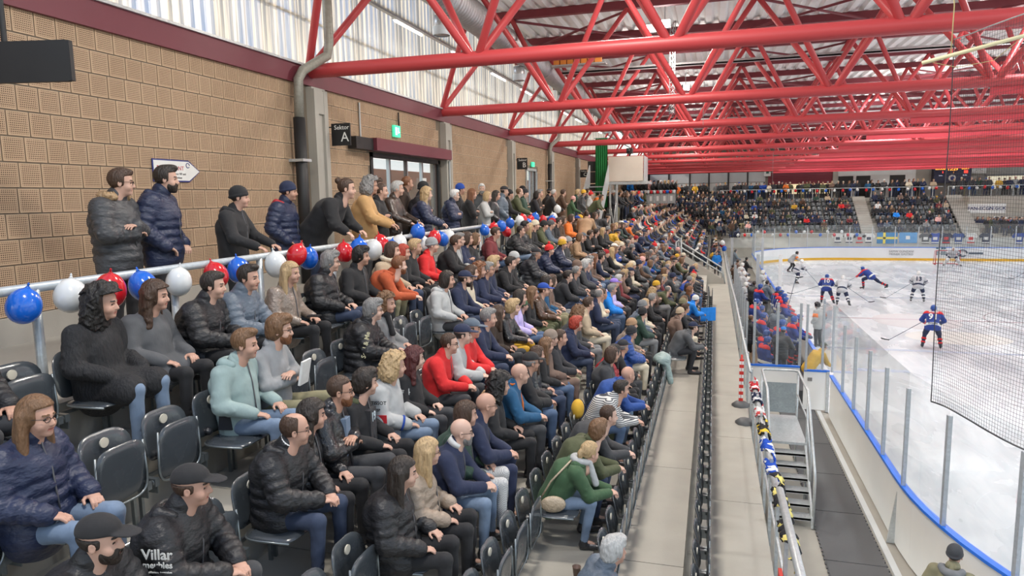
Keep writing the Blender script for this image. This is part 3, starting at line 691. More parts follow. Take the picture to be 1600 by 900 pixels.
# ---------------------------------------------------------------- wall of perforated blocks
def block_mat():
    m, t, b = newmat('perforated_block'); N, L = t.nodes, t.links; b.inputs['Roughness'].default_value = .9
    tc = N.new('ShaderNodeTexCoord'); sp = N.new('ShaderNodeSeparateXYZ'); L.new(tc.outputs['UV'], sp.inputs[0])
    def M(op, a, v=None, c=None):
        n = N.new('ShaderNodeMath'); n.operation = op
        for i, q in enumerate((a, v, c)):
            if q is None: continue
            if isinstance(q, (int, float)): n.inputs[i].default_value = q
            else: L.new(q, n.inputs[i])
        return n.outputs[0]
    def cellmask(c, per, off):   # 1 inside the dark square hole
        f = M('FRACT', M('ADD', M('DIVIDE', c, per), off)); return M('MULTIPLY', M('GREATER_THAN', f, .27), M('LESS_THAN', f, .82))
    # local block coordinate: 0..1 over a block .275 x .29
    uy = sp.outputs[0]; uz = sp.outputs[1]
    inY = M('MULTIPLY', M('GREATER_THAN', uy, .088), M('LESS_THAN', uy, .912)); inZ = M('MULTIPLY', M('GREATER_THAN', uz, .088), M('LESS_THAN', uz, .912))
    hy = cellmask(M('SUBTRACT', uy, .05), .9/11, .07); hz = cellmask(M('SUBTRACT', uz, .05), .9/11, .07)
    h = M('MULTIPLY', M('MULTIPLY', hy, hz), M('MULTIPLY', inY, inZ))
    n = N.new('ShaderNodeTexNoise'); n.inputs['Scale'].default_value = 2.2; n.inputs['Detail'].default_value = 5; L.new(tc.outputs['Object'], n.inputs[0])
    oi = N.new('ShaderNodeObjectInfo')
    base = N.new('ShaderNodeMix'); base.data_type = 'RGBA'; base.inputs[6].default_value = (.42, .285, .18, 1); base.inputs[7].default_value = (.58, .42, .285, 1)
    av = M('ADD', M('MULTIPLY', n.outputs[0], .75), M('MULTIPLY', oi.outputs['Random'], .25)); L.new(av, base.inputs[0])
    mx = N.new('ShaderNodeMix'); mx.data_type = 'RGBA'; L.new(h, mx.inputs[0]); L.new(base.outputs[2], mx.inputs[6]); mx.inputs[7].default_value = (.05, .022, .008, 1)
    L.new(mx.outputs[2], b.inputs['Base Color'])
    bp = N.new('ShaderNodeBump'); bp.invert = True; bp.inputs['Strength'].default_value = .6; bp.inputs['Distance'].default_value = .01; L.new(h, bp.inputs['Height']); L.new(bp.outputs[0], b.inputs['Normal'])
    return m
BLK = block_mat(); MORT = mat('mortar', (.20, .165, .125), .95, 0, 'concrete')
wall = empty('wall_left'); tag(wall, kind='structure')
PIERS = [12.14+6.84*i for i in range(10)]
DOORS = [(14.5, 18.72, 1.10), (28.3, 30.2, 1.25), (47.5, 49, 1.2)]
q = MB()
def solid(y0, y1, z0, z1): q.box((XW-.3, y0, z0), (XW-.012, y1, z1))
ys = [YN]
for d in DOORS: ys += [d[0], d[1]]
ys.append(YF)
for i in range(0, len(ys), 2): solid(ys[i], ys[i+1], -2.2, 2.24)
for d in DOORS: solid(d[0], d[1], d[2], 2.24)
q.build('mortar_bed', [MORT], wall)
bm_ = MB(); bm_.box((-.05, .009, .009), (0, .267, .281)); bmesh_ = bm_.mesh('brick', [BLK])
nb_, far_ = 0, MB()
zb = -1.24; kmax = 12
cells = []
for r in range(kmax):
    off = (0, .10, .19, .06, .23)[r % 5]
    for c in range(int(78/.275)):
        y0 = -1.1+off+c*.275; y1 = y0+.275; z0 = zb+r*.29
        if any(abs((y0+y1)/2-(p+.10)) < .42 for p in PIERS): continue
        if any(y1 > d[0]+.03 and y0 < d[1]-.03 and z0 < d[2]-.02 for d in DOORS): continue
        cells.append((y0, z0))
vis = sorted([c for c in cells if c[0] > 5.2 and c[0] < 12.2 ], key=lambda c: c[0])
ind = set(vis[:300])
for c in cells:
    if c in ind: link('brick', bmesh_, wall, None, (XW, c[0], c[1]))
    elif c[0] > 2: far_.box((XW-.05, c[0]+.009, c[1]+.009), (XW, c[0]+.267, c[1]+.281))
def block_uv(me, one=False):
    co = np.zeros(len(me.vertices)*3); me.vertices.foreach_get('co', co); co = co.reshape(-1, 8, 3)
    lo = co.min(1, keepdims=True); uv = np.stack([(co[..., 1]-lo[..., 1]+.006)/.275, (co[..., 2]-lo[..., 2]+.006)/.29], -1).reshape(-1, 2)
    li = np.zeros(len(me.loops), np.int32); me.loops.foreach_get('vertex_index', li); l = me.uv_layers.new(name='uv'); l.data.foreach_set('uv', uv[li].ravel())
block_uv(bmesh_)
o = far_.build('brick_courses', [BLK], wall); o['kind'] = 'stuff'; block_uv(o.data)
# concrete piers
for p in PIERS:
    e = MB(); y0, y1 = p-.12, p+.36
    e.box((XW-.1, y0, -1.55), (XW+.12, y1, 2.2)); e.box((XW+.121, y0, -1.55), (XW+.17, y0+.14, 2.16)); e.box((XW+.121, y1-.14, -1.55), (XW+.17, y1, 2.16)); e.box((XW+.12, y0+.14, 1.7), (XW+.165, y1-.14, 2.15))
    struct('trim_2', e, [CONC_P])
# maroon edge beam, sill and clerestory
mb = MB(); mb.box((XW-.25, YN, 2.22), (XW+.06, YF, 2.56)); struct('trim_3', mb, [MAROON])
mb = MB(); mb.box((XW-.25, YN, 2.56), (XW+.10, YF, 2.60)); struct('trim_4', mb, [GALV])
def poly_mat():
    m, t, b = newmat('translucent_corrugated_sheet'); N, L = t.nodes, t.links; N.remove(b); o = [n for n in N if n.type == 'OUTPUT_MATERIAL'][0]
    tc = N.new('ShaderNodeTexCoord'); mp = N.new('ShaderNodeMapping'); mp.inputs['Scale'].default_value = (1, 1, .05); L.new(tc.outputs['Object'], mp.inputs[0])
    n = N.new('ShaderNodeTexNoise'); n.inputs['Scale'].default_value = 1.6; n.inputs['Detail'].default_value = 6; L.new(mp.outputs[0], n.inputs[0])
    tl = N.new('ShaderNodeBsdfTranslucent'); n3 = N.new('ShaderNodeTexNoise'); n3.inputs['Scale'].default_value = 9; n3.inputs['Detail'].default_value = 4; L.new(mp.outputs[0], n3.inputs[0])
    r3 = N.new('ShaderNodeValToRGB'); r3.color_ramp.elements[0].position = .38; r3.color_ramp.elements[0].color = (.42, .40, .37, 1); r3.color_ramp.elements[1].position = .6; r3.color_ramp.elements[1].color = (.90, .79, .62, 1); L.new(n3.outputs[0], r3.inputs[0]); L.new(r3.outputs[0], tl.inputs[0])
    tr = N.new('ShaderNodeBsdfTransparent'); tr.inputs[0].default_value = (.36, .48, .66, 1)
    r = N.new('ShaderNodeValToRGB'); r.color_ramp.elements[0].position = .35; r.color_ramp.elements[0].color = (.04,)*3+(1,); r.color_ramp.elements[1].position = .65; r.color_ramp.elements[1].color = (.50,)*3+(1,)
    L.new(n.outputs[0], r.inputs[0])
    mx = N.new('ShaderNodeMixShader'); L.new(r.outputs[0], mx.inputs[0]); L.new(tl.outputs[0], mx.inputs[1]); L.new(tr.outputs[0], mx.inputs[2])
    gl = N.new('ShaderNodeBsdfGlossy'); gl.inputs['Roughness'].default_value = .25; m2 = N.new('ShaderNodeMixShader'); m2.inputs[0].default_value = .06
    L.new(mx.outputs[0], m2.inputs[1]); L.new(gl.outputs[0], m2.inputs[2]); L.new(m2.outputs[0], o.inputs[0]); return m
POLY = poly_mat(); cl = empty('window_1'); tag(cl, kind='structure')
sheet = MB(); n = 12; prof = []
for i in range(n*4+1): prof.append((XW-.16+.028*(1 if (i//2) % 2 else -1)*1.0, i*.105/2))
W1 = 1.14
vs = []; fs = []
pts = []
per = .228; nn = 5
for i in range(nn):
    for a, d in ((0, 0), (.30, 0), (.42, .045), (.88, .045)): pts.append((d, (i+a)*per))
pts.append((0, nn*per))
for d, y in pts: vs += [(XW-.18+d, y, 2.6), (XW-.18+d, y, 5.75)]
for i in range(len(pts)-1): fs.append((2*i, 2*i+2, 2*i+3, 2*i+1))
sheet.add(vs, fs); sm = sheet.mesh('polycarbonate_sheet', [POLY])
for i in range(48):
    link('pane', sm, cl, None, (0, 3.0+1.14*i+.0, 0))
for i in range(25): rod('window_bar', (XW-.22, 3+2.28*i, 2.6), (XW-.22, 3+2.28*i, 5.7), .02, GALV, cl, 6)
for z in (3.6, 4.7): rod('window_bar', (XW-.26, 0, z), (XW-.26, 60, z), .03, GALV, cl, 6)
# doors
def door(n, y0, y1, zt):
    d = empty(f'door_{n}'); tag(d, kind='structure')
    f = MB()
    f.box((XW-.16, y0, ZD), (XW+.02, y0+.12, zt)); f.box((XW-.16, y1-.12, ZD), (XW+.02, y1, zt)); f.box((XW-.16, y0, zt-.1), (XW+.02, y1, zt)); f.build('door_frame', [BLACKP if n == 1 else GALV], d)
    k = max(1, round((y1-y0)/1.05)); w = (y1-y0-.24)/k
    for i in range(k):
        a = y0+.12+i*w; g = MB(); g.box((XW-.10, a+.04, ZD+.05), (XW-.085, a+w-.04, zt-.12)); g.build('pane', [WGLASS], d)
        s = MB(); s.box((XW-.13, a, ZD), (XW-.05, a+.045, zt-.1)); s.box((XW-.13, a+w-.045, ZD), (XW-.05, a+w, zt-.1)); s.box((XW-.13, a, ZD), (XW-.05, a+w, ZD+.12)); s.box((XW-.13, a, ZD+1.0), (XW-.05, a+w, ZD+1.05))
        s.build('sash', [mat('dark_sash', (.05, .03, .025), .5) if i % 2 else mat('alu_sash', (.4, .42, .45), .4, .5)], d)
for i, dd in enumerate(DOORS): door(i+1, *dd)
# what is seen through the doors: a covered yard with an ochre facade
mb = MB(); mb.box((-12.5, 8, ZD-.2), (-8, 60, ZD)); struct('floor_outside', mb, [CONC])
mb = MB()
mb.box((-12.6, 17.2, ZD), (-12.4, 60, 1.2)); struct('wall_outside', mb, [mat('ochre_facade', (.55, .28, .12), .9, 0, 'concrete')])
mb = MB(); mb.box((XW+.02, 14.30, 1.12), (XW+.30, 18.95, 1.40)); o = mb.build('awning_box', [MAROON]); tag(o, 'maroon awning casing over the glazed entrance beside sector A', 'awning')
mb = MB(); mb.box((XW+.02, 13.5, 1.12), (XW+.22, 14.28, 1.38)); o = mb.build('door_motor', [BLACKP]); tag(o, 'black motor box at the left end of the maroon awning casing', 'motor box')
# gutter downpipes
def pipe(y):
    e = empty('downpipe'); a = MB(); a.tube([(XW+.5, y+.05, 5.6), (XW+.5, y+.05, 3.0), (XW+.48, y, 2.75), (XW+.22, y-.45, 2.42), (XW+.18, y-.55, 2.25), (XW+.18, y-.6, 1.55)], .09, 12); a.build('upper_pipe', [mat('pipe_grey', (.30, .29, .25), .5, .2, 'galv')], e)
    b = MB(); b.tube([(XW+.18, y-.6, 1.55), (XW+.18, y-.6, ZD)], .11, 12); b.build('lower_pipe', [BLACKP], e)
    c = MB(); c.box((XW, y-.74, .74), (XW+.31, y-.46, .79)); c.build('clamp', [GALV], e)
    return e
for y in (12.05, 32.6):
    e = pipe(y); tag(e, 'grey downpipe with black lower length beside the pier left of sector A' if y < 20 else 'grey and black downpipe by the pier beyond the sector B door', 'pipe', 'downpipes')
# ---------------------------------------------------------------- roof
NX = 12; SPC = 3.47
def truss(y):
    t = empty('roof_truss'); tag(t, kind='structure')
    ch = rod('bottom_chord', (-7.65, y, 2.5), (31.6, y, 2.5), .135, REDP, t, 18)
    for dy in (-1.6, 1.6):
        c = MB(); c.box((-7.8, y+dy-.09, 5.28), (31.8, y+dy+.09, 5.50)); c.build('top_chord', [DKRED], t)
    for i in range(NX):
        x = -7.65+SPC*i
        for sx in (-1, 1):
            if i == 0 and sx < 0: continue
            for dy in (-1.6, 1.6): rod('diagonal', (x+.08*sx, y+.03*(1 if dy > 0 else -1), 2.56), (x+SPC/2*sx, y+dy, 5.32), .073, REDP, t, 10)
    return t
for k in range(11): truss(12.14+6.84*k)
# bracing between the trusses
br = empty('roof_bracing'); tag(br, kind='structure')
for k in range(10):
    y = 12.14+6.84*k+1.6
    for i in range(0, NX, 2):
        x = -7.65+SPC*i+SPC/2
        rod('brace', (x, y, 5.25), (x+SPC, y+3.64, 5.25), .04, DKRED, br, 6); rod('brace', (x+SPC, y, 5.25), (x, y+3.64, 5.25), .04, DKRED, br, 6)
roofm = mat('roof_sheet', (.90, .90, .88), .7, 0., 'paint', .6)
rs = MB(); per = .42; n = int(39.8/per); pts = []
for i in range(n):
    for a, d in ((0, 0), (.40, 0), (.55, .11), (.85, .11)): pts.append((-7.9+(i+a)*per, 5.52+d))
vs = []; 
for x, z in pts: vs += [(x, 6, z), (x, YF+1, z)]
rs.add(vs, [(2*i, 2*i+1, 2*i+3, 2*i+2) for i in range(len(pts)-1)]); struct('ceiling', rs, [roofm])
# spiral duct with outlets
e = empty('air_duct', (-6.0, 12, 4.62)); tag(e, 'large spiral ventilation duct under the roof along the block wall', 'duct')
d = MB(); prof = []; y = 0; ringr = []
path = []
while y < 40: path += [(0, y, 0), (0, y+.11, 0), (0, y+.125, 0), (0, y+.14, 0)]; ringr += [.36, .36, .378, .378]; y += .155
d.tube(path, .33, 24, radii=ringr); d.build('duct_tube', [STEEL], e)
for i in range(13):
    c = MB(); c.tube([(0, .3+3.1*i, 0), (0, .42+3.1*i, 0)], .40, 24); c.build('coupling', [STEEL], e)
for i in range(5):
    yy = 3.7+6.75*i; c = MB(); M = Matrix.Rotation(.5, 4, 'Y')
    c.lathe([(0, 0), (.19, 0), (.19, .42), (.0, .42)], 14, 0, Matrix.Translation((-.22, yy, -.78))); c.lathe([(.2, .0), (.205, .02), (.205, .18), (.2, .2)], 14, 1, Matrix.Translation((-.22, yy, -.80)))
    o = c.build('duct_outlet', [STEEL, mat('outlet_filter', (.55, .6, .65), .6)], e)
    for k in range(5): pass
# strip lamps along the clerestory
TUBE = emis('lamp_tube', (1, .97, .9), 9)
tr_ = MB(); tr_.box((-7.16, 9, 4.16), (-7.06, 62, 4.21)); o = tr_.build('cable_tray', [STEEL]); tag(o, 'long grey cable tray carrying the strip lamps along the clerestory', 'cable tray')
ORD = ['first', 'second', 'third', 'fourth', 'fifth', 'sixth', 'seventh', 'eighth', 'ninth', 'tenth', 'eleventh', 'twelfth']
y = 15.0
for i in range(12):
    e = empty('strip_lamp', (-7.1, y, 4.1)); c = MB(); c.box((-.05, 0, 0), (.05, 1.6, .06)); c.build('lamp_housing', [WHITE], e); c = MB(); c.tube([(0, .03, -.02), (0, 1.57, -.02)], .026, 8); c.build('lamp_tube', [TUBE], e)
    tag(e, f'{ORD[i]} fluorescent strip lamp along the clerestory counted from the camera', 'lamp', 'strip lamps under the clerestory'); y += 3.62
# floodlights and riser cable truss over the stand edge
FL = emis('flood_lamp', (1, .98, .95), 25)
def flood(x, y, z, rz, lab):
    e = empty('floodlight', (x, y, z), rz); c = MB(); c.box((-.17, -.05, -.12), (.17, .08, .12)); c.build('housing', [GREY], e); c = MB(); c.box((-.15, -.065, -.10), (.15, -.05, .10)); c.build('lens', [FL], e); rod('bracket', (0, .03, .12), (0, .03, .70), .015, GALV, e, 6); tag(e, lab, 'floodlight', 'floodlights among the trusses')
flood(-1.85, 21.3, 4.85, .0, 'left lamp of the lit floodlight pair high above the stand'); flood(-1.45, 21.1, 4.9, 0, 'right lamp of the lit floodlight pair high above the stand'); flood(-1.3, 32.9, 4.8, .6, 'tilted rectangular floodlight beyond the second truss')
e = empty('lattice_mast', (-1.35, 23.4, 2.6)); m_ = MB()
for a, b in ((-.08, -.08), (.08, -.08), (0, .09)): m_.tube([(a, b, 0), (a, b, 2.9)], .014, 6)
for i in range(18):
    z = i*.16; m_.tube([(-.08, -.08, z), (.08, -.08, z+.16)], .008, 5); m_.tube([(.08, -.08, z), (0, .09, z+.16)], .008, 5); m_.tube([(0, .09, z), (-.08, -.08, z+.16)], .008, 5)
m_.build('lattice', [GALV], e); tag(e, 'grey lattice mast hanging between the first and third trusses', 'mast')
for x0, x1, yy, zz, lb in ((-6.6, 31, 26.2, 4.6, 'nearest'), (-6.6, 31, 46.5, 4.7, 'far')):
    e = MB(); e.box((x0, yy, zz), (x1, yy+.22, zz+.05)); e.box((x0, yy, zz), (x1, yy+.02, zz+.12)); o = e.build('cable_ladder', [STEEL]); tag(o, f'{lb} grey cable ladder running across between the red trusses', 'cable ladder')
e = empty('orange_reel_rack', (-5.4, 24.0, 4.52)); c = MB()
for i in range(7): c.box((i*.24, 0, 0), (i*.24+.2, .25, .2))
c.build('crate', [mat('orange_crate', (.75, .25, .04), .6)], e); c = MB(); c.box((-.1, -.05, -.05), (1.8, .3, 0)); c.build('shelf', [STEEL], e); tag(e, 'row of orange crates on a shelf high beside the duct', 'crates')
# red boards hanging under the far part of the chords
for k in range(1, 11):
    y = 12.14+6.84*k; b = MB(); b.box((6.15, y-.02, 2.19), (31.5, y+.02, 2.38)); o = b.build('fascia_board', [REDB]); tag(o, f'long red board hung below the {ORD[k]} roof truss from the camera', 'board', 'red boards under the trusses')
# pale pole hung from ropes in front of the first truss
e = empty('hanging_pole', (2.23, 9.0, 1.43)); c = MB(); c.tube([(0, 0, 0), (1.6, 0, .36)], .022, 8); c.build('pole', [mat('pale_yellow_pole', (.72, .66, .42), .5)], e)
ropem = mat('rope', (.5, .42, .2), .9)
for a in (.28, 1.25): c = MB(); c.tube([(a, 0, .36/1.6*a), (a+.01, .02, .6), (a, .1, .95)], .006, 5); c.build('rope', [ropem], e)
c = MB(); c.tube([(.1, 0, .0), (.35, 0, -.07), (.7, 0, -.02), (.95, 0, .2)], .004, 5); c.build('cord', [ropem], e); tag(e, 'pale yellow pole hanging on ropes at the upper right', 'pole')
# ---------------------------------------------------------------- signs
def sektor(y, letter, lab, x0=XW+.15):
    e = empty('sector_sign', (x0, y, 1.33)); c = MB(); c.box((0, 0, -.22), (.42, .03, .22)); c.build('panel', [BLACKP], e)
    wm = mat('sign_white', (.85, .85, .82), .5); lettering('Sektor', .125, wm, e, (.235, -.004, .135), (math.pi/2, 0, 0), .002); lettering(letter, .27, wm, e, (.30, -.004, -.06), (math.pi/2, 0, 0), .002)
    rod('arm', (-.15, .015, .15), (.02, .015, .15), .012, BLACKP, e, 6); tag(e, lab, 'sign', 'sector signs')
sektor(12.62, 'A', 'black hanging sign reading Sektor A by the near pier'); sektor(26.4, 'B', 'black hanging sign reading Sektor B by the third pier')
sektor(39.8, 'C', 'small black sector sign on the wall near the steel stair')
e = empty('exit_sign', (XW+.02, 15.85, 1.68)); c = MB(); c.box((0, -.17, -.14), (.06, .17, .14)); c.build('case', [emis('exit_green', (.05, .55, .32), 1.0)], e)
c = MB(); c.box((.061, -.11, -.09), (.064, -.02, .09)); c.box((.061, .04, -.05), (.064, .07, .09)); c.tube([(.063, .055, -.02), (.063, .10, -.02)], .012, 6); c.build('pictogram', [emis('exit_white', (.9, 1, .95), 1.2)], e); tag(e, 'lit green exit sign above the maroon awning casing', 'sign')
e = empty('exit_sign', (XW+.05, 29.2, 1.42)); c = MB(); c.box((0, -.2, -.1), (.06, .2, .1)); c.build('case', [emis('exit_green', (.05, .55, .32), 1.0)], e); tag(e, 'lit green exit lamp above the sector B door', 'sign')
# arrow sign
e = empty('arrow_sign', (XW+.012, 8.0, .48)); pts = [(.0, -.16), (.70, -.16), (.93, 0), (.70, .16), (.0, .16)]
def plate(pts, t, s=1.0, x=0):
    c = MB(); n = len(pts); cx = sum(p[0] for p in pts)/n; cy = 0
    P_ = [((p[0]-cx)*s[0]+cx if isinstance(s, tuple) else p[0], p[1]*(s[1] if isinstance(s, tuple) else 1)) for p in pts]
    vs = [(x, a, b) for a, b in P_]+[(x+t, a, b) for a, b in P_]
    c.add(vs, [tuple(range(n))[::-1], tuple(range(n, 2*n))]+[(i, (i+1) % n, n+(i+1) % n, n+i) for i in range(n)]); return c
plate(pts, .012).build('rim', [mat('sign_blue', (.03, .04, .2), .5)], e); plate(pts, .004, (.965, .88), .012).build('face', [WHITE], e)
rx = (math.pi/2, 0, math.pi/2)
lettering('RESTAURANT', .085, mat('sign_red', (.5, .03, .05), .5), e, (.018, .33, .035), rx, .001); lettering('Nur für Inhaber von VIP und', .042, BLACKP, e, (.018, .38, -.045), rx, .001); lettering('gültigen Ausweisen', .042, BLACKP, e, (.018, .38, -.10), rx, .001)
c = MB(); c.tube([(.018, .675+.035*math.cos(t), .085+.035*math.sin(t)) for t in [i*.7 for i in range(9)]], .006, 5); c.build('emblem', [mat('sign_blue', (.03, .04, .2), .5)], e)
tag(e, 'white arrow shaped restaurant sign with blue rim on the block wall', 'sign')
# black monitor hanging at the upper left
e = empty('monitor', (-5.58, 5.0, 1.29), math.radians(13)); c = MB(); c.box((-1.3, 0, -.18), (0, .05, .18)); c.build('cabinet', [BLACKP], e); c = MB(); c.box((-.0, .0, -.175), (.035, .05, .175)); c.build('side_panel', [BLACKP], e)
rod('ceiling_pole', (-.6, .05, .1), (-.6, .05, 4.0), .025, BLACKP, e, 8); tag(e, 'flat black monitor hanging at the upper left before the wall', 'monitor')
# small paper notices
for y, z, lab in ((17.6, .43, 'white paper notice taped above the standing crowd'), (33.0, .4, 'small white paper notice beyond the sector B door')):
    c = MB(); c.box((XW-.012, y-.11, z-.15), (XW+.01, y+.11, z+.15)); c.box((XW+.01, y-.08, z+.05), (XW+.011, y+.08, z+.07), 1); c.box((XW+.01, y-.08, z-.0), (XW+.011, y+.06, z+.02), 1); o = c.build('notice', [WHITE, GREY]); tag(o, lab, 'notice')
rod('conduit', (XW+.03, 14.05, 2.15), (XW+.03, 14.05, 1.4), .02, GALV); bpy.data.objects['conduit']['kind'] = 'structure'; bpy.data.objects['conduit'].name = 'trim_6'
for y in (19.0, 22.5): 
    o = rod('trim_7', (XW+.2, y, ZD), (XW+.2, y, 1.1 if y < 20 else .2), .03, GALV, None, 8); o['kind'] = 'structure'
# ---------------------------------------------------------------- upper handrail and its balloons
RX, RZ = -5.0, -.62
e = empty('handrail', (RX, 0, 0)); r = MB(); r.tube([(0, 2.4, RZ), (0, 21.9, RZ)], .038, 14); r.build('rail_tube', [GALV], e)
for y in (4.0, 5.42, 6.75, 8.35, 10.4, 12.5, 14.6, 16.7, 18.8, 21.8): p = MB(); p.tube([(0, y, RZ), (0, y, ZD-.4)], .036, 12); p.build('post', [GALV], e)
tag(e, 'galvanised steel handrail along the front of the upper walkway', 'handrail')
BALM = {c: mat('balloon_'+c, v, .18, 0, 'plain') for c, v in dict(blue=(.01, .12, .58), red=(.55, .012, .02), white=(.66, .68, .68)).items()}
for m in BALM.values(): m.node_tree.nodes['Principled BSDF'].inputs['Coat Weight'].default_value = .4
bq = MB(); bq.lathe([(.0, .128)]+[(.125*math.sin(t)*(1+.0), .14*math.cos(t)*(1 if math.cos(t) > 0 else 1.10)) for t in [math.pi*i/14 for i in range(1, 14)]]+[(.012, -.162), (.0, -.164)], 20); balme = bq.mesh('balloon', [BALM['white']])
kq = MB(); kq.lathe([(.004, 0), (.012, .018), (.005, .022), (.018, .04)], 8); knme = kq.mesh('knot', [BALM['white']])
def balloon(x, y, z, c, label, group, s=1., far=False):
    o = link('balloon', balme, None, [BALM[c]], (x, y, z), (math.pi+RND.uniform(-.35, .35), RND.uniform(-.3, .3), RND.uniform(0, 6)), (s, s, s*RND.uniform(.95, 1.06)))
    if not far: link('knot', knme, o, [BALM[c]], (0, 0, -.20), None)
    return tag(o, label, 'balloon', group)
ups = [(3.83,'blue',-.73),(4.24,'white',-.71),(4.59,'red',-.72),(4.94,'blue',-.72),(5.40,'white',-.74),(5.88,'red',-.73),(6.24,'blue',-.72),(6.88,'white',-.72),(7.31,'red',-.64),(7.62,'blue',-.71),(8.43,'red',-.70),(8.84,'blue',-.68),(9.31,'white',-.74),(9.65,'red',-.66),(9.96,'blue',-.76),(10.2,'white',-.70),(10.99,'blue',-.55),(11.2,'white',-.76),(11.72,'red',-.70),(12.06,'blue',-.74),(12.45,'white',-.72),(14.65,'blue',-.70),(14.95,'white',-.80),(15.3,'red',-.70),(15.88,'blue',-.66),(16.24,'red',-.82),(16.6,'blue',-.62),(17.6,'white',-.60),(17.9,'red',-.56),(18.3,'blue',-.70),(18.75,'red',-.62),(19.0,'blue',-.56),(20.2,'red',-.66),(21.2,'blue',-.70),(21.5,'white',-.62),(22.0,'white',-.38)]
cnt = {}
allc = [c for _, c, _ in ups]
NB = ORD + ['thirteenth', 'fourteenth', 'fifteenth']
for i, (y, c, z) in enumerate(ups):
    cnt[c] = cnt.get(c, 0)+1
    balloon(RX+.09+RND.uniform(-.02, .05), y, z-.01, c, f'{c} balloon on the upper handrail, {NB[cnt[c]-1]} {c} one from the left', 'balloons tied to the upper handrail', RND.uniform(.93, 1.05))

# ---------------------------------------------------------------- walkway rail on the right with scarves
e = empty('walkway_rail', (.85, 0, 0))
top = [(0, 5.2, -3.50), (0, 8.7, -3.63), (0, 10.7, -3.74), (0, 14.2, -3.84)]
r = MB(); r.tube([(0, 4.0, -3.45), (0, 8.6, -3.60), (0, 8.75, -3.78), (0, 11.3, -3.78), (0, 14.4, -3.78)], .046, 14); r.build('rail_tube', [GALV], e)
r = MB(); r.tube([(-.03, 14.9, -3.70), (-.03, 22.5, -3.74), (-.05, 23.6, -3.62), (-.12, 36, -3.70), (-.12, 47, -3.70)], .032, 12); r.build('rail_tube', [GALV], e)
r = MB(); r.tube([(0, 4.0, -4.30), (0, 14.4, -4.30)], .02, 8); r.build('lower_rail', [GALV], e)
for y in [4.6+1.05*i for i in range(10)]+[15+1.6*i for i in range(21)]: p = MB(); p.box((-.02, y-.05, -4.95), (.02, y+.05, -3.66)); p.build('post', [GALV], e)
tag(e, 'long galvanised rail along the right edge of the lower walkway', 'handrail')
# clear screens standing on the far part of the rail
for i in range(12):
    y = 16.2+2.6*i; g = empty('rail_screen', (.82, y, 0)); q = MB(); q.box((-.006, .04, -4.55), (.006, 2.5, -3.85)); q.build('pane', [GLASS], g)
    q = MB(); q.box((-.02, 0, -4.6), (.02, .04, -3.8)); q.build('upright', [GALV], g); tag(g, f'clear screen panel in the walkway rail beside the team benches, {ORD[i]} from the camera', 'screen', 'clear rail screens')
# scarves wound round the near rail
SCF = [((.50, .02, .03), (.8, .8, .8), 'red and white scarf knotted at the far end of the near rail'), ((.012, .02, .06), (.7, .7, .7), 'dark blue scarf wound round the near rail'), ((.7, .7, .7), (.5, .05, .05), 'white and red scarf wound round the rail beside the stair landing'),
       ((.02, .02, .02), (.8, .55, .05), 'black and yellow scarf wound round the near rail'), ((.01, .07, .45), (.75, .75, .75), 'bright blue and white scarf draped on the near rail'), ((.02, .02, .025), (.75, .65, .2), 'black scarf with yellow edge hanging at the near end of the rail')]
ysc = [(13.6, 14.4, -3.78), (12.8, 13.5, -3.78), (11.9, 12.6, -3.78), (11.0, 11.8, -3.78), (9.4, 10.9, -3.78), (7.2, 9.1, -3.66)]
for (c1, c2, lab), (a, b, z) in zip(SCF, ysc):
    m, t, bs = newmat('scarf_cloth'); N, L = t.nodes, t.links; tc = N.new('ShaderNodeTexCoord'); w = N.new('ShaderNodeTexNoise'); w.inputs['Scale'].default_value = 7; w.inputs['Detail'].default_value = 1; L.new(tc.outputs['Object'], w.inputs[0])
    rr = N.new('ShaderNodeValToRGB'); rr.color_ramp.interpolation = 'CONSTANT'; rr.color_ramp.elements[0].color = (*c1, 1); rr.color_ramp.elements[1].position = .53; rr.color_ramp.elements[1].color = (*c2, 1); L.new(w.outputs[0], rr.inputs[0]); L.new(rr.outputs[0], bs.inputs['Base Color']); bs.inputs['Roughness'].default_value = .9
    q = MB(); n = 46; vs = []; fs = []
    for i in range(n+1):
        t_ = i/n; yy = (b-a)*t_; th = t_*(b-a)*7; wd = .055
        rad = .070+.016*math.sin(i*1.7); sag = -.05*math.sin(math.pi*t_)
        for j in range(9):
            ph = th+(j-4)*.55; rr_ = rad+.012*math.sin(j*2.3+i); vs.append((.85-.85+rr_*math.cos(ph), yy+(j-4)*.012, rr_*math.sin(ph)+sag*.3))
    for i in range(n):
        for j in range(8): fs.append((i*9+j, i*9+j+1, (i+1)*9+j+1, (i+1)*9+j))
    q.add(vs, fs, 0, True)
    # hanging end
    vs = []; fs = []
    for i in range(7):
        for j in range(5): vs.append((.055+.012*math.sin(i+j), .05+j*.035+.01*math.sin(i*1.3), -.02-i*.055+.01*math.cos(j*2)))
    for i in range(6):
        for j in range(4): fs.append((i*5+j, i*5+j+1, (i+1)*5+j+1, (i+1)*5+j))
    q.add(vs, fs, 0, True)
    o = q.build('scarf', [m]); o.location = (.85, a, z); s_ = o.modifiers.new('s', 'SOLIDIFY'); s_.thickness = .008; tag(o, lab, 'scarf', 'scarves on the near rail')
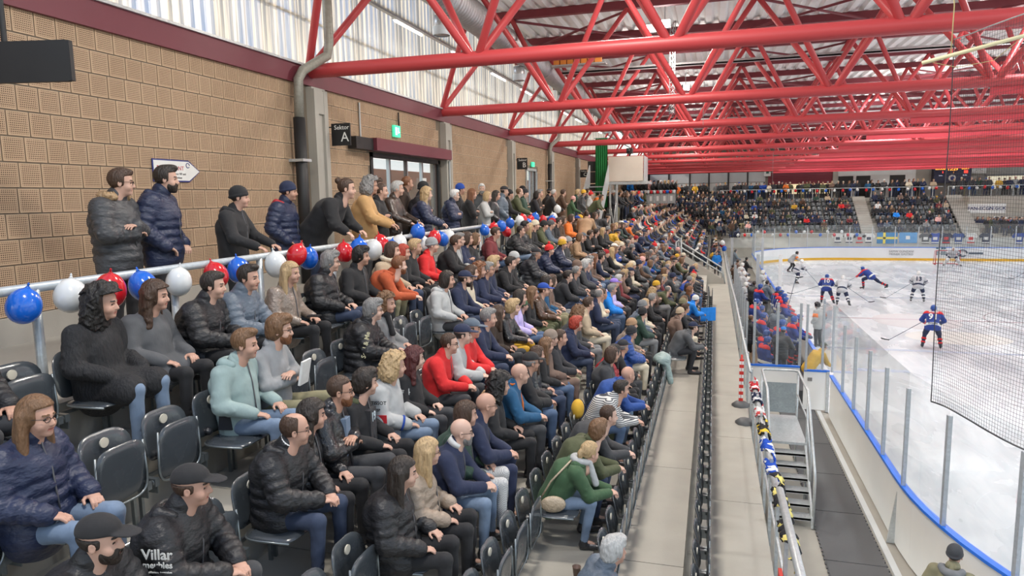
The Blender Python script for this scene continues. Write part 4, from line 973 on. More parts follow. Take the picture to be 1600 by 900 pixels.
# red and white barrier posts on rubber feet
BAR, t, bs = newmat('barrier_stripes'); N, L = t.nodes, t.links; tc = N.new('ShaderNodeTexCoord'); w = N.new('ShaderNodeTexWave'); w.bands_direction = 'Z'; w.inputs['Scale'].default_value = 2.1; L.new(tc.outputs['Object'], w.inputs[0])
rr = N.new('ShaderNodeValToRGB'); rr.color_ramp.interpolation = 'CONSTANT'; rr.color_ramp.elements[0].color = (.6, .03, .02, 1); rr.color_ramp.elements[1].position = .5; rr.color_ramp.elements[1].color = (.75, .75, .73, 1); L.new(w.outputs[0], rr.inputs[0]); L.new(rr.outputs[0], bs.inputs['Base Color'])
for x, y, h, lab in ((.66, 15.4, 1.05, 'red and white barrier post standing upright on the walkway edge'), (.70, 14.2, .0, 'black rubber barrier foot lying nearer on the walkway edge')):
    e = empty('barrier_post', (x, y, -4.61)); c = MB(); c.lathe([(.19, 0), (.19, .05), (.12, .10), (.06, .12), (0, .12)], 8); c.build('rubber_foot', [RUB], e)
    if h: c = MB(); c.box((-.045, -.02, .1), (.045, .02, h)); c.build('striped_board', [BAR], e); c = MB(); c.tube([(0, 0, .1), (0, 0, h+.1)], .022, 8); c.build('pole', [mat('barrier_red', (.55, .03, .02), .5)], e)
    tag(e, lab, 'barrier post')
e = empty('barrier_plank', (.80, 5.4, -4.5)); c = MB(); c.box((-.02, 0, 0), (.02, 2.4, .18), 0, Matrix.Rotation(.06, 4, 'X')); c.build('plank', [mat('barrier_red', (.55, .03, .02), .5)], e); tag(e, 'red and white barrier plank leaning under the near rail', 'barrier plank')
# ---------------------------------------------------------------- steel stair down to the ice level
e = empty('steel_stair', (1.15, 13.4, ZI)); sx = .78
L0 = 1.22
g = MB(); g.box((0, 1.25, L0-.05), (sx, 3.1, L0)); g.build('landing', [GALV], e)
for k in range(6):
    yy = .0+.21*k; zz = .175*(k+1); q = MB(); q.box((.04, yy, zz-.04), (sx-.04, yy+.25, zz)); q.box((.04, yy, zz-.05), (sx-.04, yy+.02, zz+.005)); q.build('tread', [GALV], e)
for x in (0, sx-.04):
    q = MB(); q.hexa([(x, -.05, -.0), (x+.04, -.05, 0), (x+.04, 1.3, 1.02), (x, 1.3, 1.02), (x, -.05, .22), (x+.04, -.05, .22), (x+.04, 1.3, 1.22), (x, 1.3, 1.22)]); q.build('stringer', [GALV], e)
for x in (0.0, sx):
    for yy, z0, z1 in ((-.02, 0, 1.0), (.60, .55, 1.55), (1.3, 0, 2.27), (3.05, 0, 2.27)):
        q = MB(); q.tube([(x, yy, z0), (x, yy, z1)], .024, 10); q.build('post', [GALV], e)
q = MB(); q.tube([(sx, -.02, .0), (sx, -.02, 1.0), (sx, .03, 1.08), (sx, 1.25, 2.22), (sx, 1.38, 2.29), (sx, 2.95, 2.29), (sx-.08, 3.05, 2.29), (.08, 3.05, 2.29), (0, 2.98, 2.29), (0, 1.38, 2.29), (0, 1.25, 2.22), (0, .0, 1.05)], .028, 12); q.build('handrail', [GALV], e)
q = MB(); q.tube([(sx, .6, 1.0), (sx, 1.3, 1.72), (sx, 3.05, 1.74)], .018, 8); q.build('middle_rail', [GALV], e)
q = MB(); q.box((.03, 3.03, 1.3), (sx-.03, 3.04, 2.0)); q.build('mesh_panel', [mat('grating_panel', (.33, .37, .38), .5, .4, 'galv')], e)
tag(e, 'short galvanised steel stair with handrails down to the rubber mats', 'stair')
# rubber matting
mt = empty('floor_mat'); tag(mt, kind='structure')
for i in range(9):
    y = 4.2+2.0*i; q = MB(); q.box((1.98, y+.01, ZI-.01), (2.93-(0 if y > 13 else 0), y+1.99, ZI+.012))
    q.build('mat', [RUB], mt)
    z = MB()
    for j in range(14):
        for x in (1.955, 2.93): z.box((x, y+.02+j*.142, ZI-.01), (x+.028, y+.09+j*.142, ZI+.012))
    o = z.build('mat_teeth', [RUB], mt); o['kind'] = 'stuff'
q = MB(); q.box((2.99, 8, ZI-.01), (3.10, 21, ZI+.03)); struct('trim_8', q, [mat('ice_slush', (.62, .64, .64), .6, 0, 'concrete')])
# ---------------------------------------------------------------- dasher boards, glass and posts
near, far = board_line(26)
def offs(pts, d):
    out = []
    for i, p in enumerate(pts):
        a = Vector(pts[max(i-1, 0)]); b = Vector(pts[min(i+1, len(pts)-1)]); t = (b-a).normalized(); out.append((p[0]-t.y*d, p[1]+t.x*d))
    return out
def ribbon(name, pts, d0, d1, z0, z1, m, parent=None):
    a = offs(pts, d0); b = offs(pts, d1); q = MB(); vs = []
    for (x, y), (u, v) in zip(a, b): vs += [(x, y, z0), (u, v, z0), (u, v, z1), (x, y, z1)]
    n = len(pts); fs = []
    for i in range(n-1):
        for j in range(4): fs.append((4*i+j, 4*i+(j+1) % 4, 4*(i+1)+(j+1) % 4, 4*(i+1)+j))
    fs += [(3, 2, 1, 0), (4*n-4, 4*n-3, 4*n-2, 4*n-1)]
    q.add(vs, fs); return q.build(name, [m], parent)
# a walk along the board line by arc length
nearpath = near+[(BX0, y) for y in (14.2, 15.7, 17.2, 18.7, 20.5)]
def resample(pts, step):
    out = [pts[0]]; acc = 0
    for a, b in zip(pts, pts[1:]):
        a = Vector(a); b = Vector(b); L_ = (b-a).length; d = step-acc
        while d <= L_: out.append(tuple(a+(b-a)*(d/L_))); d += step
        acc = (acc+L_) % step
    return out
def boards(name, pts, label, both=True):
    e = empty(name, (pts[0][0], pts[0][1], 0)); e.location = (0, 0, 0)
    fine = resample(pts, .5)+[pts[-1]]
    i = 0
    while i < len(fine)-1:
        seg = fine[i:i+6]
        if len(seg) < 2: break
        ribbon('panel', seg, -.0, .05, ZI+.02, -5.12, WHITEP, e); ribbon('kick_strip', seg, -.012, .0, ZI+.0, ZI+.22, YELP, e); i += 5
    ribbon('cap_rail', fine, -.03, .085, -5.12, -5.07, BLUEP, e); tag(e, label, 'dasher boards'); return e
boards('dasher_boards', nearpath, 'white dasher boards with blue cap curving past the lower right')
postm = mat('glass_post', (.52, .55, .58), .35, .4, 'galv')
def glazing(pts, step, label, zt=-3.06, zp=-3.34, name='rink_glass'):
    P_ = resample(pts, step)
    if (Vector(P_[-1])-Vector(pts[-1])).length > .3: P_.append(pts[-1])
    e = empty(name)
    for a, b in zip(P_, P_[1:]):
        q = MB(); d = (Vector(b)-Vector(a)).normalized(); n_ = Vector((-d.y, d.x))*.03; a_ = Vector(a)+n_+d*.01; b_ = Vector(b)+n_-d*.01; n2 = n_*.2
        q.hexa([(a_.x, a_.y, -5.07), (b_.x, b_.y, -5.07), (b_.x+n2.x, b_.y+n2.y, -5.07), (a_.x+n2.x, a_.y+n2.y, -5.07), (a_.x, a_.y, zt), (b_.x, b_.y, zt), (b_.x+n2.x, b_.y+n2.y, zt), (a_.x+n2.x, a_.y+n2.y, zt)]); q.build('pane', [GLASS], e)
        q = MB(); q.box((-.035, -.03, 0), (.035, .03, zp+5.07)); q.build('post', [postm], e, loc=(a[0]+n_.x*1.4, a[1]+n_.y*1.4, -5.07), rot=(0, 0, math.atan2(d.y, d.x)))
    tag(e, label, 'rink glass'); return e
glazing(nearpath[8:], 1.48, 'clear rink glass with steel posts above the curving near boards')
for x, y, wd_ in ((3.27, 13.15, 'tapered'),):
    q = MB(); q.add([(x-.14, y-.02, ZI), (x, y-.02, ZI), (x, y-.02, -5.2), (x-.14, y+.02, ZI), (x, y+.02, ZI), (x, y+.02, -5.2)], [(0, 1, 2), (5, 4, 3), (0, 3, 4, 1), (1, 4, 5, 2), (2, 5, 3, 0)]); o = q.build('board_brace', [GALV]); tag(o, 'tapered grey triangular brace behind the near dasher boards', 'brace')
# bench side boards up to the far corner
boards('bench_boards', [(BX0, y) for y in (23.2, 30, 36, 42, 48, 54)], 'low white boards between the team benches and the ice')
boards('corner_boards', [(BX0, 54.2)]+far+[(x, BY1) for x in (14, 18, 22, 26, 31)], 'white dasher boards with yellow strip around the far end')
glazing([(BX0, 58.5)]+far+[(x, BY1) for x in (14, 18, 22, 26, 31)], 1.9, 'clear rink glass around the far end of the ice', -3.0, -3.2)
# gate at the near end of the bench
e = empty('bench_gate', (2.62, 21.0, 0)); q = MB(); q.box((0, 0, ZI+.05), (.68, .06, -5.12)); q.build('panel', [WHITEP], e); q = MB(); q.box((0, -.02, -5.12), (.68, .08, -5.07)); q.build('cap_rail', [BLUEP], e)
q = MB(); q.box((.10, -.02, -5.4), (.22, 0, -5.3)); q.build('latch', [GREY], e); q = MB(); q.box((.60, -.03, ZI), (.68, .09, -5.1)); q.build('hinge_post', [GALV], e); tag(e, 'white gate with blue cap beside the player bench', 'gate')
# ---------------------------------------------------------------- team benches
e = empty('end_board', (0, 21.4, 0)); q = MB(); q.box((.95, 0, ZI), (2.55, .06, -5.12)); q.build('panel', [WHITEP], e); q = MB(); q.box((.95, -.03, -5.12), (2.55, .09, -5.07)); q.build('cap_rail', [BLUEP], e)
for i, x in enumerate((1.22, 1.87, 2.5)):
    q = MB(); q.box((x, 0, -5.07), (x+.07, .06, -3.2)); q.build('post', [postm], e)
for x in (1.27, 1.92): q = MB(); q.box((x, .025, -5.05), (x+.6, .035, -3.25)); q.build('pane', [GLASS], e)
tag(e, 'white end board with glass posts closing the player bench', 'bench end board')
for yb, lab in ((22.2, 'near'), (37.0, 'far')):
    e = empty('players_bench', (1.5, yb, ZI+.35)); q = MB(); q.box((-.2, 0, .40), (.2, 12.4, .45)); q.build('seat', [mat('bench_wood', (.3, .2, .12), .6)], e)
    for i in range(7): q = MB(); q.box((-.15, .2+2*i, 0), (.15, .26+2*i, .4)); q.build('leg', [GALV], e)
    q = MB(); q.box((-.6, -.3, -.35), (1.7, 12.8, 0)); q.build('platform', [RUB], e); tag(e, f'long {lab} players bench on its black rubber platform', 'bench')
# glass behind and between the benches
e = empty('bench_glass', (1.02, 21.5, 0))
for i in range(9):
    yy = 1.6*i; q = MB(); q.box((0, yy, -5.6), (.05, yy+.06, -3.2)); q.build('post', [postm], e); q = MB(); q.box((.02, yy+.06, -5.3), (.03, yy+1.6, -3.3)); q.build('pane', [GLASS], e)
tag(e, 'clear glass screens on posts behind the near player bench', 'bench screen')
for i, (x0, y, w, lab) in enumerate(((2.2, 36.2, 1.05, 'tall glass divider at the far end of the near bench'), (1.3, 50.0, 2.0, 'tall glass divider beyond the far bench'))):
    e = empty('bench_divider', (x0, y, 0)); 
    for x in (0, w): q = MB(); q.box((x-.08, 0, ZI), (x+.08, .12, -3.0)); q.build('post', [WHITEP if i == 0 and x else postm], e)
    q = MB(); q.box((.05, .05, -5.2), (w-.05, .06, -3.1)); q.build('pane', [GLASS], e); tag(e, lab, 'divider')
# penalty side glass box at the near end of the bench by the ice
e = empty('corner_screen', (2.62, 20.9, 0))
for x, y in ((.0, 0), (.45, .1), (.68, -.1), (.62, 1.3)): q = MB(); q.box((x, y, -5.07), (x+.06, y+.07, -3.15)); q.build('post', [postm], e)
for a, b in (((.03, .03), (.45, .1)), ((.5, .1), (.7, -.1)), ((.66, 0), (.62, 1.3))):
    q = MB(); q.hexa([(a[0], a[1], -5.05), (b[0], b[1], -5.05), (b[0]+.01, b[1]+.01, -5.05), (a[0]+.01, a[1]+.01, -5.05), (a[0], a[1], -3.2), (b[0], b[1], -3.2), (b[0]+.01, b[1]+.01, -3.2), (a[0]+.01, a[1]+.01, -3.2)]); q.build('pane', [GLASS], e)
tag(e, 'clear corner glass with steel posts above the bench gate', 'rink glass')
# ---------------------------------------------------------------- protective net above the near corner
i0 = min(range(len(near)), key=lambda i: abs(near[i][1]-11.9)); npath = [p for p in near if 5.2 < p[1] < 11.9]+[(3.35, 11.9)]
npath = npath[::-1]; fine = resample(npath, .05)
m_net = mat('net_cord', (.045, .045, .05), .8)
zt, zb_ = 2.2, -3.30; H = zt-zb_
def npt(i, z):
    x, y = fine[i]; s = (z-zb_)/H; bulge = .06*math.sin(i*.09+z*.9)*math.sin(math.pi*min(1, max(0, s)))
    drop = .0
    return (x+bulge*.6, y+bulge*.4, z+.035*math.sin(i*.11+.4)*(1-s))
nv = len(fine); vs = []; fs = []
def cord(pts, r):
    n0 = len(vs)
    for j, p in enumerate(pts):
        a = Vector(pts[min(j+1, len(pts)-1)])-Vector(pts[max(j-1, 0)]); a.normalize(); u = a.cross(Vector((.3, .8, .1))).normalized(); v = a.cross(u)
        for k in range(3): t = 2*math.pi*k/3; w = Vector(p)+(u*math.cos(t)+v*math.sin(t))*r; vs.append(tuple(w))
    for j in range(len(pts)-1):
        for k in range(3): fs.append((n0+j*3+k, n0+j*3+(k+1) % 3, n0+j*3+3+(k+1) % 3, n0+j*3+3+k))
for i in range(0, nv): cord([npt(i, zb_+H*j/30) for j in range(31)], .0021)
nh = int(H/.052)
for j in range(nh+1):
    z = zb_+j*.052; cord([npt(i, z) for i in list(range(0, nv, 3))+[nv-1]], .0021)
e = empty('safety_net'); q = MB(); q.v = vs; q.f = fs; q.m = [0]*len(fs); q.sm = [False]*len(fs); o = q.build('netting', [m_net], e); o['kind'] = 'stuff'
q = MB(); q.tube([npt(i, zb_) for i in range(0, nv, 3)], .012, 6); q.build('lower_cord', [m_net], e); q = MB(); q.tube([npt(0, zb_+H*j/30) for j in range(31)], .008, 6); q.build('edge_cord', [m_net], e)
q = MB(); q.tube([npt(i, zt) for i in range(0, nv, 3)], .01, 6); q.build('upper_cable', [GALV], e); tag(e, 'dark protective netting hanging above the near corner glass', 'net')
# ---------------------------------------------------------------- goal at the far end
e = empty('goal', (18.35, 66.4, ZI)); gm = mat('goal_red', (.5, .03, .03), .4)
q = MB(); q.tube([(0, 0, 0), (0, 0, 1.22), (1.83, 0, 1.22), (1.83, 0, 0)], .035, 10); q.build('goal_frame', [gm], e)
q = MB(); q.tube([(0, 0, .03), (.1, 1.0, .03), (1.73, 1.0, .03), (1.83, 0, .03)], .03, 8); q.tube([(.1, 1.0, .03), (.05, .5, 1.2)], .02, 6); q.tube([(1.73, 1.0, .03), (1.78, .5, 1.2)], .02, 6); q.build('base_frame', [gm], e)
q = MB()
for i in range(19): x = .03+i*.098; q.tube([(x, 0, 1.2), (x, .5, 1.18), (x*.93+.06, 1.0, .03)], .006, 3, caps=False)
for i in range(12): z = .03+i*.1; q.tube([(.03, 1.0-.5*z/1.2, z), (1.8, 1.0-.5*z/1.2, z)], .006, 3, caps=False)
o = q.build('goal_net', [WHITE], e); o['kind'] = 'stuff'; tag(e, 'red framed ice hockey goal before the far boards', 'goal')
bpy.context.view_layer.update()
# ---------------------------------------------------------------- tip-up seats
SEATM = mat('seat_plastic', (.048, .056, .064), .24, 0, 'plastic'); SEATM.node_tree.nodes['Principled BSDF'].inputs['Coat Weight'].default_value = .25
SFR = mat('seat_frame_steel', (.26, .29, .30), .35, .7, 'galv'); BADGE = mat('seat_badge', (.58, .54, .44), .6)
def shell(w, h, t, curve, n=18, rings=5, tilt=0, z0=0, x0=0, topk=1.0):
    """rounded, curved plastic shell standing in the y-z plane, front towards +x"""
    q = MB(); vs = []; fs = []
    def pt(a, r):
        c, s = math.cos(a), math.sin(a); e_ = .45
        y = w/2*math.copysign(abs(c)**e_, c)*r; z = h/2*math.copysign(abs(s)**e_, s)*r
        if z > 0: y *= 1-.16*topk*(2*z/h)**2
        return y, z
    for side in (0, 1):
        for k in range(rings+1):
            r = k/rings if k < rings else 1.0
            for i in range(n):
                y, z = pt(2*math.pi*i/n, max(r, .001)); dx = curve*(y/(w/2))**2 - tilt*z/h
                lip = .0 if k < rings else -.006
                vs.append((x0+dx+(t/2 if side else -t/2)*(1 if k < rings else .3), y, z0+h/2+z))
    m = n*(rings+1)
    for side in (0, 1):
        for k in range(rings):
            for i in range(n):
                a, b, c, d = side*m+k*n+i, side*m+k*n+(i+1) % n, side*m+(k+1)*n+(i+1) % n, side*m+(k+1)*n+i
                fs.append((a, b, c, d) if not side else (d, c, b, a))
    for i in range(n): fs.append((rings*n+i, rings*n+(i+1) % n, m+rings*n+(i+1) % n, m+rings*n+i))
    q.add(vs, fs, 0, True); return q
back_me = shell(.455, .36, .022, .045, 26, 4, .06, .45, -.02).mesh('backrest', [SEATM])
panup_me = shell(.43, .43, .03, .012, 26, 4, -.03, .30, .12, .3).mesh('seat_pan', [SEATM])
qd = shell(.43, .43, .03, .012, 26, 4, 0, 0, 0, .3); Mx = Matrix.Translation((.05, 0, .43)) @ Matrix.Rotation(math.pi/2, 4, 'Y'); qd.v = [tuple(Mx @ Vector(v)) for v in qd.v]; pandn_me = qd.mesh('seat_pan', [SEATM])
def rimof(M=None, x=.125, z0=.30):
    q = MB(); pts = []
    for i in range(17):
        a = math.pi*(-.02)-math.pi*(i/16)*.96; c, s = math.cos(a), math.sin(a); y = .215*math.copysign(abs(c)**.45, c); z = .215*math.copysign(abs(s)**.45, s); pts.append((x+.012*(y/.215)**2+.0, y, z0+.215+z))
    pts = [(x+.01, .20, z0+.40)]+pts+[(x+.01, -.20, z0+.40)]
    if M: pts = [tuple(M @ Vector(p)) for p in pts]
    q.tube(pts, .009, 6); return q
rimup_me = rimof().mesh('seat_rim', [SFR]); rimdn_me = rimof(Matrix.Translation((.05, 0, .43)) @ Matrix.Rotation(math.pi/2, 4, 'Y') @ Matrix.Translation((-.12, 0, -.30))).mesh('seat_rim', [SFR])
q = MB(); 
for s in (1, -1):
    q.box((-.05, .235*s-.012, 0), (-.02, .235*s+.012, .62)); q.box((-.05, .235*s-.02, .30), (.13, .235*s+.02, .36)); q.tube([(.10, .215*s, .33), (.10, .255*s, .33)], .022, 8); q.box((.02, .225*s-.004, .24), (.12, .225*s+.004, .32))
q.box((-.048, -.23, .31), (-.028, .23, .34)); frame_me = q.mesh('seat_frame', [SFR])
q = MB(); q.tube([(-.013, 0, .735), (-.002, 0, .735)], .036, 14); q.sm = [False]*len(q.f); badge_me = q.mesh('number_disc', [BADGE])
SEATS = {}
def seat(k, y, occ=False, label=None, rz=0, xyz=None):
    loc = xyz or (XB[k-1], y, TZ[k-1])
    b = link('tip_up_seat', frame_me, None, None, loc, (0, 0, rz))
    bk_ = link('backrest', back_me, b); sp_ = link('seat_pan', pandn_me if occ else panup_me, b); link('seat_rim', rimdn_me if occ else rimup_me, sp_); link('number_disc', badge_me, bk_, None, (.012, 0, 0))
    tag(b, label, 'seat', 'grey tip-up seats in the side stand'); SEATS[(k, round(y, 2))] = b; return b
# ---------------------------------------------------------------- far end of the hall
mb = MB(); mb.box((XW-.5, YF, -6.3), (33, YF+.3, 5.6)); struct('wall_far', mb, [CONC_D])
mb = MB(); mb.box((XW, 80.4, -1.2), (33, YF, -.62)); struct('floor_far', mb, [CONC])
mb = MB(); mb.box((.9, 72.6, ZI), (33, 72.9, -4.3)); struct('wall_parapet', mb, [CONC])
mb = MB(); mb.box((1.0, 72.55, -5.35), (33, 72.6, -4.35)); struct('trim_9', mb, [CONC_W])
for k in range(8):
    mb = MB(); mb.box((-7.0 if k > 1 else .8, 74.3+.76*k-.4*(k == 0), TZ[-1]-1.5), (33, 81, -4.05+.446*k)); struct('terrace_far', mb, [CONC_D if k % 2 else CONC])
mb = MB(); mb.box((.8, 72.9, -6), (33, 74.4, -4.4)); struct('floor_walk', mb, [CONC])
for k in range(16):
    mb = MB(); mb.box((13.95, 74.3+.38*k-.3, -4.3), (15.15, 81, -3.82+.223*k)); struct('stair_step', mb, [CONC_P])
for k in range(16):
    mb = MB(); mb.box((22.6, 74.3+.38*k-.3, -4.3), (24.0, 81, -3.82+.223*k)); struct('stair_step', mb, [CONC_P])
mb = MB(); mb.box((24.0, 77.5, -4.3), (33, 80.4, -.7)); struct('wall_block', mb, [mat('warm_concrete', (.42, .38, .32), .9, 0, 'concrete')])
# glazed facade on the left
fa = empty('facade', (0, YF-.02, 0)); FRB = mat('facade_frame', (.03, .03, .035), .5)
xs = [-7.4, -5.1, -2.7, -.55, 1.6, 3.7, 5.7]
for a, b in zip(xs, xs[1:]):
    for z0, z1, c in ((1.35, 2.45, (.50, .52, .54)), (.35, 1.28, (.58, .58, .56))):
        q = MB(); q.box((a+.1, -.06, z0), (b-.1, -.03, z1)); q.build('blind_panel', [mat('blind_%d' % int(z0*10), c, .4)], fa)
    q = MB(); q.box((a-.06, -.14, -.6), (a+.08, 0, 2.6)); q.build('mullion', [FRB], fa)
q = MB(); q.box((-7.4, -.03, -.6), (5.7, -.02, .3)); q.build('dark_base', [FRB], fa); q = MB(); q.box((-7.4, -.12, 2.5), (5.7, 0, 2.62)); q.build('head_rail', [FRB], fa); q = MB(); q.box((-5.2, -.10, .9), (-4.6, -.07, 1.2)); q.build('blue_sign', [mat('sign_blue', (.03, .04, .2), .5)], fa)
tag(fa, 'dark framed glazed facade with pale blinds behind the far left crowd', 'facade')
sh = empty('kiosk_front', (5.9, YF-.02, 0)); SHM = mat('shutter_maroon', (.20, .02, .04), .5)
for i in range(7): q = MB(); q.box((0, -.16-.02*(i % 2), 1.02+.19*i), (6.7, -.02, 1.19+.19*i)); q.build('shutter_slat', [SHM], sh)
LITW = emis('lit_window', (1.0, .82, .50), .55)
for i in range(3): q = MB(); q.box((.15+2.2*i, -.05, -.1), (2.2+2.2*i, -.03, 1.0)); q.build('lit_pane', [LITW], sh); q = MB(); q.box((2.2*i, -.12, -.6), (2.2*i+.14, 0, 1.05)); q.build('post', [SHM], sh)
q = MB(); q.box((0, -.1, -.6), (6.7, -.03, -.1)); q.build('counter', [GREY], sh); tag(sh, 'kiosk with maroon shutter slats and lit windows at the far end', 'kiosk')
q = MB(); q.box((0, -.1, 0), (.7, .3, .85)); q.box((.2, -.11, .3), (.5, -.1, .6), 1); o = q.build('lit_sign', [WHITE, mat('sign_ink', (.02, .1, .08), .5)], loc=(5.45, YF-.3, 1.95)); tag(o, 'small white sign box at the left end of the maroon kiosk', 'sign')
mb = MB(); mb.box((13.0, YF-.1, -.6), (20.8, YF, 2.3)); struct('wall_white', mb, [WHITEP])
mb = MB(); mb.box((12.6, YF-.4, -.6), (13.1, YF, 2.6)); struct('trim_10', mb, [CONC_P])
mb = MB(); mb.box((20.8, YF-.1, -.6), (33, YF, 2.6)); struct('wall_end', mb, [CONC_P])
for i, (a, b) in enumerate(((13.2, 14.7), (15.0, 16.4), (18.3, 19.8))):
    e = empty(f'door_{i+4}', (0, YF-.12, 0)); tag(e, kind='structure'); q = MB(); q.box((a, -.04, -.6), (b, 0, 1.75)); q.build('door_leaf', [BLACKP], e); q = MB(); q.box((b-.2, -.1, .3), (b-.12, -.04, .45)); q.build('handle', [GALV], e)
# scoreboard
e = empty('scoreboard', (22.3, 83, .78)); NAVYP = mat('board_navy', (.012, .016, .06), .4); ORL = emis('led_orange', (1, .38, .03), 2.2); RDL = emis('led_red', (1, .05, .03), 1.6); lw = emis('led_white', (.8, .85, 1), .8)
q = MB(); q.box((0, 0, 0), (3.4, 1.0, 1.66)); q.build('cabinet', [NAVYP], e)
fx = (math.pi/2, 0, 0)
lettering('12:29', .44, ORL, e, (1.7, -.02, 1.42), fx, .01, True); lettering('ROOCKN', .24, ORL, e, (.62, -.02, 1.46), fx, .01, True); lettering('GCKLI', .24, ORL, e, (2.85, -.02, 1.46), fx, .01, True)
q = MB(); q.box((2.75, -.03, .98), (3.1, -.01, 1.28)); q.build('score_digit', [RDL], e); lettering('2', .26, RDL, e, (.8, -.02, 1.12), fx, .01, True); lettering('1', .22, ORL, e, (1.8, -.02, 1.06), fx, .01, True); lettering('Strafen', .13, lw, e, (.62, -.02, .78), fx); lettering('Strafen', .13, lw, e, (2.85, -.02, .78), fx)
q = MB(); q.lathe([(.34, 0), (.34, .02), (0, .02)], 20, 0, Matrix.Translation((1.7, 0, .5)) @ Matrix.Rotation(math.pi/2, 4, 'X')); q.build('emblem', [WHITE], e); q = MB(); q.lathe([(.2, 0), (.2, .03), (0, .03)], 16, 0, Matrix.Translation((1.72, 0, .48)) @ Matrix.Rotation(math.pi/2, 4, 'X')); q.build('emblem_core', [mat('sign_blue', (.03, .04, .2), .5)], e)
tag(e, 'dark blue scoreboard showing 12:29 in orange digits', 'scoreboard')
e = empty('wall_clock_panel', (25.9, 83.4, 1.72)); q = MB(); q.box((0, 0, 0), (1.3, .1, .75)); q.build('panel', [WHITE], e); lettering('21C', .4, GREY, e, (.65, -.02, .38), fx); tag(e, 'white panel with grey figures right of the scoreboard', 'sign')
# lit opening on the right end
e = empty('bar_opening', (27.5, YF-.14, .1)); q = MB(); q.box((0, 0, 0), (5, .05, 1.3)); q.build('lit_back', [emis('bar_light', (.9, .82, .62), .4)], e); q = MB(); q.box((-.2, -.1, 1.3), (5, .05, 1.5)); q.box((-.9, -.1, .3), (-.2, .05, 1.3)); q.build('frame', [GREY], e); tag(e, 'lit bar opening in the end wall at the far right', 'bar')
# rails with balloons at the far end
def rail_x(name, x0, x1, y, z, zdeck, lab, step=1.9, m=GALV):
    e = empty(name, (x0, y, zdeck)); q = MB(); q.tube([(0, 0, z-zdeck), (x1-x0, 0, z-zdeck)], .04, 8); q.build('rail_tube', [m], e)
    n = int((x1-x0)/step)
    for i in range(n+1): p = MB(); p.box((i*step-.03, -.03, 0), (i*step+.03, .03, z-zdeck)); p.build('post', [m], e)
    tag(e, lab, 'handrail')
rail_x('handrail', .7, 22.5, 80.5, .42, -.62, 'long handrail along the far upper walkway'); rail_x('handrail', 23.0, 33, 80.5, .42, -.62, 'handrail of the far walkway right of the scoreboard')
rail_x('handrail', 1.6, 13.5, 72.75, -3.95, -4.3, 'low rail with balloons on the far parapet', 1.7)
seqf = ['white', 'red', 'blue', 'white', 'red', 'blue']
i = 0; x = 1.0
nb3 = {'red': 0, 'blue': 0, 'white': 0}
def ordn(i): return ORD[i] if i < 12 else NB[i] if i < 15 else f'{i+1}th'
while x < 31:
    if not 22.3 < x < 23.4:
        c = seqf[i % 6]; nb3[c] += 1; balloon(x, 80.38, .22+RND.uniform(-.06, .06), c, f'{c} balloon on the far walkway rail, {ordn(nb3[c]-1)} {c} one from the left', 'balloons on the far walkway rail', 1.15, True)
    i += 1; x += RND.uniform(.62, .86)
nb3 = {'red': 0, 'blue': 0, 'white': 0}; x = 1.7; i = 0
while x < 13.6:
    c = ['blue', 'white', 'red', 'blue', 'white', 'red', 'white', 'red', 'blue'][i % 9]; nb3[c] += 1
    balloon(x, 72.5, -4.08+RND.choice((0, 0, .3)), c, f'{c} balloon on the far parapet above the boards, {ordn(nb3[c]-1)} {c} one', 'balloons on the far parapet', 1.15, True); i += 1; x += RND.uniform(.55, .8)
# jerseys, flags and banners hung on the far parapet
def jersey_flat(x, cmain, cband, lab, w=.95):
    e = empty('hung_jersey', (x, 72.5, -4.9)); q = MB(); pts = [(-.3, 0), (.3, 0), (.3, .62), (.48, .5), (.58, .72), (.3, 1.0), (.1, .95), (-.1, .95), (-.3, 1.0), (-.58, .72), (-.48, .5), (-.3, .62)]
    n = len(pts); q.add([(a, .0, b) for a, b in pts]+[(a, .03, b) for a, b in pts], [tuple(range(n)), tuple(range(n, 2*n))[::-1]]+[(i, n+i, n+(i+1) % n, (i+1) % n) for i in range(n)]); q.build('shirt', [cmat(cmain, 'cloth')], e)
    q = MB(); q.box((-.3, -.012, .06), (.3, 0, .16)); q.box((-.18, -.012, .35), (.18, 0, .62)); q.build('print', [cmat(cband, 'cloth')], e); tag(e, lab, 'jersey', 'jerseys hung on the far parapet')
for x, a, b, l in ((11.6, 'white', 'navy', 'white jersey hung leftmost on the far parapet'), (12.6, 'white', 'navy', 'white jersey hung second from the left on the far parapet'), (13.5, 'lightgrey', 'red', 'pale jersey with red print left of the yellow cross flag'), (14.3, 'white', 'navy', 'white jersey hung just left of the yellow cross flag'),
    (19.1, 'darkgrey', 'white', 'dark grey jersey right of the light blue flag'), (19.9, 'royal', 'white', 'royal blue jersey right of the light blue flag'), (20.8, 'navy', 'red', 'navy jersey with red print on the far parapet'), (21.8, 'blue', 'white', 'blue jersey behind the net edge on the far parapet'), (22.8, 'white', 'red', 'white jersey with red print seen through the net'), (24.0, 'navy', 'white', 'navy jersey with white print seen through the net'), (26.6, 'royal', 'white', 'royal blue jersey hung far right on the parapet'), (27.8, 'navy', 'pink', 'navy jersey with pink print hung far right'), (28.9, 'white', 'pink', 'white jersey with pink print hung far right'), (30.6, 'white', 'black', 'white jersey with black print at the right edge')): jersey_flat(x, a, b, l)
e = empty('flag', (15.0, 72.5, -4.9)); q = MB(); q.box((0, 0, 0), (1.75, .02, 1.05)); q.build('cloth', [mat('flag_blue', (.02, .20, .45), .8)], e); q = MB(); q.box((0, -.01, .42), (1.75, 0, .63)); q.box((.52, -.01, 0), (.74, 0, 1.05)); q.build('cross', [mat('flag_yellow', (.85, .68, .08), .8)], e); tag(e, 'blue flag with a yellow cross on the far parapet', 'flag')
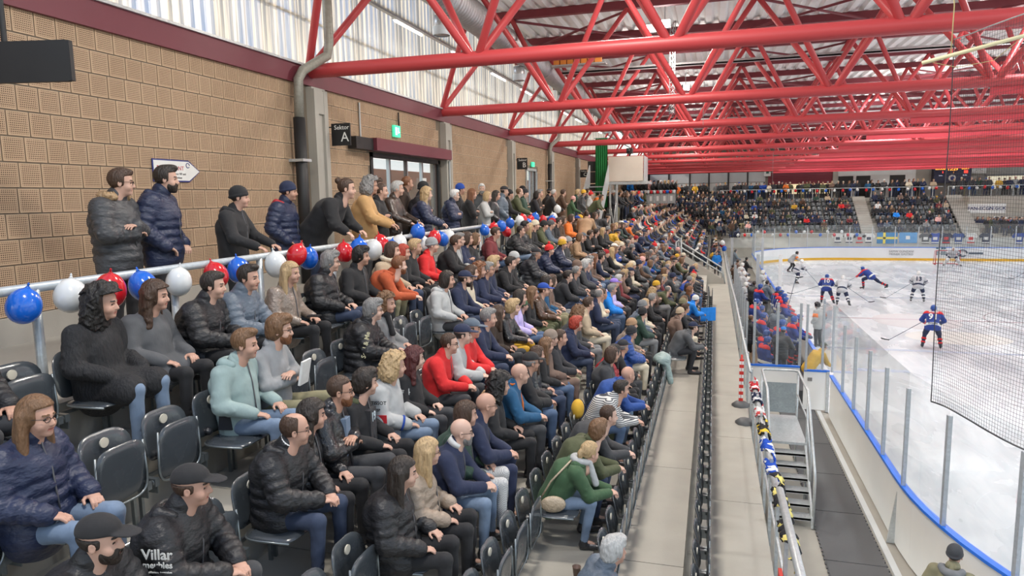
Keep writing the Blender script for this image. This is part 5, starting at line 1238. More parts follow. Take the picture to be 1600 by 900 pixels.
e = empty('flag', (16.9, 72.5, -4.85)); q = MB(); q.box((0, 0, 0), (1.5, .02, 1.0)); q.build('cloth', [mat('flag_light_blue', (.10, .32, .62), .8)], e); q = MB(); q.box((.55, -.01, .35), (.9, 0, .68)); q.build('emblem', [WHITE], e); tag(e, 'plain light blue flag beside the yellow cross flag', 'flag')
e = empty('banner', (23.9, 77.4, -2.25)); q = MB(); q.box((0, 0, 0), (3.2, .03, .9)); q.build('sheet', [WHITE], e); lettering('FAN-ECGN GCK', .44, mat('ink_blue', (.02, .03, .12), .7), e, (1.6, -.02, .45), fx, .005, True); tag(e, 'white hand painted fan banner on the concrete at the far right', 'banner')
# adverts on the far boards
for x, s, z, lab in ((13.6, 'SAMW GÜNZANI\nMEINER GASTRO', -5.55, 'grey two line lettering'),): 
    e = empty('board_advert', (x+3.0, 70.24, -5.6)); lettering(s, .26, GREY, e, (0, 0, 0), fx); tag(e, 'grey two line advert lettering on the far boards', 'advert')
e = empty('board_advert', (19.4, 70.2, -5.95)); q = MB()
for i in range(5):
    for j in range(5):
        if (i*3+j*2+i*j) % 3: q.box((i*.2, 0, j*.18), (i*.2+.17, .02, j*.18+.15))
q.build('pattern', [mat('advert_teal', (.05, .12, .16), .5)], e); tag(e, 'dark square emblem advert on the far boards', 'advert')
for x, c, l in ((21.5, 'slate', 'round grey emblem advert left of the goal'), (28.8, 'plum', 'round emblem advert right of the goal')):
    e = empty('board_advert', (x, 70.2, -5.6)); q = MB(); q.tube([(.35*math.cos(t), 0, .3*math.sin(t)) for t in [i*.5 for i in range(12)]], .06, 6); q.build('ring', [cmat(c, 'cloth')], e); q = MB(); q.box((.5, 0, -.08), (1.6, .02, .08)); q.build('line', [cmat(c, 'cloth')], e); tag(e, l, 'advert')
# ---------------------------------------------------------------- parapet of the stair opening in the side stand
e = empty('stair_parapet', (0, 37, 0)); q = MB()
q.hexa([(-1.75, 0, -4.6), (.6, 0, -5.2), (.6, .16, -5.2), (-1.75, .16, -4.6), (-1.75, 0, -2.92), (.6, 0, -4.40), (.6, .16, -4.40), (-1.75, .16, -2.92)]); q.build('wall', [CONC_P], e)
for dz in (.55, .28): q = MB(); q.tube([(-1.75, .08, -2.92+dz-.3), (-1.72, .08, -2.92+dz), (.5, .08, -4.32+dz), (.66, .08, -4.6)], .035, 8); q.build('rail_tube', [GALV], e)
for t in (0, .33, .66, 1): x = -1.7+2.2*t; z = -2.95-1.4*t; p = MB(); p.tube([(x, .08, z), (x, .08, z+.5)], .025, 8); p.build('post', [GALV], e)
tag(e, 'sloping concrete parapet with two steel rails in the side stand', 'parapet')
e = empty('tall_rail_frame', (-1.8, 36.4, -3.7)); q = MB(); q.tube([(0, 0, 0), (0, 0, 1.3), (.22, .2, 1.5), (.25, .25, .2)], .05, 8); q.build('frame', [GALV], e); tag(e, 'bent steel rail frame at the top of the sloping parapet', 'rail')
# ---------------------------------------------------------------- camera platform, steel stair, green curtain
e = empty('camera_platform', (-5.4, 37, ZD)); z0 = .62-ZD
q = MB(); q.box((0, 0, z0), (2.1, 2.2, z0+.14)); q.build('deck', [GALV], e)
q = MB(); q.box((0.0, -.03, z0+.16), (1.83, 0, z0+1.45)); q.build('front_panel', [mat('cream_panel', (.62, .55, .47), .6, 0, 'paint')], e)
q = MB(); q.box((1.86, -.03, z0+.1), (1.90, 1.9, z0+1.45)); q.build('side_panel', [GALV], e)
for x, y in ((.04, .1), (.40, .1), (.04, 2.0)): q = MB(); q.box((x, y, -2.9 if y < 1 else 0), (x+.09, y+.09, z0)); q.build('leg', [GALV], e)
q = MB(); q.tube([(.1, .1, -1.0), (.4, .1, 1.2)], .02, 6); q.tube([(.4, .1, -1.0), (.1, .1, 1.2)], .02, 6); q.build('cross_brace', [GALV], e)
tag(e, 'raised camera platform with cream front panel on steel legs', 'platform')
e = empty('steel_stair', (-6.35, 33.6, ZD))
for k in range(8): q = MB(); q.box((.05, .36*k, .26*(k+1)-.05), (1.0, .36*k+.28, .26*(k+1))); q.build('tread', [GALV], e)
for x in (0, 1.0): q = MB(); q.hexa([(x, -.2, 0), (x+.05, -.2, 0), (x+.05, 3, 2.2), (x, 3, 2.2), (x, -.2, .9), (x+.05, -.2, .9), (x+.05, 3, 3.2), (x, 3, 3.2)]); q.build('side_board', [GALV], e)
tag(e, 'open steel stair climbing to the camera platform', 'stair')
e = empty('curtain', (-6.35, 38.6, -.6)); q = MB(); vs = []; n = 24
for i in range(n+1): x = .68*i/n; d = .05*math.sin(i*1.5); vs += [(x, d, 0), (x, d*.7, 3.8)]
q.add(vs, [(2*i, 2*i+2, 2*i+3, 2*i+1) for i in range(n)], 0, True); q.build('cloth', [mat('curtain_green', (.01, .17, .04), .85)], e); rod('rail', (-.1, 0, 3.8), (.8, 0, 3.8), .02, GALV, e, 6); tag(e, 'tall dark green curtain hanging behind the steel stair', 'curtain')
for i, (x, z, w, h) in enumerate(((-6.85, .75, .5, .62), (-6.8, 1.4, .45, .55), (-6.75, .2, .4, .5))):
    q = MB(); q.box((0, 0, 0), (w, .4, h)); q.box((.05, -.01, .05), (w-.05, 0, h-.05), 1); o = q.build('loudspeaker', [BLACKP, mat('speaker_mesh', (.03, .03, .03), .9)], loc=(x, 38.7, z)); tag(o, ('lower' if i == 2 else 'middle' if i == 0 else 'upper')+' black case stacked left of the green curtain', 'case', 'black cases by the curtain')
e = empty('video_camera', (-4.5, 37.4, 2.1)); q = MB(); q.box((0, 0, .15), (.3, .55, .42)); q.lathe([(.06, 0), (.08, .25), (0, .25)], 10, 0, Matrix.Translation((.15, 0, .28)) @ Matrix.Rotation(math.pi/2, 4, 'X')); q.build('camera_body', [BLACKP], e)
for a in (-.3, 0, .3): q = MB(); q.tube([(.15, .25, .15), (.15+a, .25+abs(a)-.2, -1.3)], .02, 6); q.build('tripod_leg', [BLACKP], e)
tag(e, 'black video camera on a tripod on the raised platform', 'camera')
# gate and low box at the front of the stairs
e = empty('gate_fence', (-5.75, 58, -.7)); 
for i in range(5): q = MB(); q.box((.55*i, 0, .05), (.55*i+.5, .03, .85)); q.build('panel', [mat('fence_panel', (.38, .40, .40), .5, .2)], e); q = MB(); q.box((.55*i+.15, -.02, .25), (.55*i+.33, 0, .65)); q.build('notice', [WHITE], e)
for i in range(6): q = MB(); q.box((.55*i-.03, -.02, 0), (.55*i+.02, .04, 1.1)); q.build('post', [GALV], e)
q = MB(); q.box((-.03, -.02, 1.08), (2.78, .04, 1.13)); q.build('rail', [GALV], e); tag(e, 'grey panelled fence with white notices high in the far left stand', 'fence')
for i in range(11): balloon(-5.7+.26*i, 57.85, .28, ['white', 'blue', 'white', 'red', 'white', 'red', 'white', 'red', 'blue', 'red', 'white'][i], f'balloon on the panelled fence, {ORD[i]} from the left', 'balloons on the panelled fence', 1.0, True)
mb = MB(); mb.box((-5.3, 56, -2), (-4.9, 62, -.7)); struct('trim_11', mb, [CONC_P])
q = MB(); q.box((0, 0, 0), (.9, .25, 1.6)); o = q.build('timber_column', [mat('timber', (.42, .24, .08), .6, 0, 'paint')], loc=(-7.4, 64, -.9)); tag(o, 'yellow brown timber column by the far left walkway', 'column')
bpy.context.view_layer.update()
# ---------------------------------------------------------------- people
# seated guests named one by one: row | y | pose | jacket kind:colour | trousers | hair:colour | turn | options | label
SEATED = '''
1|3.05|lap|puffer:black|charcoal|short:dark|.25||person in black jacket cut by the left edge, hand resting on knee
2|2.94|lap|puffer:navy|sky|long:light|.0|g|woman with brown hair and glasses in navy puffer at lower left
3|2.52|clasp|puffer:black|charcoal|capback:dark|.25|hat=cap:black beard=dark|man in black cap at the bottom left corner
3|3.14|clasp|puffer:black|charcoal|capback:brown|.25|hat=cap:black hood=plain v|man in black cap with white lettering on his black sleeve
1|4.17|lap|furcoat:black|sky|frizz:black|.25||woman with black curly hair in shaggy black coat
1|4.70|lap|coat:darkgrey|black|wavy:brown|.25||woman with long wavy brown hair in grey coat
1|5.27|clasp|puffer:black|black|short:dark|.25||dark haired man in black jacket below the upper rail
1|5.78|clasp|puffer:slate|black|quiff:dark|.0||man in dark blue jacket beside a rail post
1|6.68|lap|leather:taupe|black|long:blond|.0|m|blonde woman in taupe leather jacket with fleece cuffs
1|7.48|lap|puffer:black|indigo|shaggy:grey|.25|g|grey haired man with glasses in black puffer and jeans
1|8.73|lean|cloth:rust|khaki|short:reddish|.5|beard=reddish hood=plain|bearded man in rust orange jacket leaning forward
1|8.30|lap|cloth:black|black|shaggy:black|.25||black haired person behind the rust orange jacket
1|9.24|lap|cloth:beige|indigo|bob:brown|.25|sc|woman in beige jacket with patterned scarf
1|9.62|lap|cloth:black|black|bob:copper|.25||red haired woman in black jacket right of the beige jacket
1|10.02|lap|cloth:black|black|short:blond|.25||short haired blonde in black with a blue scarf
1|10.74|lap|cloth:red|charcoal|capback:grey|.25|hat=beanie:heather|person in red jacket with grey beanie
1|11.60|clasp|coat:black|black|short:brown|.25|g|man in black coat and glasses right of the red jacket
1|12.05|lap|cloth:lightgrey|black|short:grey|.25|g|grey haired man with glasses half hidden behind the black coat
1|12.50|cross|cloth:navy|cream|bob:brown|.25||woman in navy and cream with folded arms
1|13.00|lap|cloth:black|black|bob:light|.5||woman with highlighted hair in black jacket
1|14.29|lap|cloth:maroon|denim|short:brown|.25|hood=plain|person in maroon coat in the top row
1|16.04|clasp|puffer:black|sky|crop:dark|.25|hood=plain|man in black quilted jacket in the top row
1|16.69|lap|puffer:ink|black|short:black|.25||black haired person right of the black quilted jacket
1|17.25|lap|cloth:charcoal|black|long:blond|.5||blonde in charcoal jacket in the top row
1|17.80|lap|cloth:black|black|capback:light|.25|hat=beanie:cream|person with cream beanie in the top row
1|18.44|clasp|cloth:olive|olive|capback:dark|.25|hat=beanie:black|man in olive jacket and black beanie in the top row
1|19.28|clasp|cloth:slate|charcoal|capback:brown|.25|hat=beanie:darkgrey|person in grey camouflage jacket with grey beanie
1|19.85|lap|cloth:charcoal|black|capback:brown|.25|hat=beanie:crimson|person with dark red beanie in the top row
1|20.66|lap|cloth:black|black|short:dark|.25||dark haired person in black at the end of the top row
1|21.3|lap|cloth:brown|black|bob:brown|.25||person in brown coat at the end of the top row
1|22.65|lap|cloth:orange|navy|bob:brown|.25|fl|person in orange holding a red and white flag
2|4.83|lap|cloth:sage|sky|quiff:light|.25|pn hood=plain tk|young man in pale sage jacket and light jeans
2|5.30|cross|knit:heather|khaki|shaggy:light|.25|g beard=reddish pp|bearded man with glasses in grey sweater, arms crossed
2|6.94|clasp|puffer:black|black|shaggy:grey|.25|g hood=plain ar|grey haired woman in black puffer with gothic sleeve print
2|7.50|lap|coat:grey|grey|curly:light|.0|bs|woman with light curls in grey coat and black scarf
2|9.48|lap|cloth:lightgrey|charcoal|bob:dark|.25|hood=plain|dark haired woman in pale grey hooded jacket
2|10.02|clasp|cloth:navy|indigo|capback:dark|.25|hat=cap:navy beard=dark|bearded man in navy cap with club scarf
2|10.55|lap|cloth:cream|navy|long:brown|.25||brown haired woman in cream scarf behind the navy cap
2|10.95|lap|cloth:navy|navy|curly:reddish|.25||person with reddish curls in navy
2|11.13|clasp|cloth:navy|indigo|short:grey|.25|g dx|man with glasses and grey temples in navy jacket
2|11.70|lap|cloth:navy|indigo|shaggy:blond|.25||blond person in navy right of the man with glasses
2|12.55|clasp|cloth:black|charcoal|short:dark|.25|hood=plain|dark haired man in black jacket holding a jersey
2|13.10|lap|cloth:black|denim|capback:grey|.25|hat=beanie:lightgrey|person in pale grey beanie in the second row
2|14.50|clasp|puffer:ink|charcoal|capback:grey|.25|hat=cap:ink|man in dark cap and dark quilted jacket in the second row
2|15.82|clasp|puffer:navy|black|capback:dark|.25|hat=bobble:red|person in red bobble hat and navy jacket
2|17.24|clasp|puffer:navy|navy|capback:dark|.25|hat=beanie:mustard|person in navy hooded jacket with yellow edged beanie
2|17.70|lap|cloth:white|black|capback:light|.25|hat=beanie:peach|person with peach beanie in the second row
2|18.47|lap|cloth:charcoal|black|capback:grey|.25|hat=beanie:heather|person in charcoal with heather grey beanie
2|20.18|lap|cloth:tan|black|bob:light|.25||person in tan jacket in the second row
2|20.7|lap|cloth:black|black|capback:dark|.25|hat=cap:slate|person in slate grey cap in the second row
2|21.97|cross|cloth:black|sky|short:brown|.25|hood=plain|brown haired man in black hooded top with folded arms
2|23.2|lap|cloth:black|black|short:dark|.5||dark haired person in black right of the folded arms
2|24.7|lap|coat:black|black|long:blond|.25||long haired blonde in black coat in the second row
2|27.33|lap|cloth:ink|black|long:light|.25||long haired woman in dark coat near the white cap
2|29.9|lap|cloth:black|black|capback:light|.25|hat=cap:white|person in white cap in the second row
3|5.0|cross|leather:black|charcoal|crop:brown|.25|g beard=reddish bsh|bearded man with glasses in black leather jacket
3|5.47|lap|cloth:black|black|shaggy:dark|.25|hood=plain hc=olive n19|dark haired youth in jersey number 19 under black jacket
3|6.07|lap|jersey:lightgrey|sky|curly:blond|.25|tis|blonde curly woman in white hockey jersey with sleeve adverts
3|6.58|lap|jersey:black|charcoal|wavy:wine|.5|t44|woman with wine red hair in black hockey jersey
3|7.37|clasp|cloth:red|charcoal|crop:brown|.25|g|man with glasses in bright red hooded jacket
3|7.78|clasp|jersey:lightgrey|charcoal|capback:dark|.25|hat=cap:navy|man in navy cap and white jersey right of the red jacket
3|8.15|clasp|jersey:red|denim|capback:dark|.25|hat=cap:slate|man in slate cap and red jersey with blue scarf
3|8.78|clasp|cloth:navy|indigo|short:grey|.25||greying man in plain navy coat
3|9.61|lap|coat:chocolate|charcoal|long:brown|.5||woman with long brown hair behind the leather jacket
3|10.05|clasp|leather:black|mustard|shaggy:blond|.25||blond man in glossy black leather jacket and mustard trousers
3|10.42|lap|cloth:plum|denim|bob:brown|.5|s|child in plum hooded top right of the leather jacket
3|10.75|lap|cloth:lavender|denim|bob:dark|.25||dark haired person in lavender jacket
3|11.23|lap|cloth:navy|olive|capback:light|.25|hat=beanie:green s|small child in green beanie and navy team jacket
3|11.60|lap|cloth:black|olive|long:light|.25||blonde with patterned headband in the third row
3|12.06|clasp|leather:brown|olive|capback:brown|.25|hat=cap:royal|man in royal blue cap and dark brown jacket
3|12.62|lap|cloth:teal|khaki|bob:dark|.25||dark haired person in blue and cream jacket
3|13.1|lap|cloth:mocha|grey|bob:brown|.25||brown haired person in mocha jacket in the third row
3|15.16|clasp|cloth:ink|denim|crop:grey|.25||broad grey haired man in dark jacket and jeans
3|15.75|lap|cloth:charcoal|black|capback:brown|.25|hat=beanie:mocha|person in brown beanie behind the broad grey haired man
3|16.3|clasp|cloth:charcoal|charcoal|shaggy:silver|.25||silver haired man in charcoal in the third row
3|16.9|clasp|cloth:navy|grey|short:grey|.25||grey haired man in navy right of the silver hair
3|17.5|lap|cloth:slate|sky|curly:grey|.25||person with grey curls in the third row
3|18.2|lap|cloth:mocha|denim|long:reddish|.25||long haired redhead in mocha coat in the third row
3|19.46|lap|cloth:cream|denim|frizz:dark|.5||woman with dark curls in cream jacket
3|4.62|lap|leather:black|black|wavy:dark|.5||dark haired woman half hidden behind the balding man in padded coat
3|4.24|clasp|puffer:black|indigo|balding:brown|.25|g hood=plain wc tick|balding man with glasses in black padded coat and white collar
4|4.62|lap|puffer:black|black|long:dark|.25|tick2|woman with straight dark hair in black jacket at the bottom
4|5.10|lap|puffer:bronze|black|long:blond|.25|g|blonde woman in shiny bronze puffer at the bottom
4|5.68|clasp|cloth:navy|sky|bald:grey|.25|g beard=grey wc|bald bearded man with glasses in navy blazer
4|6.02|lap|cloth:forest|check|bob:brown|.25||brown haired person in dark green with checked trousers
4|6.35|clasp|cloth:navy|navy|bald:brown|.25|g|bald man with glasses in dark navy behind the brown hair
4|7.15|lap|cloth:black|black|frizz:black|.25|hood=fur|person with black curls and fur trimmed hood
4|7.62|clasp|cloth:teal|charcoal|bald:grey|.25|oz|bald man in blue fleece with orange zip
4|8.15|clasp|coat:black|denim|capback:grey|.25|g hat=cap:black|man in black flat cap and glasses
4|8.92|lap|leather:black|indigo|long:brown|.25||woman with very long brown hair in black leather
4|9.45|lap|cloth:black|denim|long:light|.25||long haired woman half hidden behind the flat cap
4|9.92|clasp|cloth:ink|khaki|crop:brown|.25|hood=plain|balding man in dark hooded jacket in the fourth row
4|9.72|lap|coat:mocha|mocha|capback:brown|.25|hat=beanie:taupe|person in taupe beanie and long brown coat
4|11.2|clasp|cloth:navy|indigo|shaggy:copper|.25|hood=plain|person with bright copper red hair in navy coat
4|11.85|lap|cloth:charcoal|grey|curly:light|.5||person with light brown curls behind the copper hair
4|12.88|lap|cloth:beige|cream|short:brown|.25||brown haired man in beige and white jacket
4|15.49|clasp|cloth:azure|denim|short:grey|.25|hood=plain|grey haired person in bright azure jacket
4|16.56|lap|cloth:lavender|charcoal|capback:grey|.25|hat=cap:purple|person in purple cap in the fourth row
4|17.39|lap|cloth:black|black|short:silver|.25||silver blond person behind the purple cap
4|17.95|lap|cloth:maroon|black|short:brown|.25||brown haired person in maroon in the fourth row
4|20.43|lap|cloth:cream|black|capback:light|.25|hat=beanie:cream|person in cream bobble beanie in the fourth row
5|7.97|lean|cloth:charcoal|indigo|crop:brown|.25||balding man in charcoal sweater leaning forward
5|7.38|lean|cloth:olive|indigo|shaggy:light|.5||fair haired person in olive behind the blonde bun
5|6.86|lean|cloth:green|sky|tail:blond|.25|hood=plain bag hs|blonde woman with ponytail in green jacket and shoulder bag
5|9.27|lean|stripe:white|denim|short:dark|.25||dark haired man in black and white striped sweater
5|9.95|lean|cloth:blue|sky|bald:brown|.25|hood=plain|bald man in deep blue jacket behind the striped sweater
5|11.55|clasp|cloth:black|charcoal|capback:grey|.5|hat=cap:ink|man in dark cap and black jacket behind the bald blue jacket
5|11.10|lap|puffer:crimson|black|long:black|.25||black haired woman in crimson puffer
5|10.70|lap|cloth:charcoal|black|bob:brown|.25||brown haired person left of the crimson puffer
5|12.74|clasp|puffer:blue|cream|capback:grey|.25|hat=beanie:ink|man in black beanie and blue padded jacket
5|13.60|lap|cloth:taupe|black|capback:brown|.25|hat=beanie:tan|person in tan beanie in the fifth row
5|15.0|clasp|cloth:forest|grey|capback:dark|.5|hat=beanie:black|man in black beanie and dark green jacket
5|15.7|lap|cloth:slate|black|capback:grey|.25|hat=beanie:grey|person in grey ribbed beanie in the fifth row
5|16.47|lap|cloth:cream|black|long:blond|.25||long haired blonde in cream in the fifth row
5|17.2|clasp|cloth:black|black|short:grey|.25||grey haired man in black in the fifth row
5|18.6|lap|furcoat:black|black|curly:blond|.25||blonde woman in black furry coat
6|5.45|lap|puffer:slate|indigo|shaggy:silver|.25||silver haired man in slate blue jacket at the bottom centre
6|16.3|lean|cloth:darkgrey|ink|capback:dark|.25|hat=cap:navy hood=plain|man in navy cap and grey hooded coat beside the aisle
6|17.6|lap|cloth:mocha|cream|capback:brown|.25|hat=beanie:beige|person in beige beanie behind the grey coat
6|18.3|clasp|cloth:ink|black|short:brown|.25||brown haired man in dark jacket in the sixth row
6|19.2|lap|cloth:black|black|capback:light|.25|hat=beanie:khaki|person in khaki beanie in the sixth row
6|20.1|lap|cloth:charcoal|black|long:light|.25||long haired woman in charcoal in the sixth row
6|21.0|lean|cloth:azure|navy|capback:dark|.25|hat=beanie:white|person in azure jacket with white beanie in the sixth row
'''
occ = {}
def deco_text(b, body, size, m, loc, rot, name='print'): return lettering(body, size, m, b, loc, rot, .0015, True, name=name)
WPR = mat('print_white', (.75, .75, .72), .6)
def extras(b, pose, opts, jc):
    P = POSES[pose]; sh = Vector(J(pose, 'sh', -1)); el = Vector(J(pose, 'el', -1)); ch = Vector(P['ch']); nb = Vector(P['nb'])
    d = (el-sh).normalized(); mid = sh.lerp(el, .45)
    def sleeve(name='sleeve_print', off=.085):
        # plate frame on the outside of the right upper arm: x along the text, facing -y
        n = Vector((0, -1, 0)); x = Vector((1, 0, 0)); return n, x
    if 'v' in opts:
        deco_text(b, 'Villar', .085, WPR, (mid.x+.02, mid.y-.100, mid.z+.05), (math.pi/2, 0, .05)); deco_text(b, 'meubles', .052, WPR, (mid.x+.02, mid.y-.103, mid.z-.01), (math.pi/2, 0, .05)); deco_text(b, 'ameublement decoration', .016, WPR, (mid.x+.02, mid.y-.105, mid.z-.05), (math.pi/2, 0, .05))
    if 'ar' in opts:
        lettering('Soul & Me', .075, mat('print_cream', (.7, .65, .42), .6), b, (mid.x+.05, mid.y-.108, mid.z-.03), (math.pi/2, math.radians(-78), .05), .0015, True, name='print')
    if 'tis' in opts:
        e = WPR; bk = mat('print_black', (.015, .015, .015), .6); q = MB(); q.box((mid.x-.045, mid.y-.121, mid.z-.15), (mid.x+.10, mid.y-.112, mid.z-.07)); q.build('sleeve_patch', [mat('patch_red', (.55, .02, .03), .7)], b)
        deco_text(b, 'TISSOT', .048, bk, (mid.x+.025, mid.y-.116, mid.z+.05), (math.pi/2, 0, 0)); deco_text(b, 'TSP', .038, bk, (mid.x+.01, mid.y-.118, mid.z-.02), (math.pi/2, 0, 0)); deco_text(b, 'Fan', .04, WPR, (mid.x+.025, mid.y-.123, mid.z-.11), (math.pi/2, 0, 0))
        w = Vector(J(pose, 'wr', -1)); q = MB(); a = Vector(J(pose, 'el', -1)).lerp(w, .78); q.tube([a, a.lerp(w, .35)], .078, 14); q.build('cuff_band', [cmat('royal', 'cloth')], b)
    if 't44' in opts: deco_text(b, 'TISSOT', .046, WPR, (mid.x+.025, mid.y-.116, mid.z+.05), (math.pi/2, 0, 0)); deco_text(b, '44', .10, WPR, (ch.x+.10, ch.y-.21, ch.z+.02), (math.pi/2, 0, .3))
    if 'n19' in opts:
        q = MB(); q.box((ch.x+.14, -.085, ch.z-.22), (ch.x+.198, .085, ch.z+.10)); q.build('jersey_front', [cmat('ink', 'cloth')], b); deco_text(b, '19', .12, mat('print_ice', (.55, .66, .72), .6), (ch.x+.200, 0, ch.z+.02), (math.pi/2, 0, math.pi/2))
    if 'pn' in opts:
        q = MB(); q.hexa([(ch.x-.02, -.222, ch.z-.34), (ch.x+.10, -.205, ch.z-.34), (ch.x+.10, -.18, ch.z-.34), (ch.x-.02, -.18, ch.z-.34), (ch.x+.02, -.216, ch.z-.02), (ch.x+.05, -.212, ch.z-.02), (ch.x+.05, -.18, ch.z-.02), (ch.x+.02, -.18, ch.z-.02)]); q.build('side_panel', [cmat('ink', 'cloth')], b)
        q = MB(); q.tube([(nb.x+.05, 0, nb.z-.02), (ch.x+.17, 0, ch.z+.02), (ch.x+.18, 0, ch.z-.28)], .006, 6); q.build('zip', [cmat('ink', 'cloth')], b)
    if 'oz' in opts:
        q = MB(); q.tube([(nb.x+.07, -.03, nb.z+.05), (nb.x+.08, 0, nb.z-.05), (ch.x+.185, 0, ch.z-.02), (ch.x+.19, 0, ch.z-.3)], .014, 6); q.tube([(nb.x-.08, 0, nb.z+.05), (nb.x, -.085, nb.z+.045), (nb.x+.07, -.03, nb.z+.05)], .012, 6); q.build('orange_zip', [cmat('orange', 'cloth')], b)
    if 'wc' in opts:
        u = (Vector(P['hd'])-nb).normalized(); k_ = .97; link('shirt_collar', collar_mesh(pose), b, [cmat('white', 'cloth')], nb*(1-k_)+u*.036, None, k_)
    if 'tick' in opts or 'tick2' in opts:
        q = MB(); x0 = ch.x+.02; z0 = ch.z+.03; y0 = -.215
        q.add([(x0, y0, z0+.02), (x0+.012, y0, z0), (x0+.06, y0+.004, z0+.03), (x0+.018, y0, z0+.012)], [(0, 1, 2, 3)]); q.build('mark', [WPR], b)
    if 'bag' in opts:
        q = MB(); q.tube([(.02, -.19, .56), (.16, -.20, .80), (.34, -.17, .98), (.42, .02, .98), (.40, .19, .86), (.2, .21, .6)], .011, 6); q.build('bag_strap', [cmat('beige', 'leather')], b)
        f = Field((-.1, -.42, .38), (.45, -.12, .75), .012); f.ell((.18, -.26, .56), (.14, .05, .095), .01); V, Q = f.net(); o = link('shoulder_bag', np_mesh('shoulder_bag', V, Q), b, [cmat('beige', 'leather')])
    if 'hs' in opts or 'bs' in opts or 'sc' in opts:
        f = Field(nb-.25 if False else (nb.x-.25, -.25, nb.z-.3), (nb.x+.3, .25, nb.z+.2), .012)
        for i in range(12): t = i*math.pi/6; f.ell((nb.x+.01+.085*math.cos(t), .085*math.sin(t), nb.z+.045-.02*math.cos(t)), (.04, .04, .036), .02)
        f.cone((nb.x+.10, -.04, nb.z+.02), (nb.x+.17, -.05, nb.z-.22), .035, .04, .02); f.ripple(.004, 70, 1); V, Q = f.net()
        link('scarf', np_mesh('scarf', V, Q), b, [cmat('lightgrey' if 'hs' in opts else 'black' if 'bs' in opts else 'cream', 'cloth')])
    if 'fl' in opts:
        q = MB(); q.box((.3, -.35, .55), (.62, .3, .60), 0, Matrix.Rotation(.15, 4, 'Y')); q.box((.3, -.35, .601), (.42, .3, .603), 1, Matrix.Rotation(.15, 4, 'Y')); q.build('held_flag', [cmat('red', 'cloth'), cmat('white', 'cloth')], b)
    if 'm' in opts:
        q = MB(); w = Vector(J(pose, 'wr', 1)); q.box((w.x+.05, -.05, w.z+.03), (w.x+.19, .05, w.z+.045)); q.build('phone', [BLACKP], b)
    if 'pp' in opts:
        q = MB(); q.box((.30, -.08, .78), (.32, .08, 1.0), 0, Matrix.Rotation(.2, 4, 'Y')); q.build('paper', [cmat('white', 'cloth')], b)
    if 'bsh' in opts:
        q = MB(); q.box((ch.x+.13, -.05, ch.z-.2), (ch.x+.192, .05, ch.z+.12)); q.build('shirt_front', [cmat('sky', 'cloth')], b)
gi = 0
for ln in SEATED.strip().split('\n'):
    k, y, pose, jk, tc, hr, turn, op, lab = ln.split('|'); k = int(k); y = float(y); jk, jc = jk.split(':'); hair, hc = hr.split(':')
    ops = op.split(); kw = {}; flags = []
    for w in ops:
        if '=' in w: a, v = w.split('='); kw[{'hc': 'hoodc'}.get(a, a)] = v
        else: flags.append(w)
    s = .74 if 's' in flags else RND.uniform(.97, 1.03)
    tkind = 'check' if tc == 'check' else None
    if 'woman' in lab or 'blonde' in lab: s *= .97
    px = XB[k-1]; yaw = RND.uniform(.0, .22) if k < 4 else RND.uniform(.12, .42)
    b = person((px, y, TZ[k-1]+(.11 if 's' in flags else 0)), pose, jk, jc, 'silver' if tc == 'check' else tc, hair, hc, lab, yaw, float(turn)+RND.choice((0, 0, .25 if k > 2 else 0)), s, RND.choice((0, 1, 1, 2, 3, 0)), 0, 'guests seated in the side stand', glasses='g' in flags, tkind=tkind, **kw)
    extras(b, pose, flags, jc); occ.setdefault(k, []).append((y, lab))
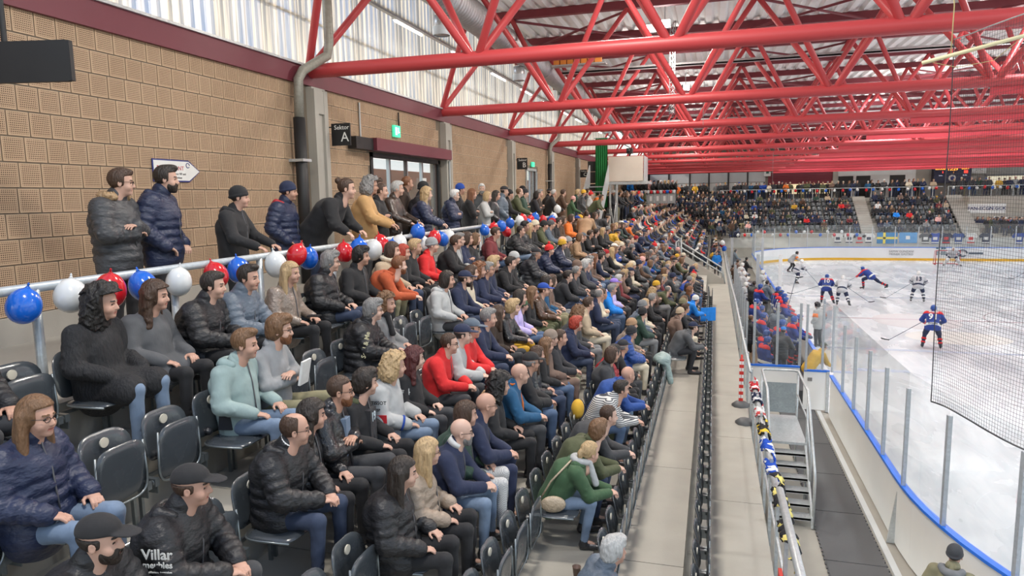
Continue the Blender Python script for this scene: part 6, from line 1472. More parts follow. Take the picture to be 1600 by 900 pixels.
# ---- standing guests on the upper walkway
STAND = '''
-5.35|3.3|rail|puffer:black|black|short:dark|.25|1.0||person in black at the left edge leaning on the handrail
-5.95|5.72|fold|puffer:charcoal|black|short:brown|.5|1.09|g hood=fur|man with glasses in dark parka with fur hood
-5.95|6.32|pocket|puffer:navy|black|quiff:dark|.25|1.12|beard=dark hood=plain|tall bearded man in long navy parka
-5.55|7.02|rail|cloth:black|black|capback:dark|.25|.99|hat=beanie:black hood=plain|woman in black coat and black beanie leaning on the rail
-5.85|8.5|pocket|puffer:navy|ink|capback:dark|.25|1.04|hat=beanie:navy hood=plain hc=crimson|person in navy jacket with navy beanie by the downpipe
-5.55|8.95|stoop|coat:black|indigo|bun:brown|.25|1.15||man with hair bun in long black coat bent over the rail
-5.6|10.4|rail|coat:camel|charcoal|curly:grey|.25|1.10|g|grey curly haired man in camel coat
-5.75|11.15|fold|coat:black|black|crop:brown|.25|1.05||man with cropped hair in black coat, arms folded
-6.6|12.6|pocket|coat:chocolate|black|curly:brown|.25|1.12||curly haired person behind the grey haired man in brown
-5.8|11.85|rail|leather:chocolate|black|short:silver|.25|1.08||grey haired man in dark brown leather coat
-6.3|13.4|pocket|cloth:chocolate|black|crop:reddish|.25|1.16||tall man with cropped reddish hair under the awning casing
-5.6|12.75|rail|puffer:navy|black|wavy:blond|.25|1.02||woman with wavy blond hair in navy jacket
-5.9|13.35|fold|puffer:ink|black|capback:dark|.25|1.09|hat=beanie:black g|person with black beanie and glasses, arms folded
-5.65|14.5|fold|puffer:navy|indigo|short:white|.25|1.0|g hood=plain|white haired person in navy quilted jacket
-6.3|16.6|pocket|coat:black|black|capback:dark|.25|1.10|hat=beanie:royal|person in royal blue beanie and black coat
-5.8|16.1|fold|coat:black|black|long:reddish|.25|1.02||woman with long reddish hair in black coat
-5.7|17.0|fold|cloth:lightgrey|sky|bob:blond|.25|.98||blonde woman in pale grey jacket
-6.4|18.9|pocket|cloth:charcoal|black|short:white|.0|1.12|g beard=grey|white haired bearded man with glasses facing sideways
-5.7|17.75|pocket|leather:black|black|long:dark|.0|1.0||dark haired woman in black leather jacket
-5.7|18.5|pocket|puffer:slate|black|capback:dark|.25|1.07|hat=cap:ink|man in dark cap and slate jacket
-5.8|19.3|rail|cloth:black|black|capback:dark|.25|1.02|hat=beanie:black|person in black beanie holding a cup
-5.7|20.0|rail|cloth:olive|khaki|balding:light|.25|1.05||balding man in olive jacket
-5.75|20.9|fold|cloth:forest|khaki|capback:dark|.25|1.04|hat=beanie:ink|person in dark green jacket and dark beanie
-6.1|21.9|fold|cloth:charcoal|black|capback:dark|.25|1.1|hat=beanie:black|tall person in black beanie by the sector B sign
-5.7|22.2|fold|cloth:ink|black|bob:dark|.25|1.0||dark haired woman right of the dark green jacket
-5.8|23.0|fold|cloth:chocolate|black|short:grey|.25|1.04||grey haired man in brown jacket below sector B
-5.6|24.2|rail|cloth:black|black|crop:silver|.25|1.04||bald grey man in black near the sector B door
-6.0|25.4|pocket|cloth:black|black|capback:dark|.25|1.07|hat=cap:ink|man in dark cap near the sector B door
-5.7|26.4|fold|cloth:brown|black|short:brown|.25|1.05||brown haired man in brown jacket near the door
-5.5|27.4|rail|cloth:green|black|capback:light|.25|.9|hat=beanie:pink|child in green with pink beanie
-5.5|29.72|pocket|leather:charcoal|black|capback:dark|.25|1.05|hat=beanie:mustard|man in grey jacket with yellow topped beanie at the stair foot
'''
for ln in STAND.strip().split('\n'):
    x, y, pose, jk, tc, hr, turn, s, op, lab = ln.split('|'); jk, jc = jk.split(':'); hair, hc = hr.split(':'); kw = {}; flags = []
    for w in op.split():
        if '=' in w: a, v = w.split('='); kw[{'hc': 'hoodc'}.get(a, a)] = v
        else: flags.append(w)
    yaw = RND.uniform(.1, .5)
    if 'sideways' in lab: yaw = -1.2
    person((float(x), float(y), ZD), pose, jk, jc, tc, hair, hc, lab, yaw, float(turn), float(s), RND.choice((0, 1, 1, 2, 3)), 0 if float(y) < 17 else 1, 'guests standing on the upper walkway', glasses='g' in flags, **kw)
# person on the stair with tan coat, boy in blue, person outside the boards
person((-4.2, 23.3, -2.2), 'stoop', 'coat', 'tan', 'black', 'bun', 'brown', 'person in tan coat walking in the side stand aisle', 1.6, 0, 1.05, 1, 1, None)
person((-5.2, 31.0, ZD), 'stoop', 'cloth', 'olive', 'black', 'short', 'brown', 'person in olive jacket bending over at the foot of the steel stair', 0, 0, 1.0, 1, 1, None, hoodc=None)
person((.25, 41.0, -4.61), 'pocket', 'cloth', 'azure', 'black', 'short', 'brown', 'boy in bright blue jacket standing on the lower walkway', -1.6, 0, .78, 1, 1, None)
person((3.02, 9.45, ZI), 'pocket', 'cloth', 'khaki', 'black', 'capback', 'dark', 'person in khaki jacket and dark beanie outside the near boards', 1.1, 0, 1.02, 1, 0, None, hat='beanie:charcoal', hood='plain', hoodc='grey')
# ---- generated guests further back, each with a description from its own look
JCOL = [('black', 26), ('ink', 22), ('navy', 20), ('charcoal', 14), ('slate', 3), ('olive', 3), ('mocha', 2), ('grey', 2), ('lightgrey', 2), ('cream', 2), ('beige', 2), ('maroon', 2), ('red', 2), ('royal', 2), ('forest', 2), ('rust', 1), ('teal', 1), ('orange', 1), ('white', 1), ('pink', 1), ('mustard', 1), ('brown', 3), ('azure', 1)]
JPOOL = [c for c, n in JCOL for _ in range(n)]
HP = [('short', 'dark'), ('short', 'brown'), ('short', 'grey'), ('crop', 'brown'), ('long', 'brown'), ('long', 'blond'), ('long', 'light'), ('bob', 'dark'), ('bob', 'light'), ('balding', 'grey'), ('curly', 'brown'), ('shaggy', 'blond'), ('short', 'silver'), ('wavy', 'reddish'), ('tail', 'blond')]
HATP = ['beanie:black', 'beanie:navy', 'beanie:grey', 'beanie:cream', 'beanie:crimson', 'cap:navy', 'cap:black', 'beanie:pink', 'bobble:red', 'beanie:white', 'cap:white', 'beanie:mustard', 'hood:navy', 'cap:royal']
CN = dict(ink='near-black', lightgrey='light grey', darkgrey='dark grey', cream='cream', royal='royal blue', azure='azure', heather='heather grey', forest='dark green', mocha='mocha brown', slate='slate grey', white='white', rust='rust orange')
HN = dict(short='short', crop='cropped', long='long', bob='bobbed', balding='thinning', curly='curly', shaggy='tousled', wavy='wavy', tail='tied-back', frizz='frizzy')
HCN = dict(dark='dark', brown='brown', grey='grey', blond='blond', light='light brown', silver='silver', reddish='reddish', black='black')
ROWN = ['top row', 'second row', 'third row', 'fourth row', 'fifth row', 'sixth row', 'lowest row']
labels = set(p['label'] for p in PEOPLE)
spots = []
start = {1: 23.3, 2: 25.4, 3: 13.7, 4: 13.6, 5: 19.3, 6: 21.8, 7: 26.5}
for k in range(1, 8):
    y = start[k]
    used = [a for a, _ in occ.get(k, [])]
    while y < 73.5:
        y += RND.uniform(.49, .60)
        if any(abs(y-u) < .42 for u in used): continue
        if k == 1 and 30.0 < y < 40: continue
        if k >= 5 and (32.3 if k == 5 else 30.0) < y < 41: continue
        if k == 1 and y < 42 and RND.random() < .3: continue
        if k == 7 and (y < 41 or y > 60): continue
        if k >= 6 and y > 62: continue
        if RND.random() < (.06 if k < 6 else .25): continue
        spots.append((y, k))
for y in [31+.62*i for i in range(60)]:
    if 32.8 < y < 37: continue
    spots.append((y+RND.uniform(-.1, .1), 0))
for y in [42+.8*i for i in range(36)]: spots.append((y, -1))
spots.sort(key=lambda s: s[0])
def look():
    jc = RND.choice(JPOOL)
    if RND.random() < .36: hat = RND.choice(HATP); hair, hc = 'capback', RND.choice(('dark', 'brown', 'light', 'grey'))
    else: hat = None; hair, hc = RND.choice(HP)
    return jc, hat, hair, hc, RND.choice(('black', 'black', 'charcoal', 'charcoal', 'indigo', 'indigo', 'denim', 'navy', 'khaki', 'grey'))
def describe(jc, hat, hair, hc, k, extra=''):
    c = CN.get(jc, jc); hd_ = (f"{CN.get(hat.split(':')[1], hat.split(':')[1])} "+{'beanie': 'beanie', 'cap': 'cap', 'bobble': 'bobble hat', 'hood': 'hood'}[hat.split(':')[0]]) if hat else f'{HN[hair]} {HCN[hc]} hair'
    wh = ROWN[k-1] if k > 0 else 'walkway above the stand'
    return f'person in {c} with {hd_}, {wh}{extra}'
NIND = 300-len(PEOPLE)-42
rest = spots[NIND:]; prevlab = 'the stair'
prev = {}
for y, k in spots[:NIND]:
    for tr in range(30):
        jc, hat, hair, hc, tc = look(); lab = describe(jc, hat, hair, hc, k)
        if lab in labels:
            pj = prev.get(k)
            if pj: lab = describe(jc, hat, hair, hc, k, f', beyond the {CN.get(pj, pj)} jacket')
        if lab not in labels: break
    labels.add(lab); prev[k] = jc
    if k > 0: person((XB[k-1], y, TZ[k-1]), RND.choice(('lap', 'clasp', 'clasp', 'lean', 'cross')) if k < 6 else RND.choice(('lap', 'clasp')), RND.choice(('cloth', 'cloth', 'puffer')), jc, tc, hair, hc, lab, RND.uniform(.0, .45), RND.choice((0, .25, .5, .5)), RND.uniform(.93, 1.03), RND.randrange(4), 1, 'guests seated in the side stand', hat=hat); occ.setdefault(k, []).append((y, lab))
    else: person((RND.uniform(-6.6, -5.45), y, ZD), RND.choice(('rail', 'pocket', 'fold')), 'cloth', jc, tc, hair, hc, lab, RND.uniform(.1, .5), .25, RND.uniform(.98, 1.1), RND.randrange(4), 1, 'guests standing on the upper walkway', hat=hat)
# ---- everyone further back as one mesh with a colour per point
SKC = [SKINS[i] for i in range(4)]
class Crowd:
    def __init__(s): s.V = []; s.Q = []; s.C = []; s.n = 0
    def add(s, me, M, col):
        k = ('arr', me.name)
        if k not in CACHE:
            v = np.zeros(len(me.vertices)*3); me.vertices.foreach_get('co', v); q = np.zeros(len(me.loops), np.int64); me.loops.foreach_get('vertex_index', q); CACHE[k] = (v.reshape(-1, 3), q.reshape(-1, 4))
        v, q = CACHE[k]; M = np.array(M); s.V.append(v @ M[:3, :3].T+M[:3, 3]); s.Q.append(q+s.n); s.n += len(v); s.C.append(np.tile(np.array([*col, 1.]), (len(v), 1)))
    def build(s, name):
        me = np_mesh(name, np.concatenate(s.V), np.concatenate(s.Q)); a = me.color_attributes.new('tint', 'FLOAT_COLOR', 'POINT'); a.data.foreach_set('color', np.concatenate(s.C).astype(np.float32).ravel())
        m, t, b = newmat('crowd_clothes'); n = t.nodes.new('ShaderNodeVertexColor'); n.layer_name = 'tint'; t.links.new(n.outputs[0], b.inputs['Base Color']); b.inputs['Roughness'].default_value = .8; me.materials.append(m); return link(name, me)
def crowd_person(cr, loc, yaw, pose, look_, s=1.):
    jc, hat, hair, hc, tc = look_; M = Matrix.Translation(loc) @ Matrix.Rotation(yaw, 4, 'Z') @ Matrix.Scale(s, 4)
    skc = RND.choice(SKC); cr.add(jacket_mesh(pose, 'cloth', 2), M, COLORS[jc]); cr.add(legs_mesh(pose, 'wide', 2), M, COLORS[tc])
    H = M @ Matrix.Translation(POSES[pose]['hd']) @ Matrix.Rotation(RND.uniform(0, .5), 4, 'Z')
    if 'headlow' not in CACHE: V, Q, I = head_parts(2); CACHE['headlow'] = np_mesh('headlow', V, Q); V, Q = hand_parts(2); CACHE['handlow'] = np_mesh('handlow', V, Q)
    cr.add(CACHE['headlow'], H, skc)
    for s_ in (1, -1): cr.add(CACHE['handlow'], M @ Matrix.Translation(J(pose, 'wr', s_)), skc)
    if hat: k, c = hat.split(':'); cr.add(hair_mesh('beanie' if k in ('beanie', 'bobble', 'cap') else 'hood', 2), H, COLORS[c])
    else: cr.add(hair_mesh({'long': 'long', 'wavy': 'long', 'bob': 'bob', 'curly': 'curly'}.get(hair, 'short'), 2), H, HAIRC[hc])
cr = Crowd()
for y, k in rest:
    if k > 0: crowd_person(cr, (XB[k-1], y, TZ[k-1]), RND.uniform(-.2, .3), RND.choice(('lap', 'clasp')), look(), RND.uniform(.92, 1.03))
    else: crowd_person(cr, (RND.uniform(-6.8, -5.4), y, ZD+(.1 if y > 56 else 0)), RND.uniform(0, .6), RND.choice(('rail', 'pocket')), look(), RND.uniform(.98, 1.1))
# far end stand
for k in range(7):
    x = 3.6 if k > 1 else 3.0
    while x < 22.3:
        x += RND.uniform(.5, .62)
        if 13.6 < x < 15.5 or x > 22.2: continue
        p = .62 if x < 13.6 else .5
        if k == 6 or k == 0: p *= .8
        if RND.random() < p: crowd_person(cr, (x, 75.2+.76*k, -4.05+.446*k), -math.pi/2+RND.uniform(-.2, .2), RND.choice(('lap', 'clasp')), look(), RND.uniform(.92, 1.02))
x = -7.0
while x < 32:
    x += RND.uniform(.30, .62)
    if 22.4 < x < 23.2: continue
    if RND.random() < .92: crowd_person(cr, (x, 80.9+RND.uniform(0, .8), -.62), -math.pi/2+RND.uniform(-.3, .3), RND.choice(('rail', 'pocket', 'fold')), look(), RND.uniform(1.0, 1.1))
for k in range(1, 8):   # corner rows between the side stand and the far end stand
    x = -6.6
    while x < 2.8:
        x += RND.uniform(.46, .60)
        if RND.random() < .84: crowd_person(cr, (x, 75.15+.76*min(k, 6.6), -4.05+.446*k-(.446 if x < -3 and k > 6 else 0)), -1.1+RND.uniform(-.3, .4), RND.choice(('lap', 'clasp')), look(), RND.uniform(.93, 1.02))
for _ in range(26):   # corner stair and the fan corner
    x, y = RND.uniform(-1, 3.2), RND.uniform(69, 79); k = max(0, (y-74.3)/.76); crowd_person(cr, (x, y, -4.3+.446*k if y > 74 else -4.2+.3*(1-x)*.5), -1.2, 'pocket' if RND.random() < .3 else 'lap', look(), 1.0)
for _ in range(26): crowd_person(cr, (RND.uniform(24.2, 31), RND.uniform(73.4, 76.8), -4.3), -math.pi/2+RND.uniform(-.5, .5), 'pocket', look(), 1.0)
for i in range(24): crowd_person(cr, (-7.3+i*.30, 59.2+RND.uniform(0, .8), -.5), RND.uniform(-.4, .4), 'pocket', look(), 1.0) if i*.30 < 4.4 else None
o = cr.build('spectator_crowd'); tag(o, 'dense crowd of small spectators filling the far stands', 'crowd', None, 'stuff')
# seats of the far stand as one object
fs_ = Crowd()
slow = shell(.455, .36, .03, .03, 10, 1, .06, .45, -.02).mesh('far_backrest', [SEATM]); slow2 = shell(.43, .43, .03, .01, 10, 1, 0, .22, .14).mesh('far_pan', [SEATM])
fm = MB(); me_ = None; vs = []; 
far_seats = MB()
def addmesh(mb, me, M):
    mb.add([M @ v.co for v in me.vertices], [tuple(p.vertices) for p in me.polygons], 0, True)
for k in range(7):
    x = 3.3
    while x < 22.4:
        if not 13.7 < x < 15.4 and not (x > 22.4-.3*k and False):
            M = Matrix.Translation((x, 75.0+.76*k, -4.05+.446*k)) @ Matrix.Rotation(-math.pi/2, 4, 'Z'); addmesh(far_seats, slow, M); addmesh(far_seats, slow2, M)
        x += .52
for k in range(1, 8):
    y = 27.0 if k < 6 else 32.0
    while y < 72:
        if not (k >= 5 and 30.5 < y < 41) and not (k == 1 and 30 < y < 40): M = Matrix.Translation((XB[k-1], y, TZ[k-1])); addmesh(far_seats, slow, M)
        y += .53
o = far_seats.build('far_seat_rows', [SEATM]); tag(o, 'rows of small grey tip-up seats in the far stands', 'seats', None, 'stuff')
# ---------------------------------------------------------------- seats in the near and middle rows
phase = {1: 4.13-.53*3, 2: 3.63-.53*3, 3: 3.62-.53*3, 4: 4.21-.53*4, 5: 5.21-.53*4, 6: 7.56-.53*6, 7: 7.36-.53*6}
end = {1: 20, 2: 22, 3: 21, 4: 21, 5: 22, 6: 24, 7: 30}
for k in range(1, 8):
    y = phase[k]; e_i = 0; o_i = 0; last = None
    while y < end[k]:
        who = [l for a, l in occ.get(k, []) if abs(a-y) < .265]
        if who and k < 8: lab = 'grey seat under the '+' '.join(who[0].replace(',', '').split()[:8]).replace('person in', 'person in'); 
        else:
            e_i += 1; lab = f'empty folded grey seat, {ROWN[k-1]}, {ordn(e_i-1)} empty one from the camera'
        if lab in labels: lab += f', {ordn(o_i)} in its row'
        labels.add(lab); o_i += 1
        if y > .5: seat(k, y+RND.uniform(-.01, .01), bool(who), lab)
        y += .53
bpy.context.view_layer.update()
# ---------------------------------------------------------------- hockey players, officials and bench
def stick(b, a, d, length=1.55, c='ink', blade=1):
    a = Vector(a); d = Vector(d).normalized(); tip = a+d*length; q = MB(); side = Vector((d.x, d.y, 0)).normalized(); q.tube([a, tip], .013, 6); o = q.build('hockey_stick', [cmat('slate', 'cloth')], b)
    q = MB(); q.tube([tip, tip+side*.16*blade, tip+side*.32*blade+Vector((0, 0, .03))], .026, 6); q.build('stick_blade', [cmat('ink', 'cloth')], o)
def player(loc, yaw, pose, team, num, label, s=1., sticks=None, turn=0, name=None, lod=1, helmet=None, cat='person', group='hockey players on the ice', txt=True):
    J_, pants, sock, hel, yoke = {'home': ('teamblue', 'navy', 'navy', 'blue', 'red'), 'away': ('silver', 'navy', 'white', 'white', 'lightgrey'), 'ref': ('white', 'black', 'black', 'black', 'orange')}[team]
    b = link('person', body_mesh(pose, turn, 1, team == 'ref'), None, [smat(1), mat('eye', (.03, .02, .015), .25), mat('lips', (.42, .16, .13), .5), hmat('brown')], loc, (0, 0, yaw), s)
    P = POSES[pose]; ch = Vector(P['ch']); nb = Vector(P['nb'])
    jm = cmat(J_, 'cloth') if team != 'ref' else mat('referee_stripes', (.72, .72, .70), .8, 0, 'stripe')
    link('jersey', jacket_mesh(pose, 'jersey', 1), b, [jm])
    up_ = (nb-ch).normalized(); back = Vector((-up_.z, 0, up_.x))
    def shape(name, g_, cutf, m_):
        key = (name, pose, g_)
        if key not in CACHE:
            lo, hi = bounds(pose); f = Field(lo, hi, .022); pel_ = np.array(P['pel'], float); c_ = np.array(P['ch'], float); n_ = np.array(P['nb'], float); low = pel_+(pel_-c_)*.16; gg = .030+g_
            f.cone(low, c_, .158+gg, .168+gg, .03, 1.16); f.cone(c_, n_-[0, 0, .03], .160+gg, .080+g_, .05, 1.2)
            for s_ in (1, -1):
                f.cone(pel_, J(pose, 'hip', s_)+(J(pose, 'kn', s_)-J(pose, 'hip', s_))*.18, .155+gg, .135+g_, .05)
                q_ = [J(pose, n, s_) for n in ('sh', 'el', 'wr')]; f.cone(q_[0]*[1, .85, 1]+[0, 0, -.01], n_-[0, 0, .07], .078+gg, .07+g_, .05); f.cone(q_[0], q_[1], .074+gg, .062+gg*.8, .03); f.cone(q_[1], q_[2], .062+gg*.8, .046+gg*.5, .02)
            f.cut(cutf, .004); V, Q = f.net(); CACHE[key] = np_mesh(name, V, Q)
        return link(name, CACHE[key], b, [m_])
    U = np.array(up_); PE = np.array(P['pel'], float); CH = np.array(P['ch'], float); SHz = np.array(J(pose, 'sh', 1), float)
    hgt = lambda x, y, z, o: (x-o[0])*U[0]+(z-o[2])*U[2]+0*y
    if team == 'home':
        shape('shoulder_yoke', .008, lambda x, y, z: -(hgt(x, y, z, SHz)+.045-.10*np.minimum(np.abs(y), .3)), cmat('red', 'cloth'))
        shape('hem_band', .007, lambda x, y, z: np.maximum(np.abs(hgt(x, y, z, PE)+.01)-.055, np.abs(y)-.26), cmat('white', 'cloth'))
    elif team == 'away':
        shape('hem_band', .007, lambda x, y, z: np.maximum(np.abs(hgt(x, y, z, PE)+.03)-.022, np.abs(y)-.26), cmat('navy', 'cloth'))
        for s_ in (1, -1):
            a, c = J(pose, 'sh', s_), J(pose, 'el', s_); q = MB(); q.tube([Vector(a).lerp(Vector(c), .72), Vector(a).lerp(Vector(c), .84)], .103, 12); q.build('arm_stripe', [cmat('navy', 'cloth')], b)
    if team == 'ref':
        for s_ in (1, -1):
            a, c = J(pose, 'sh', s_), J(pose, 'el', s_); q = MB(); q.tube([Vector(a).lerp(Vector(c), .3), Vector(a).lerp(Vector(c), .8)], .105, 12); q.build('arm_band', [cmat('orange', 'cloth')], b)
    link('hockey_pants', legs_mesh(pose, 'pads' if team != 'ref' else 'wide', 1), b, [cmat(pants, 'cloth')])
    for s_ in (1, -1):
        if team != 'ref':
            link('sock', sock_mesh(pose, s_), b, [cmat(sock, 'cloth')]); kn = Vector(J(pose, 'kn', s_)); an = Vector(J(pose, 'an', s_)); q = MB(); q.tube([kn.lerp(an, .35), kn.lerp(an, .5)], .088, 12); q.build('sock_band', [cmat('red' if team == 'home' else 'navy', 'cloth')], b)
            q = MB(); q.tube([kn.lerp(an, .7), kn.lerp(an, .82)], .078, 12); q.build('sock_band', [cmat('red' if team == 'home' else 'navy', 'cloth')], b)
            w = Vector(J(pose, 'wr', s_)); fd = Vector(P['fd']); fd.y *= s_; fd.normalize(); f = Field(np.array(w)-.2, np.array(w)+.25, .02); f.cone(np.array(w-fd*.06), np.array(w+fd*.03), .075, .07, .02); f.ell(np.array(w+fd*.09), (.075, .06, .06), .03); V, Q = f.net(); link('glove', np_mesh('glove', V, Q), b, [cmat('navy' if team == 'away' or s_ < 0 else 'red', 'leather')])
        link('skate', skate_mesh(pose, s_), b, [cmat('black', 'leather')])
    hd = Vector(P['hd']); R = (0, .06, turn); link('helmet', hair_mesh('helmet', 1), b, [mat('helmet_'+hel, COLORS[hel], .25, 0, 'plastic')], hd, R)
    if num and txt:
        # number on the back: plate normal = back direction
        n = back if back.x < 0 else -back; z = up_; x = z.cross(n) * -1; x = Vector((0, -1, 0)); 
        Mx = Matrix((Vector((0, -1, 0)), z, Vector((0, -1, 0)).cross(z))).transposed(); c = ch-up_*.07+n*.222
        lettering(num, .33, cmat('white' if team == 'home' else 'navy', 'cloth'), b, c, Mx.to_euler(), .012, True, name='number')
        if team == 'home': c2 = ch.lerp(nb, .72)+n*.205; lettering('HOEGEN' if num == '91' else 'MULLER', .075, cmat('white', 'cloth'), b, c2, Mx.to_euler(), .012, True, name='name_strip'); c3 = Vector(P['pel'])-up_*.01+n*.215; lettering('SWISSTA', .08, cmat('navy', 'cloth'), b, c3, Mx.to_euler(), .012, True, name='sponsor_print')
    if sticks:
        for a, d, bl in sticks: stick(b, a, d, blade=bl)
    tag(b, label, cat, group); PEOPLE.append(b); return b
w0 = (.40, -.25, .98)
# yaw: direction the player faces, pi/2 = away from the camera
player((8.52, 30.67, ZI), math.pi*.42, 'skate', 'home', '91', 'player number 91 in blue and red jersey nearest the camera', 1.03, [((.36, .30, 1.02), (.25, .75, -.60), 1)])
player((6.26, 42.16, ZI), math.pi*.44, 'glide', 'home', '10', 'player number 10 in blue and red jersey on the left', 1.03, [((.3, .3, 1.0), (.1, .9, -.35), 1)])
player((6.98, 41.55, ZI), math.pi*.42, 'glide', 'away', '', 'player in white jersey skating beside number 10', 1.04, [((.35, -.2, 1.0), (.55, -.75, -.62), 1)])
player((9.86, 49.11, ZI), math.pi*.80, 'lunge', 'home', '', 'player in blue and red jersey lunging towards the left', 1.05, [((.6, .1, .85), (.75, .25, -.55), 1)])
player((5.75, 51.3, ZI), math.pi*.18, 'glide', 'away', '', 'player in white helmet and jersey skating in front of the referee', 1.05, [((.5, -.1, .95), (.6, -.35, -.8), 1)])
player((6.17, 58.6, ZI), math.pi*.05, 'glide', 'ref', '', 'referee in striped shirt with orange arm bands', 1.05, None)
player((11.3, 43.74, ZI), math.pi*.42, 'skate', 'away', '13', 'player number 13 in white jersey in mid ice', 1.04, [((.36, .30, 1.02), (.1, .85, -.65), 1)])
player((19.25, 65.2, ZI), -math.pi*.55, 'goalie', 'away', '', 'goalkeeper crouching in front of the far goal', 1.08, [((.4, .4, .95), (.3, -.4, -.8), 1)])
player((22.3, 56.0, ZI), math.pi*.9, 'glide', 'away', '', 'player in white cut by the right edge of the photo', 1.05, [((.5, 0, .95), (.8, .3, -.6), 1)])
player((4.25, 30.2, ZI), math.pi*.75, 'pocket', 'ref', '', 'linesman in black and white standing by the bench boards', 1.05, None, txt=False, group='players at the benches')
# near bench: home players standing and sitting, two files, with coaches
HB = [(1.55, 23.4), (1.62, 24.5), (1.7, 25.6), (1.6, 26.7), (1.75, 27.8), (1.65, 28.9), (1.78, 30.0), (1.7, 31.2), (2.65, 25.0), (2.2, 24.2), (2.85, 25.4), (2.80, 29.6), (2.85, 30.7), (2.82, 31.8), (2.8, 33.0), (2.1, 33.8)]
wh = ['at the end board', 'second from the end board', 'third from the end board', 'fourth from the end board', 'fifth from the end board', 'sixth from the end board', 'seventh from the end board', 'last of the back file']
for i, (x, y) in enumerate(HB):
    back_file = i < 8; lab = ('home player in the back file of the bench, '+wh[i]) if back_file else f'home player along the bench boards, {ORD[i-8]} from the gate'
    player((x, y, -5.95 if back_file else -5.95), RND.uniform(-.3, .5), 'rail' if not back_file or i % 3 == 2 else 'lap', 'home', '8' if i == 12 else '', lab, 1.0, [((.35, .05, .8), (.2, .1, .95), 1)] if i in (3, 13) else None, group='players at the benches')
for i in range(9):
    player((1.5+.1*(i % 3)+(1.0 if i > 5 else 0), 38+1.25*i if i < 6 else 38.5+1.6*(i-6), -5.95), RND.uniform(-.2, .6), 'rail' if i % 2 else 'lap', 'away', '', f'visiting player at the far bench, {ORD[i]} from the glass divider', 1.0, None, group='players at the benches')
COACH = [((2.35, 27.0, -5.95), 'puffer', 'slate', 'capback', 'dark', 'coach in slate padded jacket with dark cap on the near bench', 'cap:chocolate'), ((2.15, 22.9, -5.95), 'puffer', 'ink', 'capback', 'dark', 'staff member in black puffer and blue cap by the end board', 'cap:azure'), ((1.25, 25.0, -5.95), 'puffer', 'ink', 'balding', 'light', 'balding staff member in black at the left of the bench', None),
    ((2.95, 21.9, -6.1), 'cloth', 'mustard', 'capback', 'brown', 'person in yellow jacket and cap behind the corner glass', 'cap:olive'), ((1.9, 34.9, -5.95), 'puffer', 'ink', 'short', 'dark', 'man in black operating a camera between the benches', None), ((2.5, 35.3, -5.95), 'puffer', 'slate', 'short', 'dark', 'man in slate jacket beside the bench camera', None),
    ((1.45, 50.5, -5.6), 'puffer', 'slate', 'short', 'dark', 'tall man in slate jacket behind the far bench', None), ((1.5, 46.5, -5.95), 'cloth', 'mocha', 'short', 'brown', 'coach in mocha coat behind the far bench', None), ((2.1, 48.2, -5.95), 'cloth', 'black', 'short', 'black', 'coach in black jacket behind the far bench', None), ((1.1, 43.0, -5.95), 'cloth', 'brown', 'crop', 'dark', 'man in brown at the left of the far bench', None)]
for loc, jk, jc, h, hc, lab, hat in COACH: person(loc, 'rail' if 'yellow' not in lab else 'stoop', jk, jc, 'black', h, hc, lab, RND.uniform(.2, 1.0), .25, 1.0, 1, 1, 'staff at the benches', hat=hat)
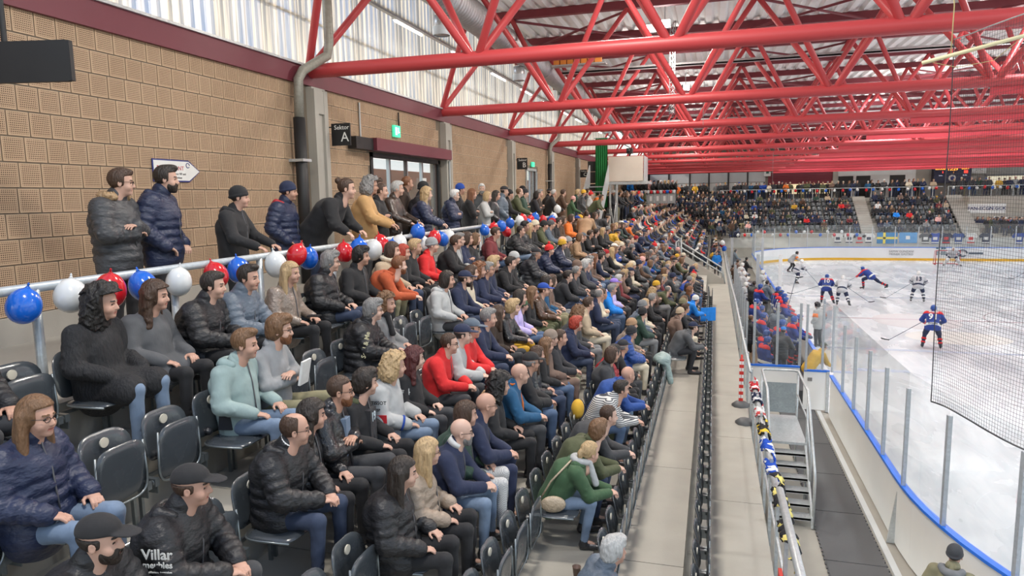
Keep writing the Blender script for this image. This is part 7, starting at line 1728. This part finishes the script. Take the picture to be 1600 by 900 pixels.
# ---------------------------------------------------------------- small things
def cup(x, y, z, c, lab):
    q = MB(); q.lathe([(.0, 0), (.03, 0), (.042, .11), (.045, .112), (.039, .108), (.03, .02), (0, .02)], 14); o = q.build('cup', [mat('cup_'+c, COLORS[c], .5)], loc=(x, y, z)); return tag(o, lab, 'cup', 'drink cups on the steps')
cup(-1.22, 6.25, TZ[4], 'mocha', 'brown paper cup on the step behind the green jacket'); cup(-1.15, 5.35, TZ[4], 'cream', 'pale paper cup on the step at the bottom centre')
cup(-2.87, 3.62, TZ[2], 'orange', 'plastic cup of beer standing on the step near the black caps')
q = MB(); q.box((0, 0, 0), (.5, .04, .42)); o = q.build('carrier_bag', [cmat('azure', 'cloth')], loc=(-.3, 21.8, -3.9), rot=(0, 0, .5)); tag(o, 'blue printed carrier bag held at the end of the sixth row', 'bag')
f = Field((-.3, -.4, -.5), (.4, .4, .35), .02); f.ell((0, 0, .1), (.18, .26, .12), .05); f.cone((.05, -.1, .1), (.18, -.15, -.35), .1, .06, .05); f.cone((0, .15, .1), (.14, .1, -.28), .09, .05, .05); f.ripple(.02, 22, 1); V, Q = f.net()
o = link('folded_jacket', np_mesh('folded_jacket', V, Q), None, [cmat('sage', 'puffer')], (XB[5]+.05, 14.2, TZ[5]+.72)); tag(o, 'pale green jacket laid over the seatbacks of the sixth row', 'jacket')
f = Field((-.3, -.3, -.1), (.3, .3, .3), .02); f.ell((0, 0, .08), (.16, .2, .13), .05); f.ripple(.015, 25, 2); V, Q = f.net()
o = link('backpack', np_mesh('backpack', V, Q), None, [cmat('olive', 'cloth')], (XB[4]+.35, 10.0, TZ[4]+.04)); tag(o, 'olive backpack on the floor of the fifth row', 'bag')
f = Field((-.2, -.2, -.1), (.2, .2, .3), .015); f.ell((0, 0, .1), (.09, .13, .14), .04); V, Q = f.net(); o = link('folded_jacket', np_mesh('mustard_jacket', V, Q), None, [cmat('mustard', 'cloth')], (XB[4]+.02, 9.1, TZ[4]+.70)); tag(o, 'mustard yellow garment over a seatback in the fifth row', 'jacket')
for i, (c, z) in enumerate((('white', -3.15), ('blue', -3.55), ('red', -3.3))): balloon(.62+.12*(i % 2), 47.0+.2*i, z, c, f'{c} balloon of the small bunch at the far end of the walkway rail', 'bunch of balloons on the walkway rail', 1.25, True)
# faint black cable on the wall
q = MB(); q.tube([(XW+.05, 16.0, 2.15), (XW+.05, 16.0, 1.82)], .02, 8); o = q.build('trim_12', [BLACKP]); o['kind'] = 'structure'
# thin hanging ropes under the first trusses
for i, (x, y, z0, z1) in enumerate(((-.3, 18.98, 2.5, 1.8), (3.0, 39.5, 2.5, .6))): 
    o = rod('trim_13', (x, y, z0), (x, y, z1), .008, GREY, None, 6); o['kind'] = 'structure'
